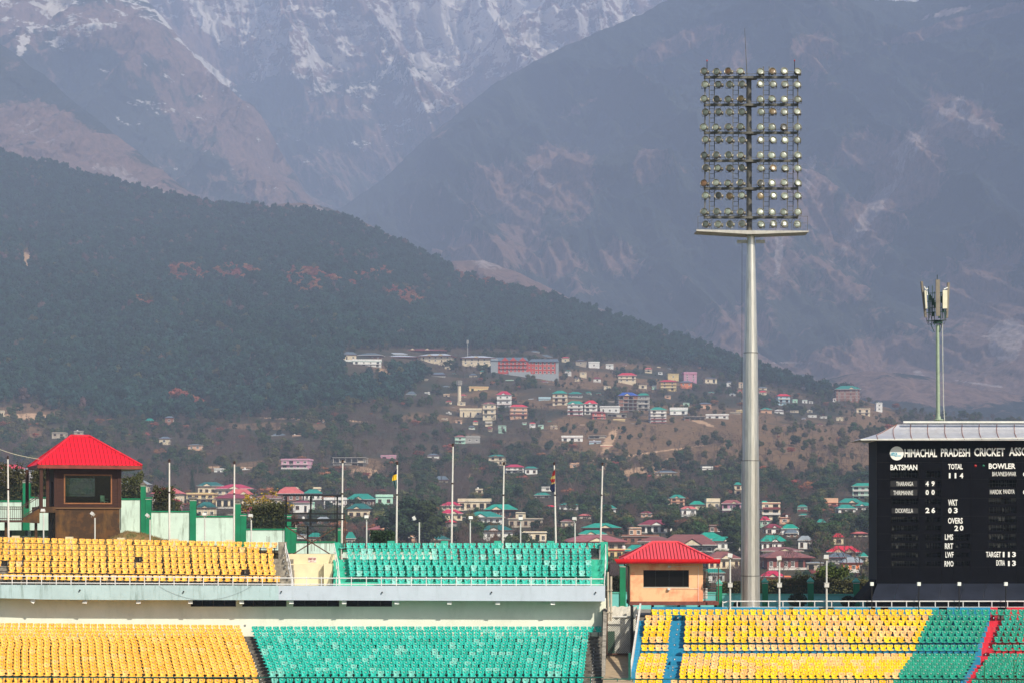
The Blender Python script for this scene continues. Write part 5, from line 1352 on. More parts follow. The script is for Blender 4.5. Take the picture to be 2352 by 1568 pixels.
for _ in range(5200):
    x = q.uniform(W(262, 0, 160).x, W(640, 0, 160).x) if q.random() < .8 else q.uniform(-42, W(130, 0, 160).x); y = q.uniform(155, 167.5); u_ = UC+x/y*F
    z = float(np.interp(u_, [-600, 240, 290, 330, 380, 440, 520, 660], [12.75, 12.75, 13.45, 13.25, 12.75, 12.45, 12.2, 11.6])); h_ = q.uniform(.08, .28); d_ = q.uniform(-.1, .1)
    GB.add([(x-.02, y, z-.1), (x+.02, y, z-.1), (x+d_, y+q.uniform(-.1, .1), z+h_)], [(0,1,2)])
GB.build('grass', grassm, kind='stuff')

# ------------------------------------------------------------------ boundary walls
mintw = mat('mint_plaster', (.62,.78,.68), .9, .08, .8, streak=.95, streak_col=(.17,.20,.15), aniso_scale=2.2)
gpost = mat('post_green', (.004,.20,.09), .75, .15, 1.2, streak=.2, streak_col=(.02,.06,.03))
tealw = mat('aqua_plaster', (.16,.52,.50), .9, .1, .8, streak=.45, streak_col=(.12,.28,.22), aniso_scale=1.8)
ironm = mat('wrought_iron', (.02,.02,.018), .6)
capm = mat('post_cap_teal', (.10,.42,.33), .8, .15, 2)
whitel = mat('white_line', (.62,.62,.55), .8)
def bwall(name, label, D, panels, posts, wm_, capm_, postm, org):
    t = thing(name, org, label, 'wall'); o_ = Vector(org)
    for (a_, c_, v, vb, fence) in panels:
        b = MB(); b.uv(a_, c_, v+2.5, vb, D, .25); o = b.build('panel', wm_, t, o_); o.location = (0,0,0)
        b = MB(); b.uv(a_, c_, v, v+3.0, D-.06, .37); o = b.build('coping', capm_, t, o_); o.location = (0,0,0)
        if fence:
            b = MB(); u = a_+1.5
            while u < c_-1: b.bar(W(u, v, D+.12), W(u, v-fence, D+.12), .012, n=3); u += 3.4
            for f in (.12, .8): b.bar(W(a_, v-fence*f, D+.12), W(c_, v-fence*f, D+.12), .015, n=3)
            o = b.build('iron_fence', ironm, t, o_); o.location = (0,0,0)
    for (a_, c_, v, vb, cap) in posts:
        b = MB(); b.uv(a_, c_, v, vb, D-.12, (c_-a_)*D/F); o = b.build('post', postm, t, o_); o.location = (0,0,0)
        w_ = (c_-a_)*D/F
        b = MB(); b.uv(a_-1.3, c_+1.3, v-2.6, v-.02, D-.16, w_+.08)
        if cap:
            p = [W(a_-1, v-2.6, D-.16), W(c_+1, v-2.6, D-.16)]; k = Vector((0, w_+.08, 0)); ap = (p[0]+p[1]+k)/2+Vector((0,0,.32 if cap == 2 else .22))
            b.add([p[0], p[1], p[1]+k, p[0]+k, ap], [(0,1,4),(1,2,4),(2,3,4),(3,0,4),(3,2,1,0)])
        pc = b.build('post_cap', capm_ if cap != 1 else mat('raw_concrete', (.15,.13,.11)), t, o_); pc.location = (0,0,0)
        b = MB(); b.uv(a_-.15, c_+.15, v+1.2, v+2.4, D-.14, w_+.04); o = b.build('white_band', whitel, t, o_); o.location = (0,0,0)
    return t
bwall('boundary_wall', 'stepped mint boundary wall with dark green posts behind the yellow upper seats', 168,
      [(-300, 49, 1147.5, 1216, 38), (68, 278, 1139, 1216, 40), (276, 322.5, 1142.8, 1222, 34), (347, 435.5, 1171.6, 1245, 24), (450, 538.6, 1183, 1256, 26), (565, 654.5, 1212.4, 1262, 22), (680, 776, 1241.7, 1275, 26), (784, 1000, 1262, 1290, 22)],
      [(52, 67.5, 1105, 1216, 1), (323, 333.5, 1112.5, 1222, 1), (334, 347, 1143, 1226, 0), (435.8, 449.8, 1146, 1245, 1), (539, 551.8, 1153.5, 1256, 1), (552.2, 565, 1180.5, 1256, 0), (655, 667.8, 1183, 1275, 0), (668.2, 680, 1212.5, 1275, 0), (776, 784.5, 1213.5, 1290, 0)],
      mintw, mat('coping_green', (.005,.22,.10), .8, .2, 1.5), gpost, W(400, 1240, 168))
bwall('boundary_wall', 'low aqua boundary wall with green capped posts and iron railings at the right', 165,
      [(1392, 1423.5, 1358, 1420, 30), (1437.2, 1646, 1358, 1420, 30), (1659, 1751, 1361.5, 1420, 30), (1764.2, 1856, 1362.5, 1420, 30), (1869.2, 1961, 1362.5, 1420, 30), (1974.7, 2100, 1362.5, 1420, 28)],
      [(1423.8, 1437, 1298, 1420, 0), (1646.4, 1658.7, 1340, 1420, 2), (1751.3, 1764, 1336, 1420, 2), (1856.2, 1869, 1335, 1420, 2), (1961.2, 1974.5, 1336, 1420, 2)],
      tealw, capm, gpost, W(1800, 1400, 165))

# ------------------------------------------------------------------ plants near the stands
def leaf_mass(bx, n, size, seed, q=None):
    q = random.Random(seed); C = MB()
    for _ in range(n):
        x, y, z = bx(q); s = size*q.uniform(.6, 1.4)
        a_ = Vector((q.gauss(0,1), q.gauss(0,1), q.gauss(0,1))).normalized(); c_ = a_.cross(Vector((q.gauss(0,1), q.gauss(0,1), q.gauss(0,1)))).normalized()
        p = Vector((x, y, z)); C.add([p-a_*s*.5, p+c_*s*.28, p+a_*s*.5, p-c_*s*.28], [(0,1,2,3)])
    return C
def hedge(uL, uR, vtop, vb, D, dep, n, m, label, seed):
    P = W((uL+uR)/2, vb, D+dep/2); t = thing('hedge', P, label, 'hedge')
    x0, x1 = W(uL, 0, D).x-P.x, W(uR, 0, D).x-P.x; H = (vb-vtop)*D/F
    def bx(q):
        x = q.uniform(x0, x1); y = q.uniform(-dep/2, dep/2); hh = H*(.72+.5*float(fbm((x+seed)*.6, y*.6, seed, 3))); z = hh*(1-abs(q.gauss(0, .33))) if q.random() < .6 else q.uniform(0, hh)
        return x, y, max(0, z)
    leaf_mass(bx, n, .22, seed).build('foliage', m, t)
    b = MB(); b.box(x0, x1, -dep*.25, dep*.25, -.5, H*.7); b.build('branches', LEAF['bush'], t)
hedge(-120, 52, 1060, 1216, 171, 2.4, 9000, LEAF['olive'], 'yellow green hedge behind the wall at the far left edge', 5)
hedge(68, 150, 1068, 1216, 171, 2.0, 6500, LEAF['olive'], 'yellow green hedge seen through the pavilion porch', 6)
hedge(274, 322, 1090, 1216, 171, 2.0, 2600, LEAF['olive'], 'low olive hedge between the pavilion and the first green post', 7)
hedge(350, 395, 1115, 1230, 172, 2.0, 2600, LEAF['olive'], 'olive shrubs above the mint wall, right of the paired green posts', 8)
hedge(575, 655, 1150, 1250, 173, 2.4, 3800, LEAF['olive'], 'brown olive scrub above the mint wall beside the scaffold', 9)
hedge(850, 905, 1218, 1262, 172, 2.0, 1500, LEAF['dark'], 'dark shrub top behind the green upper seats', 10)
hedge(1393, 1424, 1325, 1380, 171, 2.0, 1500, LEAF['olive'], 'olive shrubs behind the aqua wall left of the orange hut', 11)
hedge(1660, 1756, 1330, 1380, 170, 1.6, 2600, LEAF['olive'], 'olive shrubs behind the aqua wall near the tower foot', 12)
hedge(1764, 1995, 1326, 1380, 170, 1.6, 6000, LEAF['olive'], 'long olive shrubbery behind the railings left of the scoreboard', 13)
def bush(u, v, r_px, vb, D, label, seed):
    P = W(u, vb, D); t = thing('round_bush', P, label, 'bush'); r_ = r_px*D/F; zc = (vb-v)*D/F
    def bx(q):
        d = Vector((q.gauss(0,1), q.gauss(0,1), q.gauss(0,1))).normalized()*r_*q.uniform(.55, 1.06); return d.x*1.1, d.y, zc+d.z*.85
    leaf_mass(bx, 2600, .13, seed).build('foliage', LEAF['bush'], t)
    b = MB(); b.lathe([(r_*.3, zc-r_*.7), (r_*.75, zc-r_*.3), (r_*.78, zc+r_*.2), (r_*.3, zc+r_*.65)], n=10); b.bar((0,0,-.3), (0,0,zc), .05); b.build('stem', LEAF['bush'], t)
bush(1832, 1377, 19, 1412, 160, 'round clipped dark bush in front of the aqua wall, nearest the tower', 1)
bush(1949, 1380, 15, 1412, 160, 'round dark bush in front of the aqua wall, beside the scoreboard', 2)
bush(1694, 1388, 8, 1412, 160, 'small dark bush peeping out left of the tower foot', 3)
# leafy small tree in front of the boundary wall, yellow leaved sapling, small fir
def near_tree(u, vtop, vb, D, wpx, leafm, label, seed, n, bare=False, name='leafy_tree'):
    P = W(u, vb, D); H = (vb-vtop)*D/F; t = thing(name, P, label, 'tree'); q = random.Random(seed); T = MB(); tips = []
    def br(p, d, l, r_, k):
        e_ = p+d*l; T.bar(p, e_, r_, n=5, r2=r_*.6)
        if k >= 4: tips.append((p, e_)); return
        for _ in range(3):
            nd = (d+Vector((q.gauss(0,.45), q.gauss(0,.45), q.gauss(.1,.2)))).normalized(); br(p+d*l*q.uniform(.6, 1), nd, l*q.uniform(.6, .8), r_*.55, k+1)
    br(Vector((0,0,-.5)), Vector((0,0,1)), H*.27+.5, H*.014, 0); T.build('trunk', bark, t)
    def bx(qq):
        a_, c_ = tips[qq.randrange(len(tips))]; p = a_.lerp(c_, qq.random())+Vector((qq.gauss(0,.22), qq.gauss(0,.22), qq.gauss(0,.18))); return p.x, p.y, p.z
    leaf_mass(bx, n, .24, seed).build('crown', leafm, t)
near_tree(1893, 1268, 1395, 172, 80, mat('leaf_fresh', (.085,.12,.02), .7, .35, 1, rnd=0), 'small leafy green tree with sparse crown behind the third lamp post right of the tower', 4, 4200)
near_tree(617, 1072, 1262, 178, 60, LEAF['yellow'], 'spindly tree with yellow leaves left of the black scaffold', 12, 520)
near_tree(632, 1130, 1262, 176, 60, LEAF['bare'], 'bushy bare brown tree behind the paired green posts beside the scaffold', 17, 2600, name='bare_tree')
P = W(1982, 1395, 172); t = thing('young_fir', P, 'small dark fir between the last green post and the scoreboard skirt', 'tree'); fT, fC = conifer(9, 3.1, .8)
fT.build('trunk', bark, t); fC.build('crown', LEAF['dark'], t)

# ------------------------------------------------------------------ the brown pavilion
wood_ = mat('dark_stained_wood', (.055,.020,.012), .8, .35, 4, stretch=(.5,.5,6), bump=.3); woodf = mat('window_frame_wood', (.26,.10,.035), .6, .2, 3)
rend = mat('brown_stained_render', (.05,.026,.012), .85, .3, 1.2, c2=(.10,.045,.014), streak=.6, streak_col=(.24,.12,.03), aniso_scale=1.3)
redroof = mat('red_sheet_roof', (.80,.001,.020), .65, .06, 1, streak=.12, streak_col=(.4,.05,.05)); redtrim = mat('red_hip_trim', (.62,.015,.035), .55, .2, 3)
fascb = mat('fascia_brown', (.20,.035,.022), .6, .25, 2); brownsteel = mat('brown_steel', (.07,.03,.022), .55, .2, 3); soff = mat('soffit', (.35,.30,.25), .9)
glassm = bpy.data.materials.new('pane_glass'); glassm.use_nodes = True; N = glassm.node_tree.nodes; L = glassm.node_tree.links; N.remove(N['Principled BSDF'])
tr = N.new('ShaderNodeBsdfTransparent'); tr.inputs[0].default_value = (.60,.72,.66,1); gl = N.new('ShaderNodeBsdfGlossy'); gl.inputs[1].default_value = .03; gl.inputs[0].default_value = (.8,.85,.85,1)
mx = N.new('ShaderNodeMixShader'); lw = N.new('ShaderNodeFresnel'); lw.inputs[0].default_value = 1.3; L.new(lw.outputs[0], mx.inputs[0]); L.new(tr.outputs[0], mx.inputs[1]); L.new(gl.outputs[0], mx.inputs[2]); L.new(mx.outputs[0], N['Material Output'].inputs[0])
PV = W(202, 1236, 158)
pav = thing('pavilion', PV, 'dark brown wooden commentary pavilion with a bright red hipped roof, at the far left', 'pavilion', rz=.35)
k = 158/F
def pz(v): return (1236-v)*k
def px(u): return (u-202)*k*1.01
X0, X1 = px(128.5), px(275); ZB, ZT_ = pz(1165.5), pz(1075)
b = MB(); b.box(px(129.5), px(274.5), .08, 4.4, -1.0, ZB-.05); b.build('base_wall', rend, pav)
b = MB(); b.box(px(128), px(276), -.02, 4.5, ZB-.05, ZB+.06); b.build('sill_band', mat('sill_brown', (.16,.085,.04), .8), pav)
wx0, wx1, wz0, wz1 = px(151), px(253.5), pz(1153), pz(1090.6)
b = MB()      # front wall round the window, sides, back wall with its own window, floor
b.box(X0, wx0, .05, .15, ZB+.06, ZT_); b.box(wx1, X1, .05, .15, ZB+.06, ZT_); b.box(wx0, wx1, .05, .15, ZB+.06, wz0); b.box(wx0, wx1, .05, .15, wz1, ZT_)
b.box(X1-.12, X1, .15, 4.3, ZB+.06, ZT_); b.box(X0, X0+.12, .15, 1.3, ZB+.06, ZT_); b.box(X0, X0+.12, 2.3, 4.3, ZB+.06, ZT_); b.box(X0, X0+.12, 1.3, 2.3, ZB+2.1, ZT_)
bx0, bx1, bz0, bz1 = px(148), px(236), pz(1137), pz(1094)
b.box(X0+.12, bx0, 4.2, 4.3, ZB+.06, ZT_); b.box(bx1, X1-.12, 4.2, 4.3, ZB+.06, ZT_); b.box(bx0, bx1, 4.2, 4.3, ZB+.06, bz0); b.box(bx0, bx1, 4.2, 4.3, bz1, ZT_)
b.box(X0+.12, X1-.12, .15, 4.2, ZB+.06, ZB+.1)
b.build('wall', wood_, pav)
zz_ = ZB+.1; 
while zz_ < ZT_-.1:
    b = MB()
    for a_, c_ in ((X0+.13, wx0-.1), (wx1+.1, X1-.16)) if wz0-.12 < zz_ < wz1 else ((X0+.13, X1-.16),): b.box(a_, c_, .015, .049, zz_, zz_+.105)
    b.build('board', wood_, pav); zz_ += .122
b = MB()
for a_, c_, d_, e_ in ((wx0-.1, wx1+.1, wz1, wz1+.1), (wx0-.1, wx1+.1, wz0-.1, wz0), (wx0-.1, wx0, wz0, wz1), (wx1, wx1+.1, wz0, wz1)): b.box(a_, c_, -.02, .1, d_, e_)
win = b.build('window', woodf, pav); b = MB(); b.box(wx0+.002, wx1-.002, .06, .07, wz0, wz1); b.build('pane', glassm, win)
for x_ in (X0, X0+.16, X1-.13, X1+.02): b = MB(); b.box(x_-.07, x_+.07, -.03, .12, ZB+.06, ZT_); b.build('corner_post', wood_, pav)
# roof
e0, e1, ey0, ey1, ez0, ez1 = px(87)-.02, px(321)+.0, -.85, 5.3, pz(1075.5), pz(1067.5)
rz_, rx0, rx1, ry = pz(998), px(173), px(214), 2.2
b = MB(); b.box(e0, e1, ey0, ey0+.06, ez0, ez1); b.box(e0, e1, ey1-.06, ey1, ez0, ez1); b.box(e0, e0+.06, ey0+.06, ey1-.06, ez0, ez1); b.box(e1-.06, e1, ey0+.06, ey1-.06, ez0, ez1); b.build('fascia', fascb, pav)
b = MB(); b.box(e0+.06, e1-.06, ey0+.06, ey1-.06, ez0+.03, ez0+.07); b.build('soffit', soff, pav)
ribc = mat('roof_rib_dark_red', (.16,.004,.01), .7)
def hip_roof(root, e0, e1, ey0, ey1, ez, rx0, rx1, ry, rz_, m, trim, n, th=.05):
    A_, B_, C_, D_ = Vector((e0, ey0, ez)), Vector((e1, ey0, ez)), Vector((rx1, ry, rz_)), Vector((rx0, ry, rz_))
    A2, B2 = Vector((e0, ey1, ez)), Vector((e1, ey1, ez))
    b = MB(); b.add([A_, B_, C_, D_, A2, B2], [(1,5,2),(5,4,3,2),(4,0,3)]); 
    roof = b.build('roof', m, root)
    nrm = (B_-A_).cross(D_-A_).normalized()
    for i in range(n):           # the front slope: one sheet after another, each with its standing rib
        xa, xb = e0+(e1-e0)*i/n, e0+(e1-e0)*(i+1)/n
        def top(x):
            if x < rx0: return (x-e0)/(rx0-e0)
            if x > rx1: return (e1-x)/(e1-rx1)
            return 1.0
        pts = [(xa, 0), (xb, 0), (xb, top(xb))] + [(r_, 1.0) for r_ in (rx1, rx0) if xa < r_ < xb] + [(xa, top(xa))]
        P3 = [A_ + Vector((x-e0, 0, 0)) + (Vector((0, ry-ey0, rz_-ez)))*t_ for x, t_ in pts]
        P3 = [p for j, p in enumerate(P3) if j == 0 or (p-P3[j-1]).length > 1e-4]
        b = MB(); b.prism(P3, nrm*.02); r0 = A_+Vector((xa-e0, 0, 0)); r1 = r0+Vector((0, ry-ey0, rz_-ez))*top(xa)
        b.build('roof_sheet', m, roof)
        if i > 0: b = MB(); b.bar(r0+nrm*.035, r1+nrm*.035, .032, n=4); b.build('roof_rib', ribc, roof)
    for p, q_ in ((A_, D_), (B_, C_), (D_, C_), (A2, D_), (B2, C_)):
        b = MB(); b.bar(p+nrm*.03, q_+nrm*.03, .11, n=6); b.build('ridge_cap', trim, roof)
hip_roof(pav, e0+.02, e1-.02, ey0+.02, ey1-.02, ez1, rx0, rx1, ry, rz_, redroof, redtrim, 26)
# porch, stair and walkway
for (u_, y_) in ((95.7, -.55), (80, 4.0), (113, .35)):
    b = MB(); b.box(px(u_)-.12, px(u_)+.12, y_-.12, y_+.12, ZB-.1 if u_ > 90 else ZB, ez0+.03); b.build('column', wood_, pav)
b = MB(); b.box(px(91.5), px(127.5), -.6, 4.2, pz(1175.7), pz(1162.4)); b.build('porch_floor', rend, pav)
b = MB(); b.prism([(px(92), -.6, pz(1166)), (px(92), -.6, pz(1200)), (px(56), -.6, pz(1198)), (px(56), -.6, pz(1189))], (0, 1.1, 0)); b.build('stair', rend, pav)
b = MB(); b.box(px(-140), px(56), -.6, .5, pz(1198), pz(1193)); b.build('walkway', brownsteel, pav)
def rail_(pts, n, hh, y):
    b = MB(); A_, B_ = Vector(pts[0]), Vector(pts[1])
    for f in (1.0, .84, .12): b.bar(A_+Vector((0,0,hh*f)), B_+Vector((0,0,hh*f)), .03, n=5)
    for i in range(n+1): p = A_.lerp(B_, i/n); b.bar(p, p+Vector((0,0,hh)), .028 if i in (0, n) else .012, n=4)
    b.build('railing', brownsteel, pav)
rail_([(px(-140), -.6, pz(1193)), (px(53), -.6, pz(1193))], 46, pz(1163)-pz(1193), 0); rail_([(px(56), -.6, pz(1187)), (px(91), -.6, pz(1164))], 9, .95, 0)
rail_([(px(-140), .5, pz(1193)), (px(53), .5, pz(1193))], 46, pz(1163)-pz(1193), 0); rail_([(px(100), 4.1, ZB), (px(125), 4.1, ZB)], 5, .95, 0)
for u_, y_ in ((86, 0), (20, 0), (-60, 0)): b = MB(); b.box(px(u_)-.1, px(u_)+.1, y_-.1, y_+.1, -1, pz(1198)); b.build('support_post', rend, pav)
b = MB(); b.bar((px(119), .6, -1), (px(118), .6, pz(1176)), .07, n=5); b.bar((px(126), .6, pz(1215)), (px(117), .6, pz(1185)), .04, n=5); b.bar((px(118), .6, pz(1240)), (px(127), .6, pz(1190)), .04, n=5); b.bar((px(127), .6, pz(1235)), (px(118), .6, pz(1200)), .04, n=5); b.build('brace', mat('black_steel', (.01,.01,.01), .5), pav)
# plastic chair and desk in the room
P = Matrix.Rotation(.35, 4, 'Z') @ Vector((px(243), .9, 0)); t = thing('plastic_chair', PV+Vector((P.x, P.y, ZB+.1)), 'pale plastic chair behind the pavilion window', 'chair', rz=.9)
cp = mat('chair_plastic_pale', (.45,.50,.45), .5)
b = MB(); b.box(-.22, .22, -.22, .22, .42, .46); b.build('seat', cp, t); b = MB(); b.box(-.22, .22, .2, .24, .46, .92); b.build('backrest', cp, t)
for x_ in (-.2, .2):
    for y_ in (-.2, .2): b = MB(); b.bar((x_, y_, 0), (x_*.9, y_*.9, .42), .025); b.build('leg', cp, t)
    b = MB(); b.box(x_-.03, x_+.03, -.22, .22, .62, .66); b.build('armrest', cp, t)
# cable from the left to the pavilion roof
A_, B_ = W(-60, 1004, 150), W(90, 1053, 157.5); t = thing('overhead_cable', A_, 'pale overhead cable running down to the pavilion roof from the left edge', 'cable'); b = MB(); b.tube([A_.lerp(B_, f)-Vector((0, 0, .25*math.sin(f*math.pi))) for f in np.linspace(0, 1, 12)], .028, n=4); b.build('cable', mat('cable_pale', (.5,.47,.36), .7), t, A_).location = (0,0,0)

# ------------------------------------------------------------------ the orange hut
HO = W(1531, 1388, 149.3); k = 149.3/F
orangep = mat('weathered_orange_plaster', (.86,.50,.27), .9, .1, .7, c2=(.80,.30,.16), streak=.35, streak_col=(.72,.22,.12), aniso_scale=1.3)
def hx(u): return (u-1531)*k
def hz_(v): return (1388-v)*k
hut = thing('hut', HO, 'small orange hut with a red sheet roof and wide black window opening beside the tower', 'hut')
x0, x1 = hx(1447.7), hx(1614.7); a0, a1, b0, b1 = hx(1477.7), hx(1582.4), hz_(1346.5), hz_(1307.7); Z0, Z1 = hz_(1379.4), hz_(1291)
b = MB(); b.box(x0, a0, 0, .18, Z0, Z1); b.box(a1, x1, 0, .18, Z0, Z1); b.box(a0, a1, 0, .18, Z0, b0); b.box(a0, a1, 0, .18, b1, Z1); b.box(x1-.18, x1, .18, 4.2, Z0, Z1); b.box(x0, x0+.18, .18, 4.2, Z0, Z1); b.box(x0+.18, x1-.18, 4.02, 4.2, Z0, Z1); b.build('wall', orangep, hut)
b = MB(); b.box(x0+.18, x1-.18, .18, 4.0, Z0, Z0+.02); b.box(a0-.3, a1+.3, 1.0, 1.04, Z0, Z1); b.build('dark_interior', M_dark, hut)
b = MB(); 
for f in (0, .27, .57, .88, 1): b.box(a0+(a1-a0-.03)*f, a0+(a1-a0-.03)*f+.03, .12, .15, b0, b1)
b.box(a0, a1, .1, .16, b0, b0+.03); w_ = b.build('window', mat('window_frame_black', (.015,.015,.015), .4), hut); b = MB(); b.box(a0, a1, .14, .145, b0, b1); b.build('pane', mat('tinted_glass', (.012,.009,.008), .12, spec=.5), w_)
b = MB(); b.box(a0-.04, a1+.06, -.03, .0-.002, b0-.05, b0); b.build('sill', mat('sill_white', (.65,.6,.5), .8), hut)
b = MB(); b.box(hx(1446), hx(1615), -.08, 4.3, hz_(1388), Z0); b.box(hx(1615.2), hx(1651), -.08, 2.6, hz_(1388), hz_(1380.5)); b.build('floor_slab', mat('slab_red_brown', (.20,.06,.045), .8, .25, 2), hut)
e0, e1, ey0, ey1, ez = hx(1411), hx(1652), -.75, 4.9, hz_(1283)
rr_ = mat('faded_red_sheet_roof', (.68,.065,.085), .5, .06, 1.0)
hip_roof(hut, hx(1431), hx(1635), ey0+.1, ey1-.1, ez, hx(1503), hx(1562), 2.0, hz_(1245), rr_, mat('faded_red_trim', (.74,.07,.09), .5), 26)
b = MB()
nseg = 5
for i in range(nseg):
    xa, xb = e0+(e1-e0)*i/nseg, e0+(e1-e0)*(i+1)/nseg-.012
    r0 = .18
    ring = [(ey0+r0*math.cos(t_), ez-.08+r0*1.25*math.sin(t_)) for t_ in np.linspace(math.pi, 2*math.pi, 8)] + [(ey0+r0, ez+.04), (ey0-r0, ez+.04)]
    b = MB(); b.prism([(xa if not (i == 0 and zq < ez-.12) else xa+.12, y_, zq) for y_, zq in ring], (xb-xa if i < nseg-1 else xb-xa, 0, 0)); b.build('gutter', mat('gutter_red', (.62,.006,.012), .45, .15, 2), hut)
b = MB(); b.box(e0+.12, e1-.12, ey0+.16, ey1, ez-.1, ez-.02); b.build('soffit', mat('soffit_orange', (.5,.16,.07), .9), hut)
for v_, x_ in ((1299.5, 1537), (1351, 1536)): b = MB(); b.box(hx(x_)-.1, hx(x_)+.1, -.2, -.05, hz_(v_)-.07, hz_(v_)+.07); b.bar((hx(x_), -.05, hz_(v_)+.02), (hx(1604), -.05, hz_(v_)+.02), .012, n=4); b.build('spotlight', lampm, hut)
b = MB(); b.bar((hx(1604), -.05, hz_(1299)), (hx(1604), -.05, hz_(1390)), .014, n=4); b.build('conduit', lampm, hut)
b = MB(); b.tube([(hx(1434), -.3, hz_(1292)), (hx(1434), -.2, hz_(1297)), (hx(1444), -.1, hz_(1299)), (hx(1444), -.1, hz_(1391))], .05, n=8); b.build('downpipe', mat('pipe_black', (.02,.02,.02)), hut)
rust = mat('rusty_steel', (.10,.045,.03), .8, .3, 4)
b = MB()
for u_ in (1619, 1650): b.bar((hx(u_), 0, Z0), (hx(u_), 0, hz_(1302 if u_ > 1640 else 1310)), .04, n=5)
for v_ in (1345, 1352, 1366): b.bar((hx(1616), 0, hz_(v_)), (hx(1650), 0, hz_(v_)), .022, n=4)
for i in range(9): b.bar((hx(1617+i*4), 0, hz_(1345)), (hx(1617+i*4), 0, hz_(1306)), .01, n=3)
b.build('balcony_cage', rust, hut)
for z0_, z1_ in ((1326, 1311), (1374, 1350)):
    b = MB(); b.box(hx(1616.5), hx(1626), .3, .7, hz_(z0_), hz_(z1_))
    for j in range(7): zq = hz_(z0_)+(hz_(z1_)-hz_(z0_))*(j+.5)/7; b.box(hx(1617), hx(1625.5), .27, .3, zq, zq+.03)
    b.build('air_conditioner', mat('aircon_white', (.6,.6,.55), .6), hut)
for x_ in (1451, 1500, 1560, 1607, 1645): b = MB(); b.box(hx(x_)-.1, hx(x_)+.1, .4, .6, -2.5, hz_(1388)); b.build('stilt', mat('black_steel', (.01,.01,.01)), hut)

# ------------------------------------------------------------------ passage with the lattice gate
b = MB(); b.hexa([W(1384,1575,131.5), W(1452,1575,131.5), W(1470,1520,148.6), W(1394,1520,148.6), W(1384,1568.5,132), W(1452,1568.5,132), W(1470,1501.5,148.6), W(1394,1501.5,148.6)]); b.build('passage_floor', mat('sandy_concrete', (.40,.30,.19), .95, .2, 1.5), kind='structure')
PG = W(1428, 1501, 147.2); t = thing('lattice_gate', PG, 'collapsible steel lattice gate closing the passage between the stands', 'gate'); o_ = Vector(PG)
b = MB()
for i in range(15):
    u0 = 1395+i*4.6
    for sgn_ in (1, -1):
        pts = [W(u0+2.3+sgn_*2.3*(1 if j % 2 else -1)*1.0, 1416+j*5.2, 147.2) for j in range(17)]
        b.tube(pts, .009, n=3)
o = b.build('lattice', mat('lattice_grey', (.16,.15,.13), .6), t, o_); o.location = (0,0,0)
for (a_, c_, va, vb_) in ((1393.5, 1395.5, 1413, 1502), (1461, 1463.5, 1413, 1502), (1395.5, 1461, 1413, 1416), (1395.5, 1461, 1499, 1502)):
    b = MB(); b.uv(a_, c_, va, vb_, 147.1, .08); o = b.build('frame', M_framew if va == 1413 and vb_ == 1416 else rust, t, o_); o.location = (0,0,0)
b = MB(); b.uv(1396, 1412, 1448, 1500, 147.5, .03); o = b.build('green_panel', mat('panel_green', (.02,.10,.06), .7), t, o_); o.location = (0,0,0)
P = W(1430, 1402, 147.6); t = thing('white_tarpaulin', P, 'crumpled white tarpaulin hung above the lattice gate', 'tarpaulin'); C = MB(); n_, m_ = 26, 8
V_ = []
for s_ in (0, .03):
    for j in range(m_):
        for i in range(n_): 
            p = W(1397+66*i/(n_-1), 1391+24*j/(m_-1)+1.2*math.sin(i*.9), 147.6)-P; V_.append((p.x, p.y+.025*math.sin(i*1.3+j*.9)+s_, p.z))
fs = []
for s_ in (0, 1):
    for j in range(m_-1):
        for i in range(n_-1): a_ = s_*n_*m_+j*n_+i; fs.append((a_, a_+1, a_+n_+1, a_+n_))
C.add(V_, fs); C.build('cloth', mat('tarpaulin_white', (.66,.62,.54), .8, .1, 3, bump=.4), t)
b = MB(); b.uv(1396, 1462, 1413, 1500, 147.75, .1); o = b.build('store_wall', mat('store_wall_pale', (.80,.78,.70), .9, .2, 1.5)); tag(o, 'pale wall seen through the lattice gate', 'wall')
P = W(1451.5, 1502, 146.9); t = thing('steel_column', P, 'black steel column under the left side of the orange hut', 'column'); b = MB(); k = 147/F; b.box(-3.4*k, 3.4*k, -.1, .12, 0, 112*k); b.build('column', mat('black_steel', (.01,.01,.01)), t); b = MB(); b.box(-6*k, 6*k, -.14, .16, -.05, .02); b.build('base_plate', rust, t)

# ------------------------------------------------------------------ black scaffold
SO = W(715, 1271, 152.4); scf = thing('scaffold', SO, 'black steel camera scaffold with a corrugated canopy between the yellow and green seats', 'scaffold'); o_ = Vector(SO)
blk = mat('black_steel', (.01,.01,.01)); S2 = lambda x, y, D=152.4: W((x/3.921+1080)/1.7415, (y/3.921+1950)/1.7415, D)
def scp(name, segs, r_, m=blk, D=152.4):
    b = MB()
    for (xa, ya, xb, yb) in segs: b.bar(S2(xa, ya, D), S2(xb, yb, D), r_, n=4)
    o = b.build(name, m, scf, o_); o.location = (0,0,0)
for x_, y0_, y1_, D, r_ in ((222, 125, 600, 152.4, .028), (252, 125, 595, 155, .08), (640, 125, 595, 155, .08), (1018, 125, 595, 155, .028), (1055, 125, 600, 152.4, .08), (202, 600, 955, 152.4, .028), (592, 600, 1035, 153, .08), (1048, 600, 840, 152.4, .10), (630, 400, 590, 152.4, .08)): scp('post', [(x_, y0_, x_, y1_)], r_, D=D)
for seg in ((215, 397, 1165, 400), (235, 490, 1172, 490), (245, 512, 1070, 512)): scp('rail', [seg], .075)
b = MB(); b.uv((190/3.921+1080)/1.7415, (1075/3.921+1080)/1.7415, (590/3.921+1950)/1.7415, (602/3.921+1950)/1.7415, 152.3, 2.8); o = b.build('deck', blk, scf, o_); o.location = (0,0,0)
scp('brace', [(250, 600, 1040, 1095)], .058, rust); scp('brace', [(1040, 612, 305, 1070)], .058, rust)
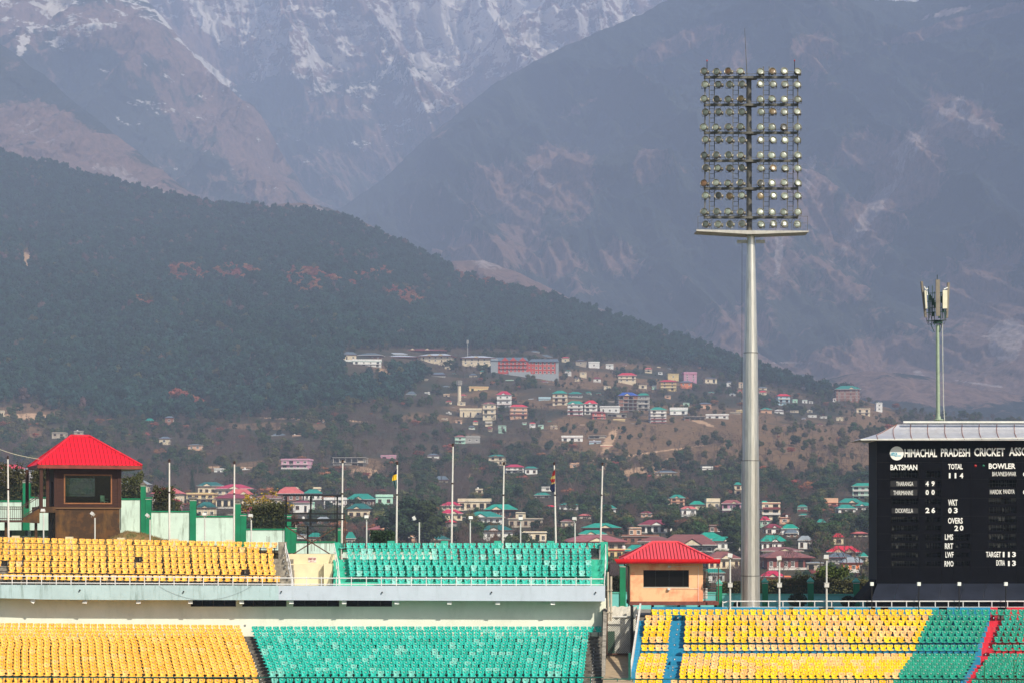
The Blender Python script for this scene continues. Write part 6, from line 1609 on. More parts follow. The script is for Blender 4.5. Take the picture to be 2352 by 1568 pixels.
scp('ladder', [(1165, 400, 1165, 600), (1185, 490, 1180, 920), (1150, 600, 1150, 920), (1150, 700, 1182, 700), (1150, 780, 1182, 780), (1150, 860, 1182, 860)], .045, rust)
b = MB(); nb = 44; u0_, u1_ = 651, 779
zt_ = W(0, 1135.5, 152.4).z
vs = []
for y_ in (152.0, 155.6):
    for s_ in (0, -.10):
        for i in range(nb+1): vs.append((W(u0_+(u1_-u0_)*i/nb, 0, 152.4).x, y_, zt_+(.05 if i % 2 else 0)+s_+(.12 if y_ > 153 else 0)))
fs = []
n1_ = nb+1
for i in range(nb): fs += [(i, i+1, 2*n1_+i+1, 2*n1_+i), (n1_+i, n1_+i+1, 3*n1_+i+1, 3*n1_+i), (i, i+1, n1_+i+1, n1_+i), (2*n1_+i, 2*n1_+i+1, 3*n1_+i+1, 3*n1_+i)]
b.add(vs, fs); o = b.build('canopy', blk, scf, o_); o.location = (0,0,0)
b = MB(); b.uv((485/3.921+1080)/1.7415, (545/3.921+1080)/1.7415, (568/3.921+1950)/1.7415, (585/3.921+1950)/1.7415, 152.35, .3); o = b.build('bench', rust, scf, o_); o.location = (0,0,0)

# ------------------------------------------------------------------ flagpoles, flags, lamp posts
polem = mat('pole_white_worn', (.70,.67,.62), .6, .08, 3, streak=.6, streak_col=(.30,.14,.08), aniso_scale=6); topm = mat('pole_top_rust', (.05,.025,.02), .8)
FP = [(20, 18, 1053, 1240, 'white flagpole at the left edge in front of the walkway'), (389, 389, 1061, 1245, 'bare white flagpole just right of the pavilion'), (537, 538.5, 1065, 1248, 'bare white flagpole behind the right part of the yellow upper seats'),
      (784.5, 787, 1062, 1252, 'bare white flagpole beside the black scaffold'), (910, 912.5, 1066, 1252, 'white flagpole carrying the yellow and blue flag'), (1036.5, 1040.5, 1024, 1252, 'tallest white flagpole, behind the middle of the green upper seats'),
      (1153.5, 1157.5, 1067, 1252, 'bare white flagpole beside the standing rebar'), (1277.5, 1273, 1067, 1252, 'white flagpole carrying the red and navy flag'), (1378, 1384, 1068, 1250, 'bare white flagpole at the right end of the green upper seats')]
for (ub, ut, vt, vb, lab) in FP:
    A_, B_ = W(ub, vb, 153.9), W(ut, vt, 153.9); t = thing('flagpole', A_, lab, 'flagpole', 'flagpoles behind the upper seats'); b = MB(); b.bar(A_-Vector((0,0,1.2)), B_, .085, n=8, r2=.055); b.build('pole', polem, t, A_).location = (0,0,0)
    b = MB(); b.lathe([(.05, 0), (.11, .05), (.06, .12), (.1, .2), (.02, .26)], n=8); b.box(-.2, 0, -.02, .02, .1, .13); o = b.build('finial', topm, t); o.location = B_-A_
    b = MB(); b.bar((0,0,0), (0,0,.12), .075, n=8); o = b.build('joint_collar', topm, t); o.location = (B_-A_)*.62
def flag(u0, v0, v1, ws, bands, label, seed):
    P = W(u0, v0, 153.8); t = thing('flag', P, label, 'flag', 'flags on the stadium poles'); k = 153.8/F; q = random.Random(seed); n_, m_ = 14, 9
    rows = []
    for j in range(n_+1):
        f = j/n_; wd = np.interp(f, [i/(len(ws)-1) for i in range(len(ws))], ws)*k
        rows.append([(-wd*(i/(m_-1)) , .10*math.sin(i*1.7+j*.35+seed)*(i/(m_-1)), -(v1-v0)*k*f - .08*(i/(m_-1))) for i in range(m_)])
    for bi, (f0, f1, m) in enumerate(bands):
        j0, j1 = int(round(f0*n_)), int(round(f1*n_)); b = MB(); V_ = []
        for s_ in (0, .015):
            for j in range(j0, j1+1): V_ += [(x, y+s_, z) for x, y, z in rows[j]]
        cnt_ = (j1-j0+1)*m_; fs = []
        for s_ in (0, 1):
            for j in range(j1-j0):
                for i in range(m_-1): a_ = s_*cnt_+j*m_+i; fs.append((a_, a_+1, a_+m_+1, a_+m_))
        for j in range(j1-j0): fs += [(j*m_, (j+1)*m_, cnt_+(j+1)*m_, cnt_+j*m_), (j*m_+m_-1, (j+1)*m_+m_-1, cnt_+(j+1)*m_+m_-1, cnt_+j*m_+m_-1)]
        b.add(V_, fs); b.build('cloth_band', m, t)
navy = mat('flag_navy', (.01,.018,.07), .8, .2, 4); yel = mat('flag_yellow', (.75,.50,.02), .8, .1, 4); gt = mat('flag_grey_teal', (.05,.11,.12), .8, .2, 4); rd_ = mat('flag_red', (.28,.015,.02), .8, .2, 4); kh = mat('flag_khaki', (.45,.36,.12), .8, .3, 6)
flag(911.5, 1074, 1120, [1.5, 7, 10, 10.5, 7, 4], [(0, .3, navy), (.3, .57, yel), (.57, 1, gt)], 'limp navy, yellow and grey flag on the pole left of the tallest', 1)
flag(1275, 1075, 1127, [1.5, 6, 7, 12, 8, 11, 12, 6], [(0, .28, rd_), (.28, .43, kh), (.43, .55, rd_), (.55, .65, kh), (.65, 1, navy)], 'limp red, khaki and navy flag near the right end of the green seats', 3)
lampw = mat('lamp_post_white', (.58,.58,.55), .5, .06, 4, streak=.2, streak_col=(.4,.3,.2))
LP = [(100, 1173, 'by the pavilion porch', 0), (218, 1180, 'in front of the brown pavilion base', 1), (344.5, 1184, 'in front of the paired green posts', 1), (470.5, 1182, 'midway along the yellow seats', 0), (577, 1185, 'near the right end of the yellow seats', 0),
      (842, 1188, 'first of those above the green seats', 0), (963, 1190, 'between the yellow-blue flag and the tallest flagpole', 2), (1080, 1190, 'right of the tallest flagpole', 0), (1195.5, 1192, 'right of the standing rebar', 0), (1320.5, 1192, 'between the last two flagpoles', 0)]
for (u_, v_, where, kind) in LP:
    A_ = W(u_, 1252, 153.2); H = (1252-v_)*153.2/F; t = thing('lamp_post', A_, 'short white lamp post %s' % where, 'lamp post', 'lamp posts along the upper seats')
    b = MB(); b.bar((0,0,-.6), (0,0,H-.25), .055, n=8); b.build('post', lampw, t)
    b = MB(); b.box(-.13, .13, -.18, .02, -.10, .10); b.box(-.155, .155, -.21, -.18, -.12, .12); b.bar((0,0,-.25), (0,-.05,-.1), .03, n=5); o = b.build('lamp_head', lampw, t); o.location = ((-.35 if kind == 2 else -.12 if kind == 1 else 0), 0, H); o.rotation_euler = (-.5, (1.0 if kind == 2 else .5 if kind == 1 else 0), (-.6 if kind else R.uniform(-.3, .3)))
for (u_, v_, vb_, where) in ((1677, 1276, 1412, 'between the orange hut and the tower'), (1790, 1282, 1412, 'first one right of the floodlight tower'), (1898.5, 1279, 1412, 'in front of the small leafy tree')):
    A_ = W(u_, vb_, 147.2); k = 147.2/F; t = thing('lamp_post', A_, 'tall white lamp post with two boxes %s' % where, 'lamp post', 'tall lamp posts by the right stand')
    b = MB(); b.bar((0,0,0), (0,0,(vb_-v_-4)*k), .075, n=8, r2=.06); b.build('post', lampw, t)
    b = MB(); b.box(-.15, .15, -.18, .12, -.14, .13); b.box(-.17, .17, -.21, -.18, -.16, .15); o = b.build('lamp_head', lampw, t); o.location = (0, 0, (vb_-v_)*k); o.rotation_euler = (-.35, R.uniform(-.2, .2), R.uniform(-.3, .3))
    b = MB(); b.box(-.16, .16, -.14, .14, -.16, .14); b.box(-.18, .18, -.16, .16, .14, .17); o = b.build('junction_box', lampw, t); o.location = (0, -.02, (vb_-1342)*k)
for (u_, n_) in ((2002.5, 'first'), (2110.5, 'second'), (2203, 'third'), (2310, 'fourth')):
    A_ = W(u_, 1412, 147.0); k = 147/F; t = thing('lamp_post', A_, 'thin black lamp post with white box, %s from left before the scoreboard' % n_, 'lamp post', 'black lamp posts before the scoreboard')
    b = MB(); b.bar((0,0,0), (0,0,70*k), .04, n=6); b.build('post', mat('black_steel', (.01,.01,.01)), t)
    b = MB(); b.box(-.12, .12, -.12, .12, -.14, .12); o = b.build('lamp_head', mat('lamp_box_white', (.75,.80,.74), .5), t); o.location = (0, 0, 73*k)  # white box head in plain paint, no emission

# ------------------------------------------------------------------ floodlight tower
TD = 158.0; k = TD/F; TO = W(1723.5, 1412, TD); tower = thing('floodlight_tower', TO, 'tall tapering steel floodlight mast with a grid of round lamps', 'floodlight tower')
galv = mat('galvanised_steel', (.68,.66,.60), .33, .16, 6, metal=.7, stretch=(3,3,.12), streak=.5, streak_col=(.16,.15,.12), aniso_scale=3); darks = mat('weathered_steel', (.13,.125,.11), .6, .35, 2.5, metal=.3, streak=.4, streak_col=(.3,.27,.2), aniso_scale=5)
def tz(v): return (1412-v)*k
def tx(u): return (u-1723.5)*k
for (va, ra, vb_, rb, cx0, cx1) in ((1420, 22.8, 1321, 21.8, 0, .0), (1321, 21.3, 1057, 20.0, .0, .2), (1057, 19.2, 810, 16.6, .3, .8), (810, 15.8, 541, 9.4, 1.0, 1.2)):
    b = MB(); b.lathe([(ra*k, 0), (rb*k, tz(vb_)-tz(va))], n=16); b.v = [(x+(cx0*k), y, z) for x, y, z in b.v]
    o = b.build('mast_section', galv, tower); o.location = (0, 0, tz(va))
    b = MB(); b.lathe([((rb+.5)*k, 0), ((rb+.5)*k, .05)], n=16); o = b.build('joint_ring', darks, tower); o.location = (cx1*k, 0, tz(vb_)-.02)
b = MB(); b.bar((tx(1721), 0, tz(541)), (tx(1720), 0, tz(176)), 6.6*k, n=12, r2=6.0*k); b.build('upper_mast', darks, tower)
BV = [179.5, 242.5, 306.5, 370.5, 434, 500]
beamD = -.55
fx = lambda x: tx((x/1.568+2650)/1.7415); fz = lambda y: tz((y/1.568+50)/1.7415)
for v_ in BV:
    b = MB(); b.box(fx(255), fx(845), beamD-.1, beamD+.1, tz(v_+4.6), tz(v_-.6)); b.build('cross_beam', darks, tower)
    b = MB(); b.bar((fx(262), beamD-.05, tz(v_-6)), (fx(845), beamD-.05, tz(v_-6)), .018, n=4); b.build('hand_rail', darks, tower)
    b = MB(); b.box(fx(520), fx(590), beamD+.1, .1, tz(v_+4), tz(v_-1)); b.build('bracket', darks, tower)
for x_ in (262, 842): b = MB(); b.bar((fx(x_), beamD, fz(1290)), (fx(x_), beamD, fz(375)), .06, n=4); b.build('upright', darks, tower)
for xa, xb in ((290, 322), (438, 472), (628, 664), (778, 814)):
    b = MB(); b.bar((fx(xa), beamD+.1, fz(1290)), (fx(xa), beamD+.1, fz(400 if xa != 628 else 348)), .04, n=4); b.bar((fx(xb), beamD+.1, fz(1290)), (fx(xb), beamD+.1, fz(400 if xa != 628 else 348)), .04, n=4)
    y_ = 380
    while y_ < 1290: b.bar((fx(xa), beamD+.1, fz(y_)), (fx(xb), beamD+.1, fz(y_)), .022, n=3); y_ += 29
    b.build('ladder', darks, tower)
b = MB(); b.prism([(fx(205), -1.0, fz(1372)), (fx(548), -1.0, fz(1378)), (fx(905), -1.0, fz(1380)), (fx(905), -1.0, fz(1388)), (fx(590), -1.0, fz(1400)), (fx(520), -1.0, fz(1400)), (fx(205), -1.0, fz(1382))], (0, 1.9, 0)); b.build('platform', mat('platform_grey', (.50,.48,.44), .6, .15, 2, metal=.2), tower)
b = MB()
for x_ in (215, 300, 420, 700, 800, 898): b.bar((fx(x_), -.98, fz(1378)), (fx(x_), -.98, fz(1290)), .02, n=4)
for y_ in (1290, 1332): b.bar((fx(215), -.98, fz(y_)), (fx(900), -.98, fz(y_)), .016, n=4)
b.build('platform_rail', darks, tower)
b = MB(); b.bar((fx(530), 0, fz(395)), (fx(515), 0, fz(100)), .035, n=5, r2=.012); b.build('lightning_rod', darks, tower)
for x_ in (275, 822):
    b = MB(); b.bar((fx(x_), beamD, fz(375)), (fx(x_), beamD, fz(318)), .03, n=5); o = b.build('beacon_rod', mat('black_steel', (.01,.01,.01)), tower); b = MB(); b.lathe([(.03, 0), (.06, .04), (.05, .1), (.02, .15)], n=8, c=(fx(x_), beamD, fz(318))); b.build('red_beacon', mat('beacon_red', (.4,.03,.03), .4), o)
for xa, xb in ((467, 528), (585, 642)): b = MB(); b.box(fx(xa), fx(xb), -.1, .02, fz(1447), fz(1427)); b.build('side_bracket', mat('platform_grey', (.5,.48,.44)), tower)
b = MB(); b.tube([(fx(497), -.2, fz(1445)), (fx(495), -.3, fz(2400)), (tx(1706), -.5, tz(1380))], .015, n=3); b.build('cable', mat('black_steel', (.01,.01,.01)), tower)
b = MB(); b.lathe([(.10, .30), (.20, .22), (.265, .035), (.275, -.06), (.285, -.06), (.285, -.10), (.262, -.10), (.255, -.05)], n=16, axis='y')
b.bar((.29, 0, .0), (.29, .16, -.25), .018, n=4); b.bar((-.29, 0, 0), (-.29, .16, -.25), .018, n=4); b.bar((-.29, .16, -.25), (.29, .16, -.25), .018, n=4); b.box(.2, .34, .12, .3, -.1, .12)
casing = b.mesh('lamp', mat('lamp_casing_steel', (.26,.24,.19), .45, .3, 3, metal=.7, rnd=.3), True)
def lensmat(n, c, rough=.3): return mat(n, c, rough, .35, 7, metal=.0, spec=.5, rnd=.3)
LM_ = []
for nm_, c in (('lens_pale', (.24,.275,.225)), ('lens_grey', (.11,.13,.11)), ('lens_amber', (.15,.10,.04)), ('lens_dark', (.05,.055,.05))):
    b = MB(); b.lathe([(.02, -.068), (.12, -.075), (.19, -.066), (.238, -.05), (.238, -.03)], n=16, axis='y'); LM_.append(b.mesh('lens', lensmat(nm_, c), True))
q = random.Random(21)
for j, v_ in enumerate(BV):
    for row, (xs, dy) in enumerate((((253, 330, 404, 481, 605, 677, 751, 838), -25), ((262, 342, 414, 490, 607, 684, 756, 836), +55))):
        for i, x_ in enumerate(xs):
            yc = (v_*1.7415-50)*1.568 + dy + q.uniform(-2.5, 2.5)
            if j == 5 and row == 1: yc -= 4
            la = inst('lamp', casing, tower, (fx(x_+q.uniform(-2.5, 2.5)), beamD-.32, fz(yc)), (1, 1, 1), rot=(-.28+q.uniform(-.15, .15), 0, (-.35 if i < 4 else .12)+q.uniform(-.15, .15)))
            r_ = q.random(); pick = (0 if i >= 4 and r_ < .72 else 1 if r_ < .6 else 0 if r_ < .78 else 2 if r_ < .90 else 3)
            inst('lens', LM_[pick], la)
b = MB(); q = random.Random(5)
for j, v_ in enumerate(BV):
    for _ in range(7):
        x_ = q.uniform(270, 820); pts = [(fx(x_+i*9), beamD-.2, tz(v_+2)-.05-q.uniform(.15, .45)*math.sin(i/5*math.pi)) for i in range(6)]; b.tube(pts, .012, n=3)
b.build('wiring', mat('black_steel', (.01,.01,.01)), tower)

# ------------------------------------------------------------------ scoreboard
BD = 152.0; BO = W(2200, 1400, BD); board = thing('scoreboard', BO, 'big black manual cricket scoreboard with white lettering under a curved metal roof', 'scoreboard')
k = BD/F; blackb = mat('scoreboard_black', (.004,.004,.006), .8, .3, 1.2, spec=.04); seamm = mat('seam_grey', (.045,.04,.032), .8); bz_ = Vector(BO)
su = lambda x: (x/1.387+3300)/1.7415; sv = lambda y: (y/1.387+1600)/1.7415
def brd(b, name, m, parent=board, **kw):
    o = b.build(name, m, parent, bz_); o.location = (0,0,0); return o
XE = [288, 367, 520, 645, 715, 810, 905, 1062, 1210, 1330, 1470, 1600, 1740]; YE = [213, 342, 435, 540, 640, 738, 830, 922, 1013]
holes = []
RH = [(388, 425), (447, 476), (499, 526), (545, 573), (597, 624), (645, 672), (693, 720), (742, 775), (790, 820), (843, 868), (890, 917)]
for i, (a_, c_) in enumerate(RH):
    if i not in (1, 2, 4): holes.append((368.5, 518, a_, c_))
    for j, (xa, xb) in enumerate(((558, 582), (589, 612), (618, 642))):
        if not (i in (1, 2, 4) and j < 2): holes.append((xa, xb, a_, c_))
    if i >= 7:
        for xa, xb in ((718, 741), (749, 772), (780, 803)): holes.append((xa, xb, a_, c_))
for a_, c_ in ((440, 478), (540, 573), (590, 623), (640, 673), (690, 722), (740, 772), (790, 815)): holes.append((907, 1060, a_, c_)); holes.append((1110, 1200, a_, c_))
for i in range(len(XE)-1):
    for j in range(len(YE)-1):
        x0, x1, y0, y1 = XE[i], XE[i+1], YE[j], YE[j+1]
        hs = [(max(a_, x0), min(b_, x1), max(c_, y0), min(d_, y1)) for a_, b_, c_, d_ in holes if a_ < x1-2 and b_ > x0+2 and c_ < y1-2 and d_ > y0+2]
        xs = sorted(set([x0, x1]+[h[0] for h in hs]+[h[1] for h in hs])); ys = sorted(set([y0, y1]+[h[2] for h in hs]+[h[3] for h in hs])); b = MB(); g_ = .45
        for a_, c_ in zip(xs[:-1], xs[1:]):
            for d_, e_ in zip(ys[:-1], ys[1:]):
                if any(h[0]-.1 <= a_ and c_ <= h[1]+.1 and h[2]-.1 <= d_ and e_ <= h[3]+.1 for h in hs): continue
                b.uv(su(a_+(g_ if a_ == x0 else 0)), su(c_-(g_ if c_ == x1 else 0)), sv(d_+(g_ if d_ == y0 else 0)), sv(e_-(g_ if e_ == y1 else 0)), BD, .035)
        if b.v: brd(b, 'panel', blackb)
b = MB(); 
for x_ in XE: b.uv(su(x_)-.7, su(x_)+.7, sv(213), sv(1013), BD+.062, .05)
for y_ in YE: b.uv(su(288), su(1740), sv(y_)-.5, sv(y_)+.5, BD+.12, .05)
brd(b, 'seam_strip', seamm)
b = MB(); b.uv(su(288), su(1740), sv(213), sv(1013), BD+1.1, .1, 0); b.uv(su(288), su(290), sv(213), sv(1013), BD+.06, 3.5); b.uv(su(1738), su(1740), sv(213), sv(1013), BD+.06, 3.5); b.uv(su(288), su(1740), sv(213), sv(218), BD+.2, 3.3); brd(b, 'casing', mat('scoreboard_inside', (.008,.009,.009), .8))
q = random.Random(8); b = MB(); b2 = MB()
for (x0, x1, y0, y1) in holes:
    b.uv(su(x0), su(x1), sv(y0+(y1-y0)*.42), sv(y0+(y1-y0)*.50), BD+.35, .04)
    xx = x0+4
    while xx < x1-3:
        b.uv(su(xx), su(xx+1.3), sv(y0), sv(y1), BD+.4, .04)
        if q.random() < .35: b2.uv(su(xx+2), su(min(x1, xx+q.uniform(6, 16))), sv(y0+(y1-y0)*q.uniform(.1, .5)), sv(y1-(y1-y0)*q.uniform(.0, .4)), BD+.75, .03)
        xx += q.uniform(9, 24)
brd(b, 'inner_frame', mat('inner_frame_steel', (.06,.065,.062), .7)); brd(b2, 'stored_number_plate', mat('stored_plate_grey', (.05,.052,.05), .8))
wlet = mat('white_letters', (.80,.80,.76), .7, .04, 3)
tu = lambda x: (x/3.818+3480)/1.7415; tv = lambda y: (y/3.818+1650)/1.7415
def tl(s, xa, xb, ya, yb, bold=.022, name='lettering', m=wlet, dd=.03): return letter(s, tu(xa), tu(xb), tv(ya), tv(yb), BD-dd, m, board, bz_, name, bold)
def sl_(s, xa, xb, ya, yb, bold=.022): return letter(s, su(xa), su(xb), sv(ya), sv(yb), BD-.03, wlet, board, bz_, 'lettering', bold)
tl('HIMACHAL', 527, 1023, 544, 671, .028); tl('PRADESH', 1083, 1527, 537, 664, .028); tl('CRICKET', 1590, 2060, 529, 657, .028); tl('ASSOCIATION', 2125, 2860, 519, 652, .028)
tl('BATSMAN', 312, 722, 784, 868, .03); tl('TOTAL', 1193, 1415, 772, 857, .03); tl('BOWLER', 1813, 2222, 764, 850, .03)
for ch, xa in (('1', 1204), ('1', 1292), ('4', 1370)): tl(ch, xa, xa+(26 if ch == '1' else 54), 912, 993, .035)
def nplate(xa, xb, ya, yb):
    b = MB(); b.uv(tu(xa), tu(xb), tv(ya), tv(yb), BD-.02, .018); brd(b, 'name_plate', mat('name_plate_black', (.010,.010,.012), .6))
nplate(312, 722, 1033, 1120); nplate(312, 722, 1165, 1255); nplate(312, 722, 1455, 1540) if False else None
tl('THARANGA', 400, 660, 1045, 1110, .0); tl('THIRIMANNE', 357, 657, 1182, 1248, .0)
for ch, xa, ya in (('4', 848, 1037), ('9', 938, 1035), ('0', 848, 1170), ('0', 938, 1168)):
    nplate(xa-8, xa+58, ya-8, ya+86); tl(ch, xa, xa+50, ya, ya+78, .035)
tl('BHUVNESHWAR', 1868, 2232, 893, 960, .0); tl('HARDIK', 1833, 2013, 1167, 1234, .0); tl('PANDYA', 2035, 2208, 1163, 1230, .0)
tl('0', 2336, 2386, 900, 965, .05); tl('0', 2336, 2386, 1170, 1240, .05)
b = MB(); b.uv(su(370), su(517), sv(597), sv(624), BD-.02, .018); brd(b, 'name_plate', mat('name_plate_black', (.018,.018,.02)))
sl_('DICKWELLA', 392, 488, 598, 622, .0); sl_('2', 557, 580, 593, 623, .035); sl_('6', 590, 611, 593, 623, .035); sl_('WKT', 683, 735, 548, 582); sl_('0', 683, 703, 593, 625, .035); sl_('3', 715, 736, 593, 624, .035)
sl_('OVERS', 682, 764, 649, 682); sl_('2', 718, 739, 692, 722, .035); sl_('0', 747, 768, 691, 721, .035); sl_('LMS', 665, 711, 740, 772); sl_('RRT', 665, 711, 790, 822); sl_('LWF', 668, 713, 838, 870); sl_('RMO', 663, 713, 888, 920)
sl_('TARGET', 893, 976, 837, 868); sl_('1', 986, 996, 838, 868, .0); sl_('1', 1015, 1025, 838, 868, .0); sl_('3', 1038, 1059, 838, 867, .035); sl_('EXTRA', 950, 998, 884, 914); sl_('1', 1015, 1025, 888, 917, .0); sl_('3', 1038, 1059, 886, 916, .035)
b = MB(); r_ = 106/3.818/1.7415*k; c_ = W(tu(408), tv(612), BD-.03)-bz_; b.lathe([(r_, 0), (r_, -.03)], n=40, axis='y'); logo = b.build('emblem_disc', wlet, board); logo.location = c_
cyan = mat('emblem_cyan', (.10,.45,.62), .7)
o = letter('HPCA', tu(316), tu(416), tv(597), tv(641), BD-.08, cyan, logo, bz_+c_, 'lettering', .02, shear=.3)
b = MB(); b.uv(tu(318), tu(372), tv(643), tv(648), BD-.08, .02); b.uv(tu(378), tu(428), tv(648), tv(654), BD-.08, .02); b.uv(tu(430), tu(472), tv(642), tv(656), BD-.08, .02); b.uv(tu(385), tu(405), tv(656), tv(661), BD-.08, .02); o = b.build('emblem_mark', cyan, logo, bz_+c_); o.location = (0,0,0)
for xx, c3, nm_ in ((1607, (.35,.02,.02), 'red_lamp'), (1730, (.01,.12,.07), 'green_lamp')):
    b = MB(); b.lathe([(.105, 0), (.10, -.05), (.06, -.1), (.01, -.12)], n=14, axis='y'); o = b.build(nm_, mat('signal_'+nm_, c3, .25), board, smooth=True); o.location = W(tu(xx), tv(803), BD-.005)-bz_
# skirt and leg
b = MB(); a_, c_, d_, e_ = W(su(290), sv(1014), BD-.02), W(su(1740), sv(1014), BD-.02), W(su(1740), sv(1112), BD-2.2), W(su(255), sv(1112), BD-2.2)
for i in range(12):
    f0, f1 = i/12+.0008, (i+1)/12-.0008; b = MB(); b.prism([e_.lerp(d_, f0), e_.lerp(d_, f1), a_.lerp(c_, f1), a_.lerp(c_, f0)], (0, .08, 0)); brd(b, 'skirt_panel', mat('skirt_blue_black', (.018,.022,.035), .4, .25, .8))
b = MB(); b.prism([W(su(290), sv(985), BD+.3), W(su(290), sv(1112), BD+.3), W(su(185), sv(1112), BD+.3), W(su(185), sv(1100), BD+.3)], (0, 2.5, 0)); brd(b, 'side_skirt', blackb)
b = MB(); b.uv(su(288), su(1740), sv(1112), sv(1200), BD-2.0, 5); brd(b, 'base', blackb)
# curved roof of metal sheets with a fascia
metal = mat('roof_zinc', (.60,.60,.62), .38, .08, 1.2, metal=.55, streak=.25, streak_col=(.35,.27,.25), aniso_scale=1.5)
ribm = mat('roof_rib_brown', (.25,.13,.11), .8)
prof = [(0, 1007.5, 0, 1977.7), (.18, 1001, .7, 1999), (.36, 996, 1.25, 2018), (.55, 990, 1.75, 2035), (.74, 981, 2.15, 2052), (1, 969.5, 2.5, 2075)]
def rp(i, u):        # roof point of profile step i at column u (the hip end follows the profile too)
    f, v_, y_, ul = prof[i]; D = BD-.87+y_
    return W(max(u, ul), v_, BD-.87)+Vector((0, y_, 0)) if u > ul else W(ul, v_, BD-.87)+Vector((0, y_, 0))
cols = [1977.7, 2022, 2061, 2101, 2141, 2181, 2221, 2261, 2302, 2343, 2384, 2430, 2480, 2530, 2580, 2640, 2700]
for ca, cb in zip(cols[:-1], cols[1:]):
    V_, fs = [], []
    sh = lambda i: (prof[i][0]-.5)*12
    for i in range(len(prof)):
        for c4 in (ca, cb):
            p = rp(i, c4+sh(i) if c4 > 1980 else prof[i][3]); V_.append(p); 
    for i in range(len(prof)-1): fs.append((2*i, 2*i+1, 2*i+3, 2*i+2))
    n_ = len(V_); V2 = [p-Vector((0, -.02, .04)) for p in V_]; fs2 = [tuple(reversed([x+n_ for x in f])) for f in fs]
    b = MB(); b.add(V_+V2, fs+fs2); brd(b, 'roof_sheet', metal)
    if ca > 1980:
        b = MB(); b.tube([rp(i, ca+sh(i))+Vector((0, -.02, .02)) for i in range(len(prof))], .03, n=4); brd(b, 'roof_rib', ribm)
# left hip: from the profile back to the rear eave
b = MB(); V_ = [W(p[3], p[1], BD-.87)+Vector((0, p[2], 0)) for p in prof]; V2 = [Vector((v.x, v.y+2*(2.5-p[2])+.5, v.z)) for v, p in zip(V_, prof)]
b.add(V_+V2, [(i, i+1, 6+i+1, 6+i) for i in range(5)]); b.add([V_[0], W(2700, 1007.5, BD-.87), W(2700, 1007.5, BD-.87)+Vector((0,5.5,0)), V2[0], V_[0]-Vector((0,0,-.05)), V2[0]+Vector((0,0,.05))], [(0,1,2,3)])
brd(b, 'roof_hip', metal)
b = MB(); b.uv(1977, 2700, (1006.5, 1000), (1009.5, 1003.5), BD-.876, .035); b.uv(2014, 2700, 1008, 1009.5, BD-.87, 5.4); brd(b, 'eaves_strip', mat('eaves_light', (.66,.66,.62), .6))
b = MB(); b.uv(2075, 2700, 965.5, 970, BD+1.15, .12); brd(b, 'ridge_strip', mat('eaves_light', (.66,.66,.62)))

# ------------------------------------------------------------------ phone mast behind the scoreboard
MD = 158.5; MO = W(2153.5, 985, MD); mast = thing('phone_mast', MO, 'green grey mobile phone mast with panel antennas rising behind the scoreboard', 'mast'); mo = Vector(MO); mu = lambda x: (x/2.24+3550)/1.7415; mv = lambda y: (y/2.24+1050)/1.7415
mgrn = mat('mast_green_grey', (.34,.42,.30), .45, .12, 3, metal=.2); antc = mat('antenna_cream', (.72,.68,.52), .6); antg = mat('antenna_grey', (.22,.19,.15), .6); dkg = mat('mast_dark_green', (.02,.07,.05), .6, .3, 4)
def mp(b, name, m, parent=mast): o = b.build(name, m, parent, mo); o.location = (0,0,0); return o
b = MB(); b.bar(W(mu(454), mv(1420), MD), W(mu(448), mv(555), MD), 18/2.24/1.7415*MD/F, n=16, r2=15/2.24/1.7415*MD/F); mp(b, 'pole', mgrn)
b = MB(); b.lathe([(.42, 0), (.42, .07), (.22, .1), (.2, .3)], n=16, c=tuple(W(mu(454), mv(1408), MD))); mp(b, 'base_flange', mgrn)
b = MB(); b.uv(2105, 2215, 975, 1010, MD-.8, 1.6); mp(b, 'footing', M_slab)
def ant(xa, ya, xb, yb, w_, m, dD, dep=.14, face=None):
    p, q_ = W(mu(xa), mv(ya), MD+dD), W(mu(xb), mv(yb), MD+dD); hw = w_/2/2.24/1.7415*MD/F
    b = MB(); x_ = Vector((hw, 0, 0)); y_ = Vector((0, dep, 0)); b.hexa([q_-x_, q_+x_, q_+x_+y_, q_-x_+y_, p-x_, p+x_, p+x_+y_, p-x_+y_]); mp(b, 'antenna_panel', m)
ant(452, 152, 454, 478, 36, antg, -.75); ant(309, 168, 345, 490, 17, antg, -.2, .3); ant(549, 178, 534, 495, 20, antg, -.2, .3); ant(340, 250, 350, 412, 16, antc, -.5, .25); ant(516, 247, 516, 410, 40, antc, -.5)
b = MB(); q = random.Random(2)
for x_, ya, yb in ((402, 208, 455), (368, 215, 540), (375, 290, 500), (420, 260, 560), (478, 262, 560), (490, 280, 530), (510, 415, 510), (446, 110, 160), (395, 300, 560), (520, 420, 500), (385, 330, 470)): b.bar(W(mu(x_), mv(ya), MD+q.uniform(-.4, .4)), W(mu(x_+q.uniform(-3, 3)), mv(yb), MD+q.uniform(-.4, .4)), .03, n=5)
for y_ in (268, 340, 400, 440, 515): b.bar(W(mu(350), mv(y_+8), MD-.3), W(mu(530), mv(y_), MD-.3), .03, n=5); b.bar(W(mu(360), mv(y_+8), MD+.3), W(mu(520), mv(y_), MD+.3), .03, n=5)
for xa, xb in ((385, 420), (470, 462), (490, 470)): b.bar(W(mu(xa), mv(545), MD), W(mu(xb), mv(622), MD-.1), .03, n=5)
mp(b, 'support_frame', dkg)
b = MB(); b.lathe([(.36, 0), (.36, .12), (.2, .16)], n=14, c=tuple(W(mu(448), mv(545), MD))); b.lathe([(.5, 0), (.5, .035)], n=14, c=tuple(W(mu(448), mv(522), MD))); mp(b, 'collar', dkg)
b = MB()
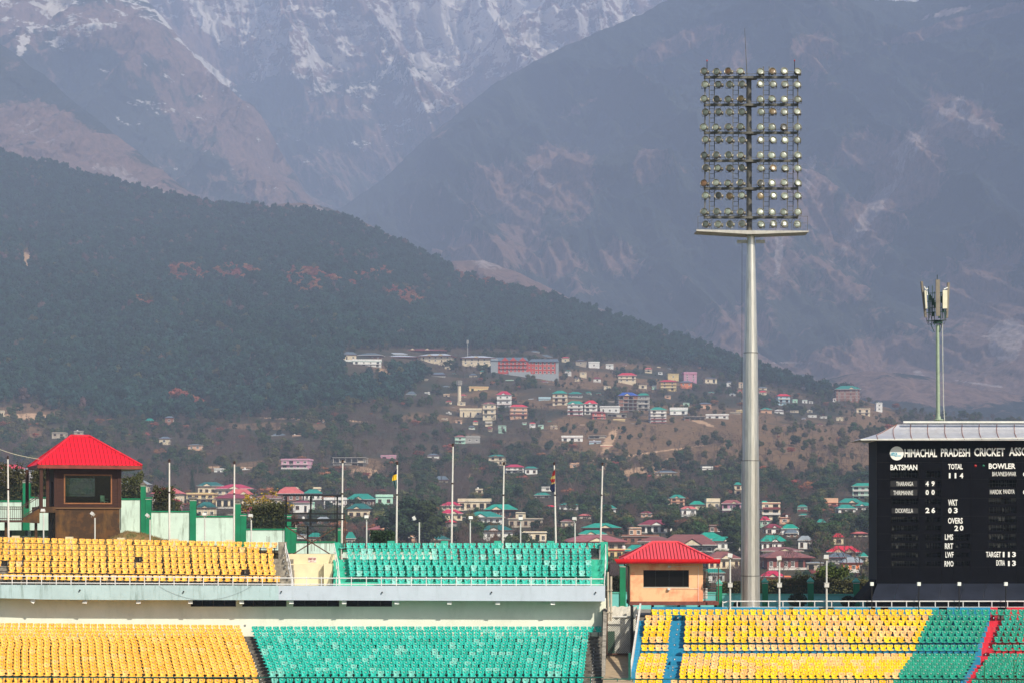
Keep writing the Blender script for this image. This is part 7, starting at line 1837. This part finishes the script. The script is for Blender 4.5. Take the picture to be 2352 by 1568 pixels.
for x_, y_, w_, h_ in ((408, 350, 18, 60), (385, 310, 14, 50), (425, 375, 16, 45), (485, 330, 14, 60), (410, 460, 22, 40), (500, 430, 16, 30), (468, 480, 16, 30)): b.uv(mu(x_-w_/2), mu(x_+w_/2), mv(y_-h_/2), mv(y_+h_/2), MD-.25, .2)
mp(b, 'radio_unit', dkg)
b = MB()
for (x0, y0, x1, y1, sg_) in ((350, 495, 385, 545, 26), (345, 500, 375, 560, 20), (520, 500, 500, 545, 24), (380, 420, 400, 520, 18), (530, 440, 515, 520, 20)): b.tube([W(mu(x0+(x1-x0)*f), mv(y0+(y1-y0)*f+sg_*math.sin(f*math.pi)), MD-.35) for f in np.linspace(0, 1, 9)], .016, n=4)
mp(b, 'cable_loop', mat('black_steel', (.01,.01,.01)))
b = MB(); b.tube([W(mu(330), mv(215), MD-.5), W(mu(345), mv(242), MD-.5), W(mu(362), mv(232), MD-.5)], .05, n=5); b.tube([W(mu(352), mv(255), MD-.5), W(mu(358), mv(292), MD-.5)], .05, n=5); b.tube([W(mu(505), mv(240), MD-.5), W(mu(522), mv(232), MD-.5), W(mu(540), mv(225), MD-.5)], .05, n=5); mp(b, 'white_wrap', wlet)
b = MB(); b.tube([W(mu(492), mv(500), MD-.1), W(mu(496), mv(900), MD-.1), W(mu(502), mv(1250), MD-.1), W(mu(512), mv(1415), MD-.1)], .03, n=5)
for i in range(26): y_ = 600+i*31; x_ = 493+(y_-500)*.012; b.bar(W(mu(x_-6), mv(y_), MD-.1), W(mu(x_), mv(y_), MD-.1), .014, n=3)
mp(b, 'feeder_cable', whitel)

# ------------------------------------------------------------------ labels of houses and trees: each by its look and its place
SH = [('the pole with the yellow and blue flag', 'the yellow-blue flag'), ('the pole with the red and navy flag', 'the red-navy flag'), ('the bare pole beside the rebar', 'the rebar pole'), ('the bare pole right of the pavilion', "the pavilion pole"),
      ('the pole beside the scaffold', 'the scaffold pole'), ('the pole behind the yellow seats', 'the yellow seats pole'), ('the flagpole at the end of the teal seats', 'the last flagpole'), ('low in the town', 'low in town'), ('on the middle slope', 'mid slope'), ('high on the hill', 'high up')]
for (st_, pl, tail), L_ in LAB.items():
    L_.sort(key=lambda r_: (r_[0], r_[1]))
    for i, (u_, v_, o) in enumerate(L_):
        s_ = '%s, %s' % (st_, pl)
        if len(L_) > 1: s_ += ', ' + ('leftmost' if i == 0 else 'rightmost' if i == len(L_)-1 else (ORD[i]+' from left' if i < len(L_)/2 else ORD[len(L_)-1-i]+' from right'))
        for p_, r_ in [(' with ', ', ')]+SH+[('three-storey', 'three-storey'), (' wide ', ' '), ('-storey', ' storey'), (' pitched', ''), (' flat', ''), ('building', 'block'), (' right of ', ' after '), (' left of ', ' before '), (', mid slope', ', midslope'), (' leafy', ''), (' winter', ''), ('above the town', 'above town')]:
            if len(s_.split()) > 16: s_ = s_.replace(p_, r_)
        if len(s_.split()) > 16: s_ = s_.replace(' the ', ' ')
        if len(s_.split()) > 16: print('LONG', s_)
        o['label'] = s_
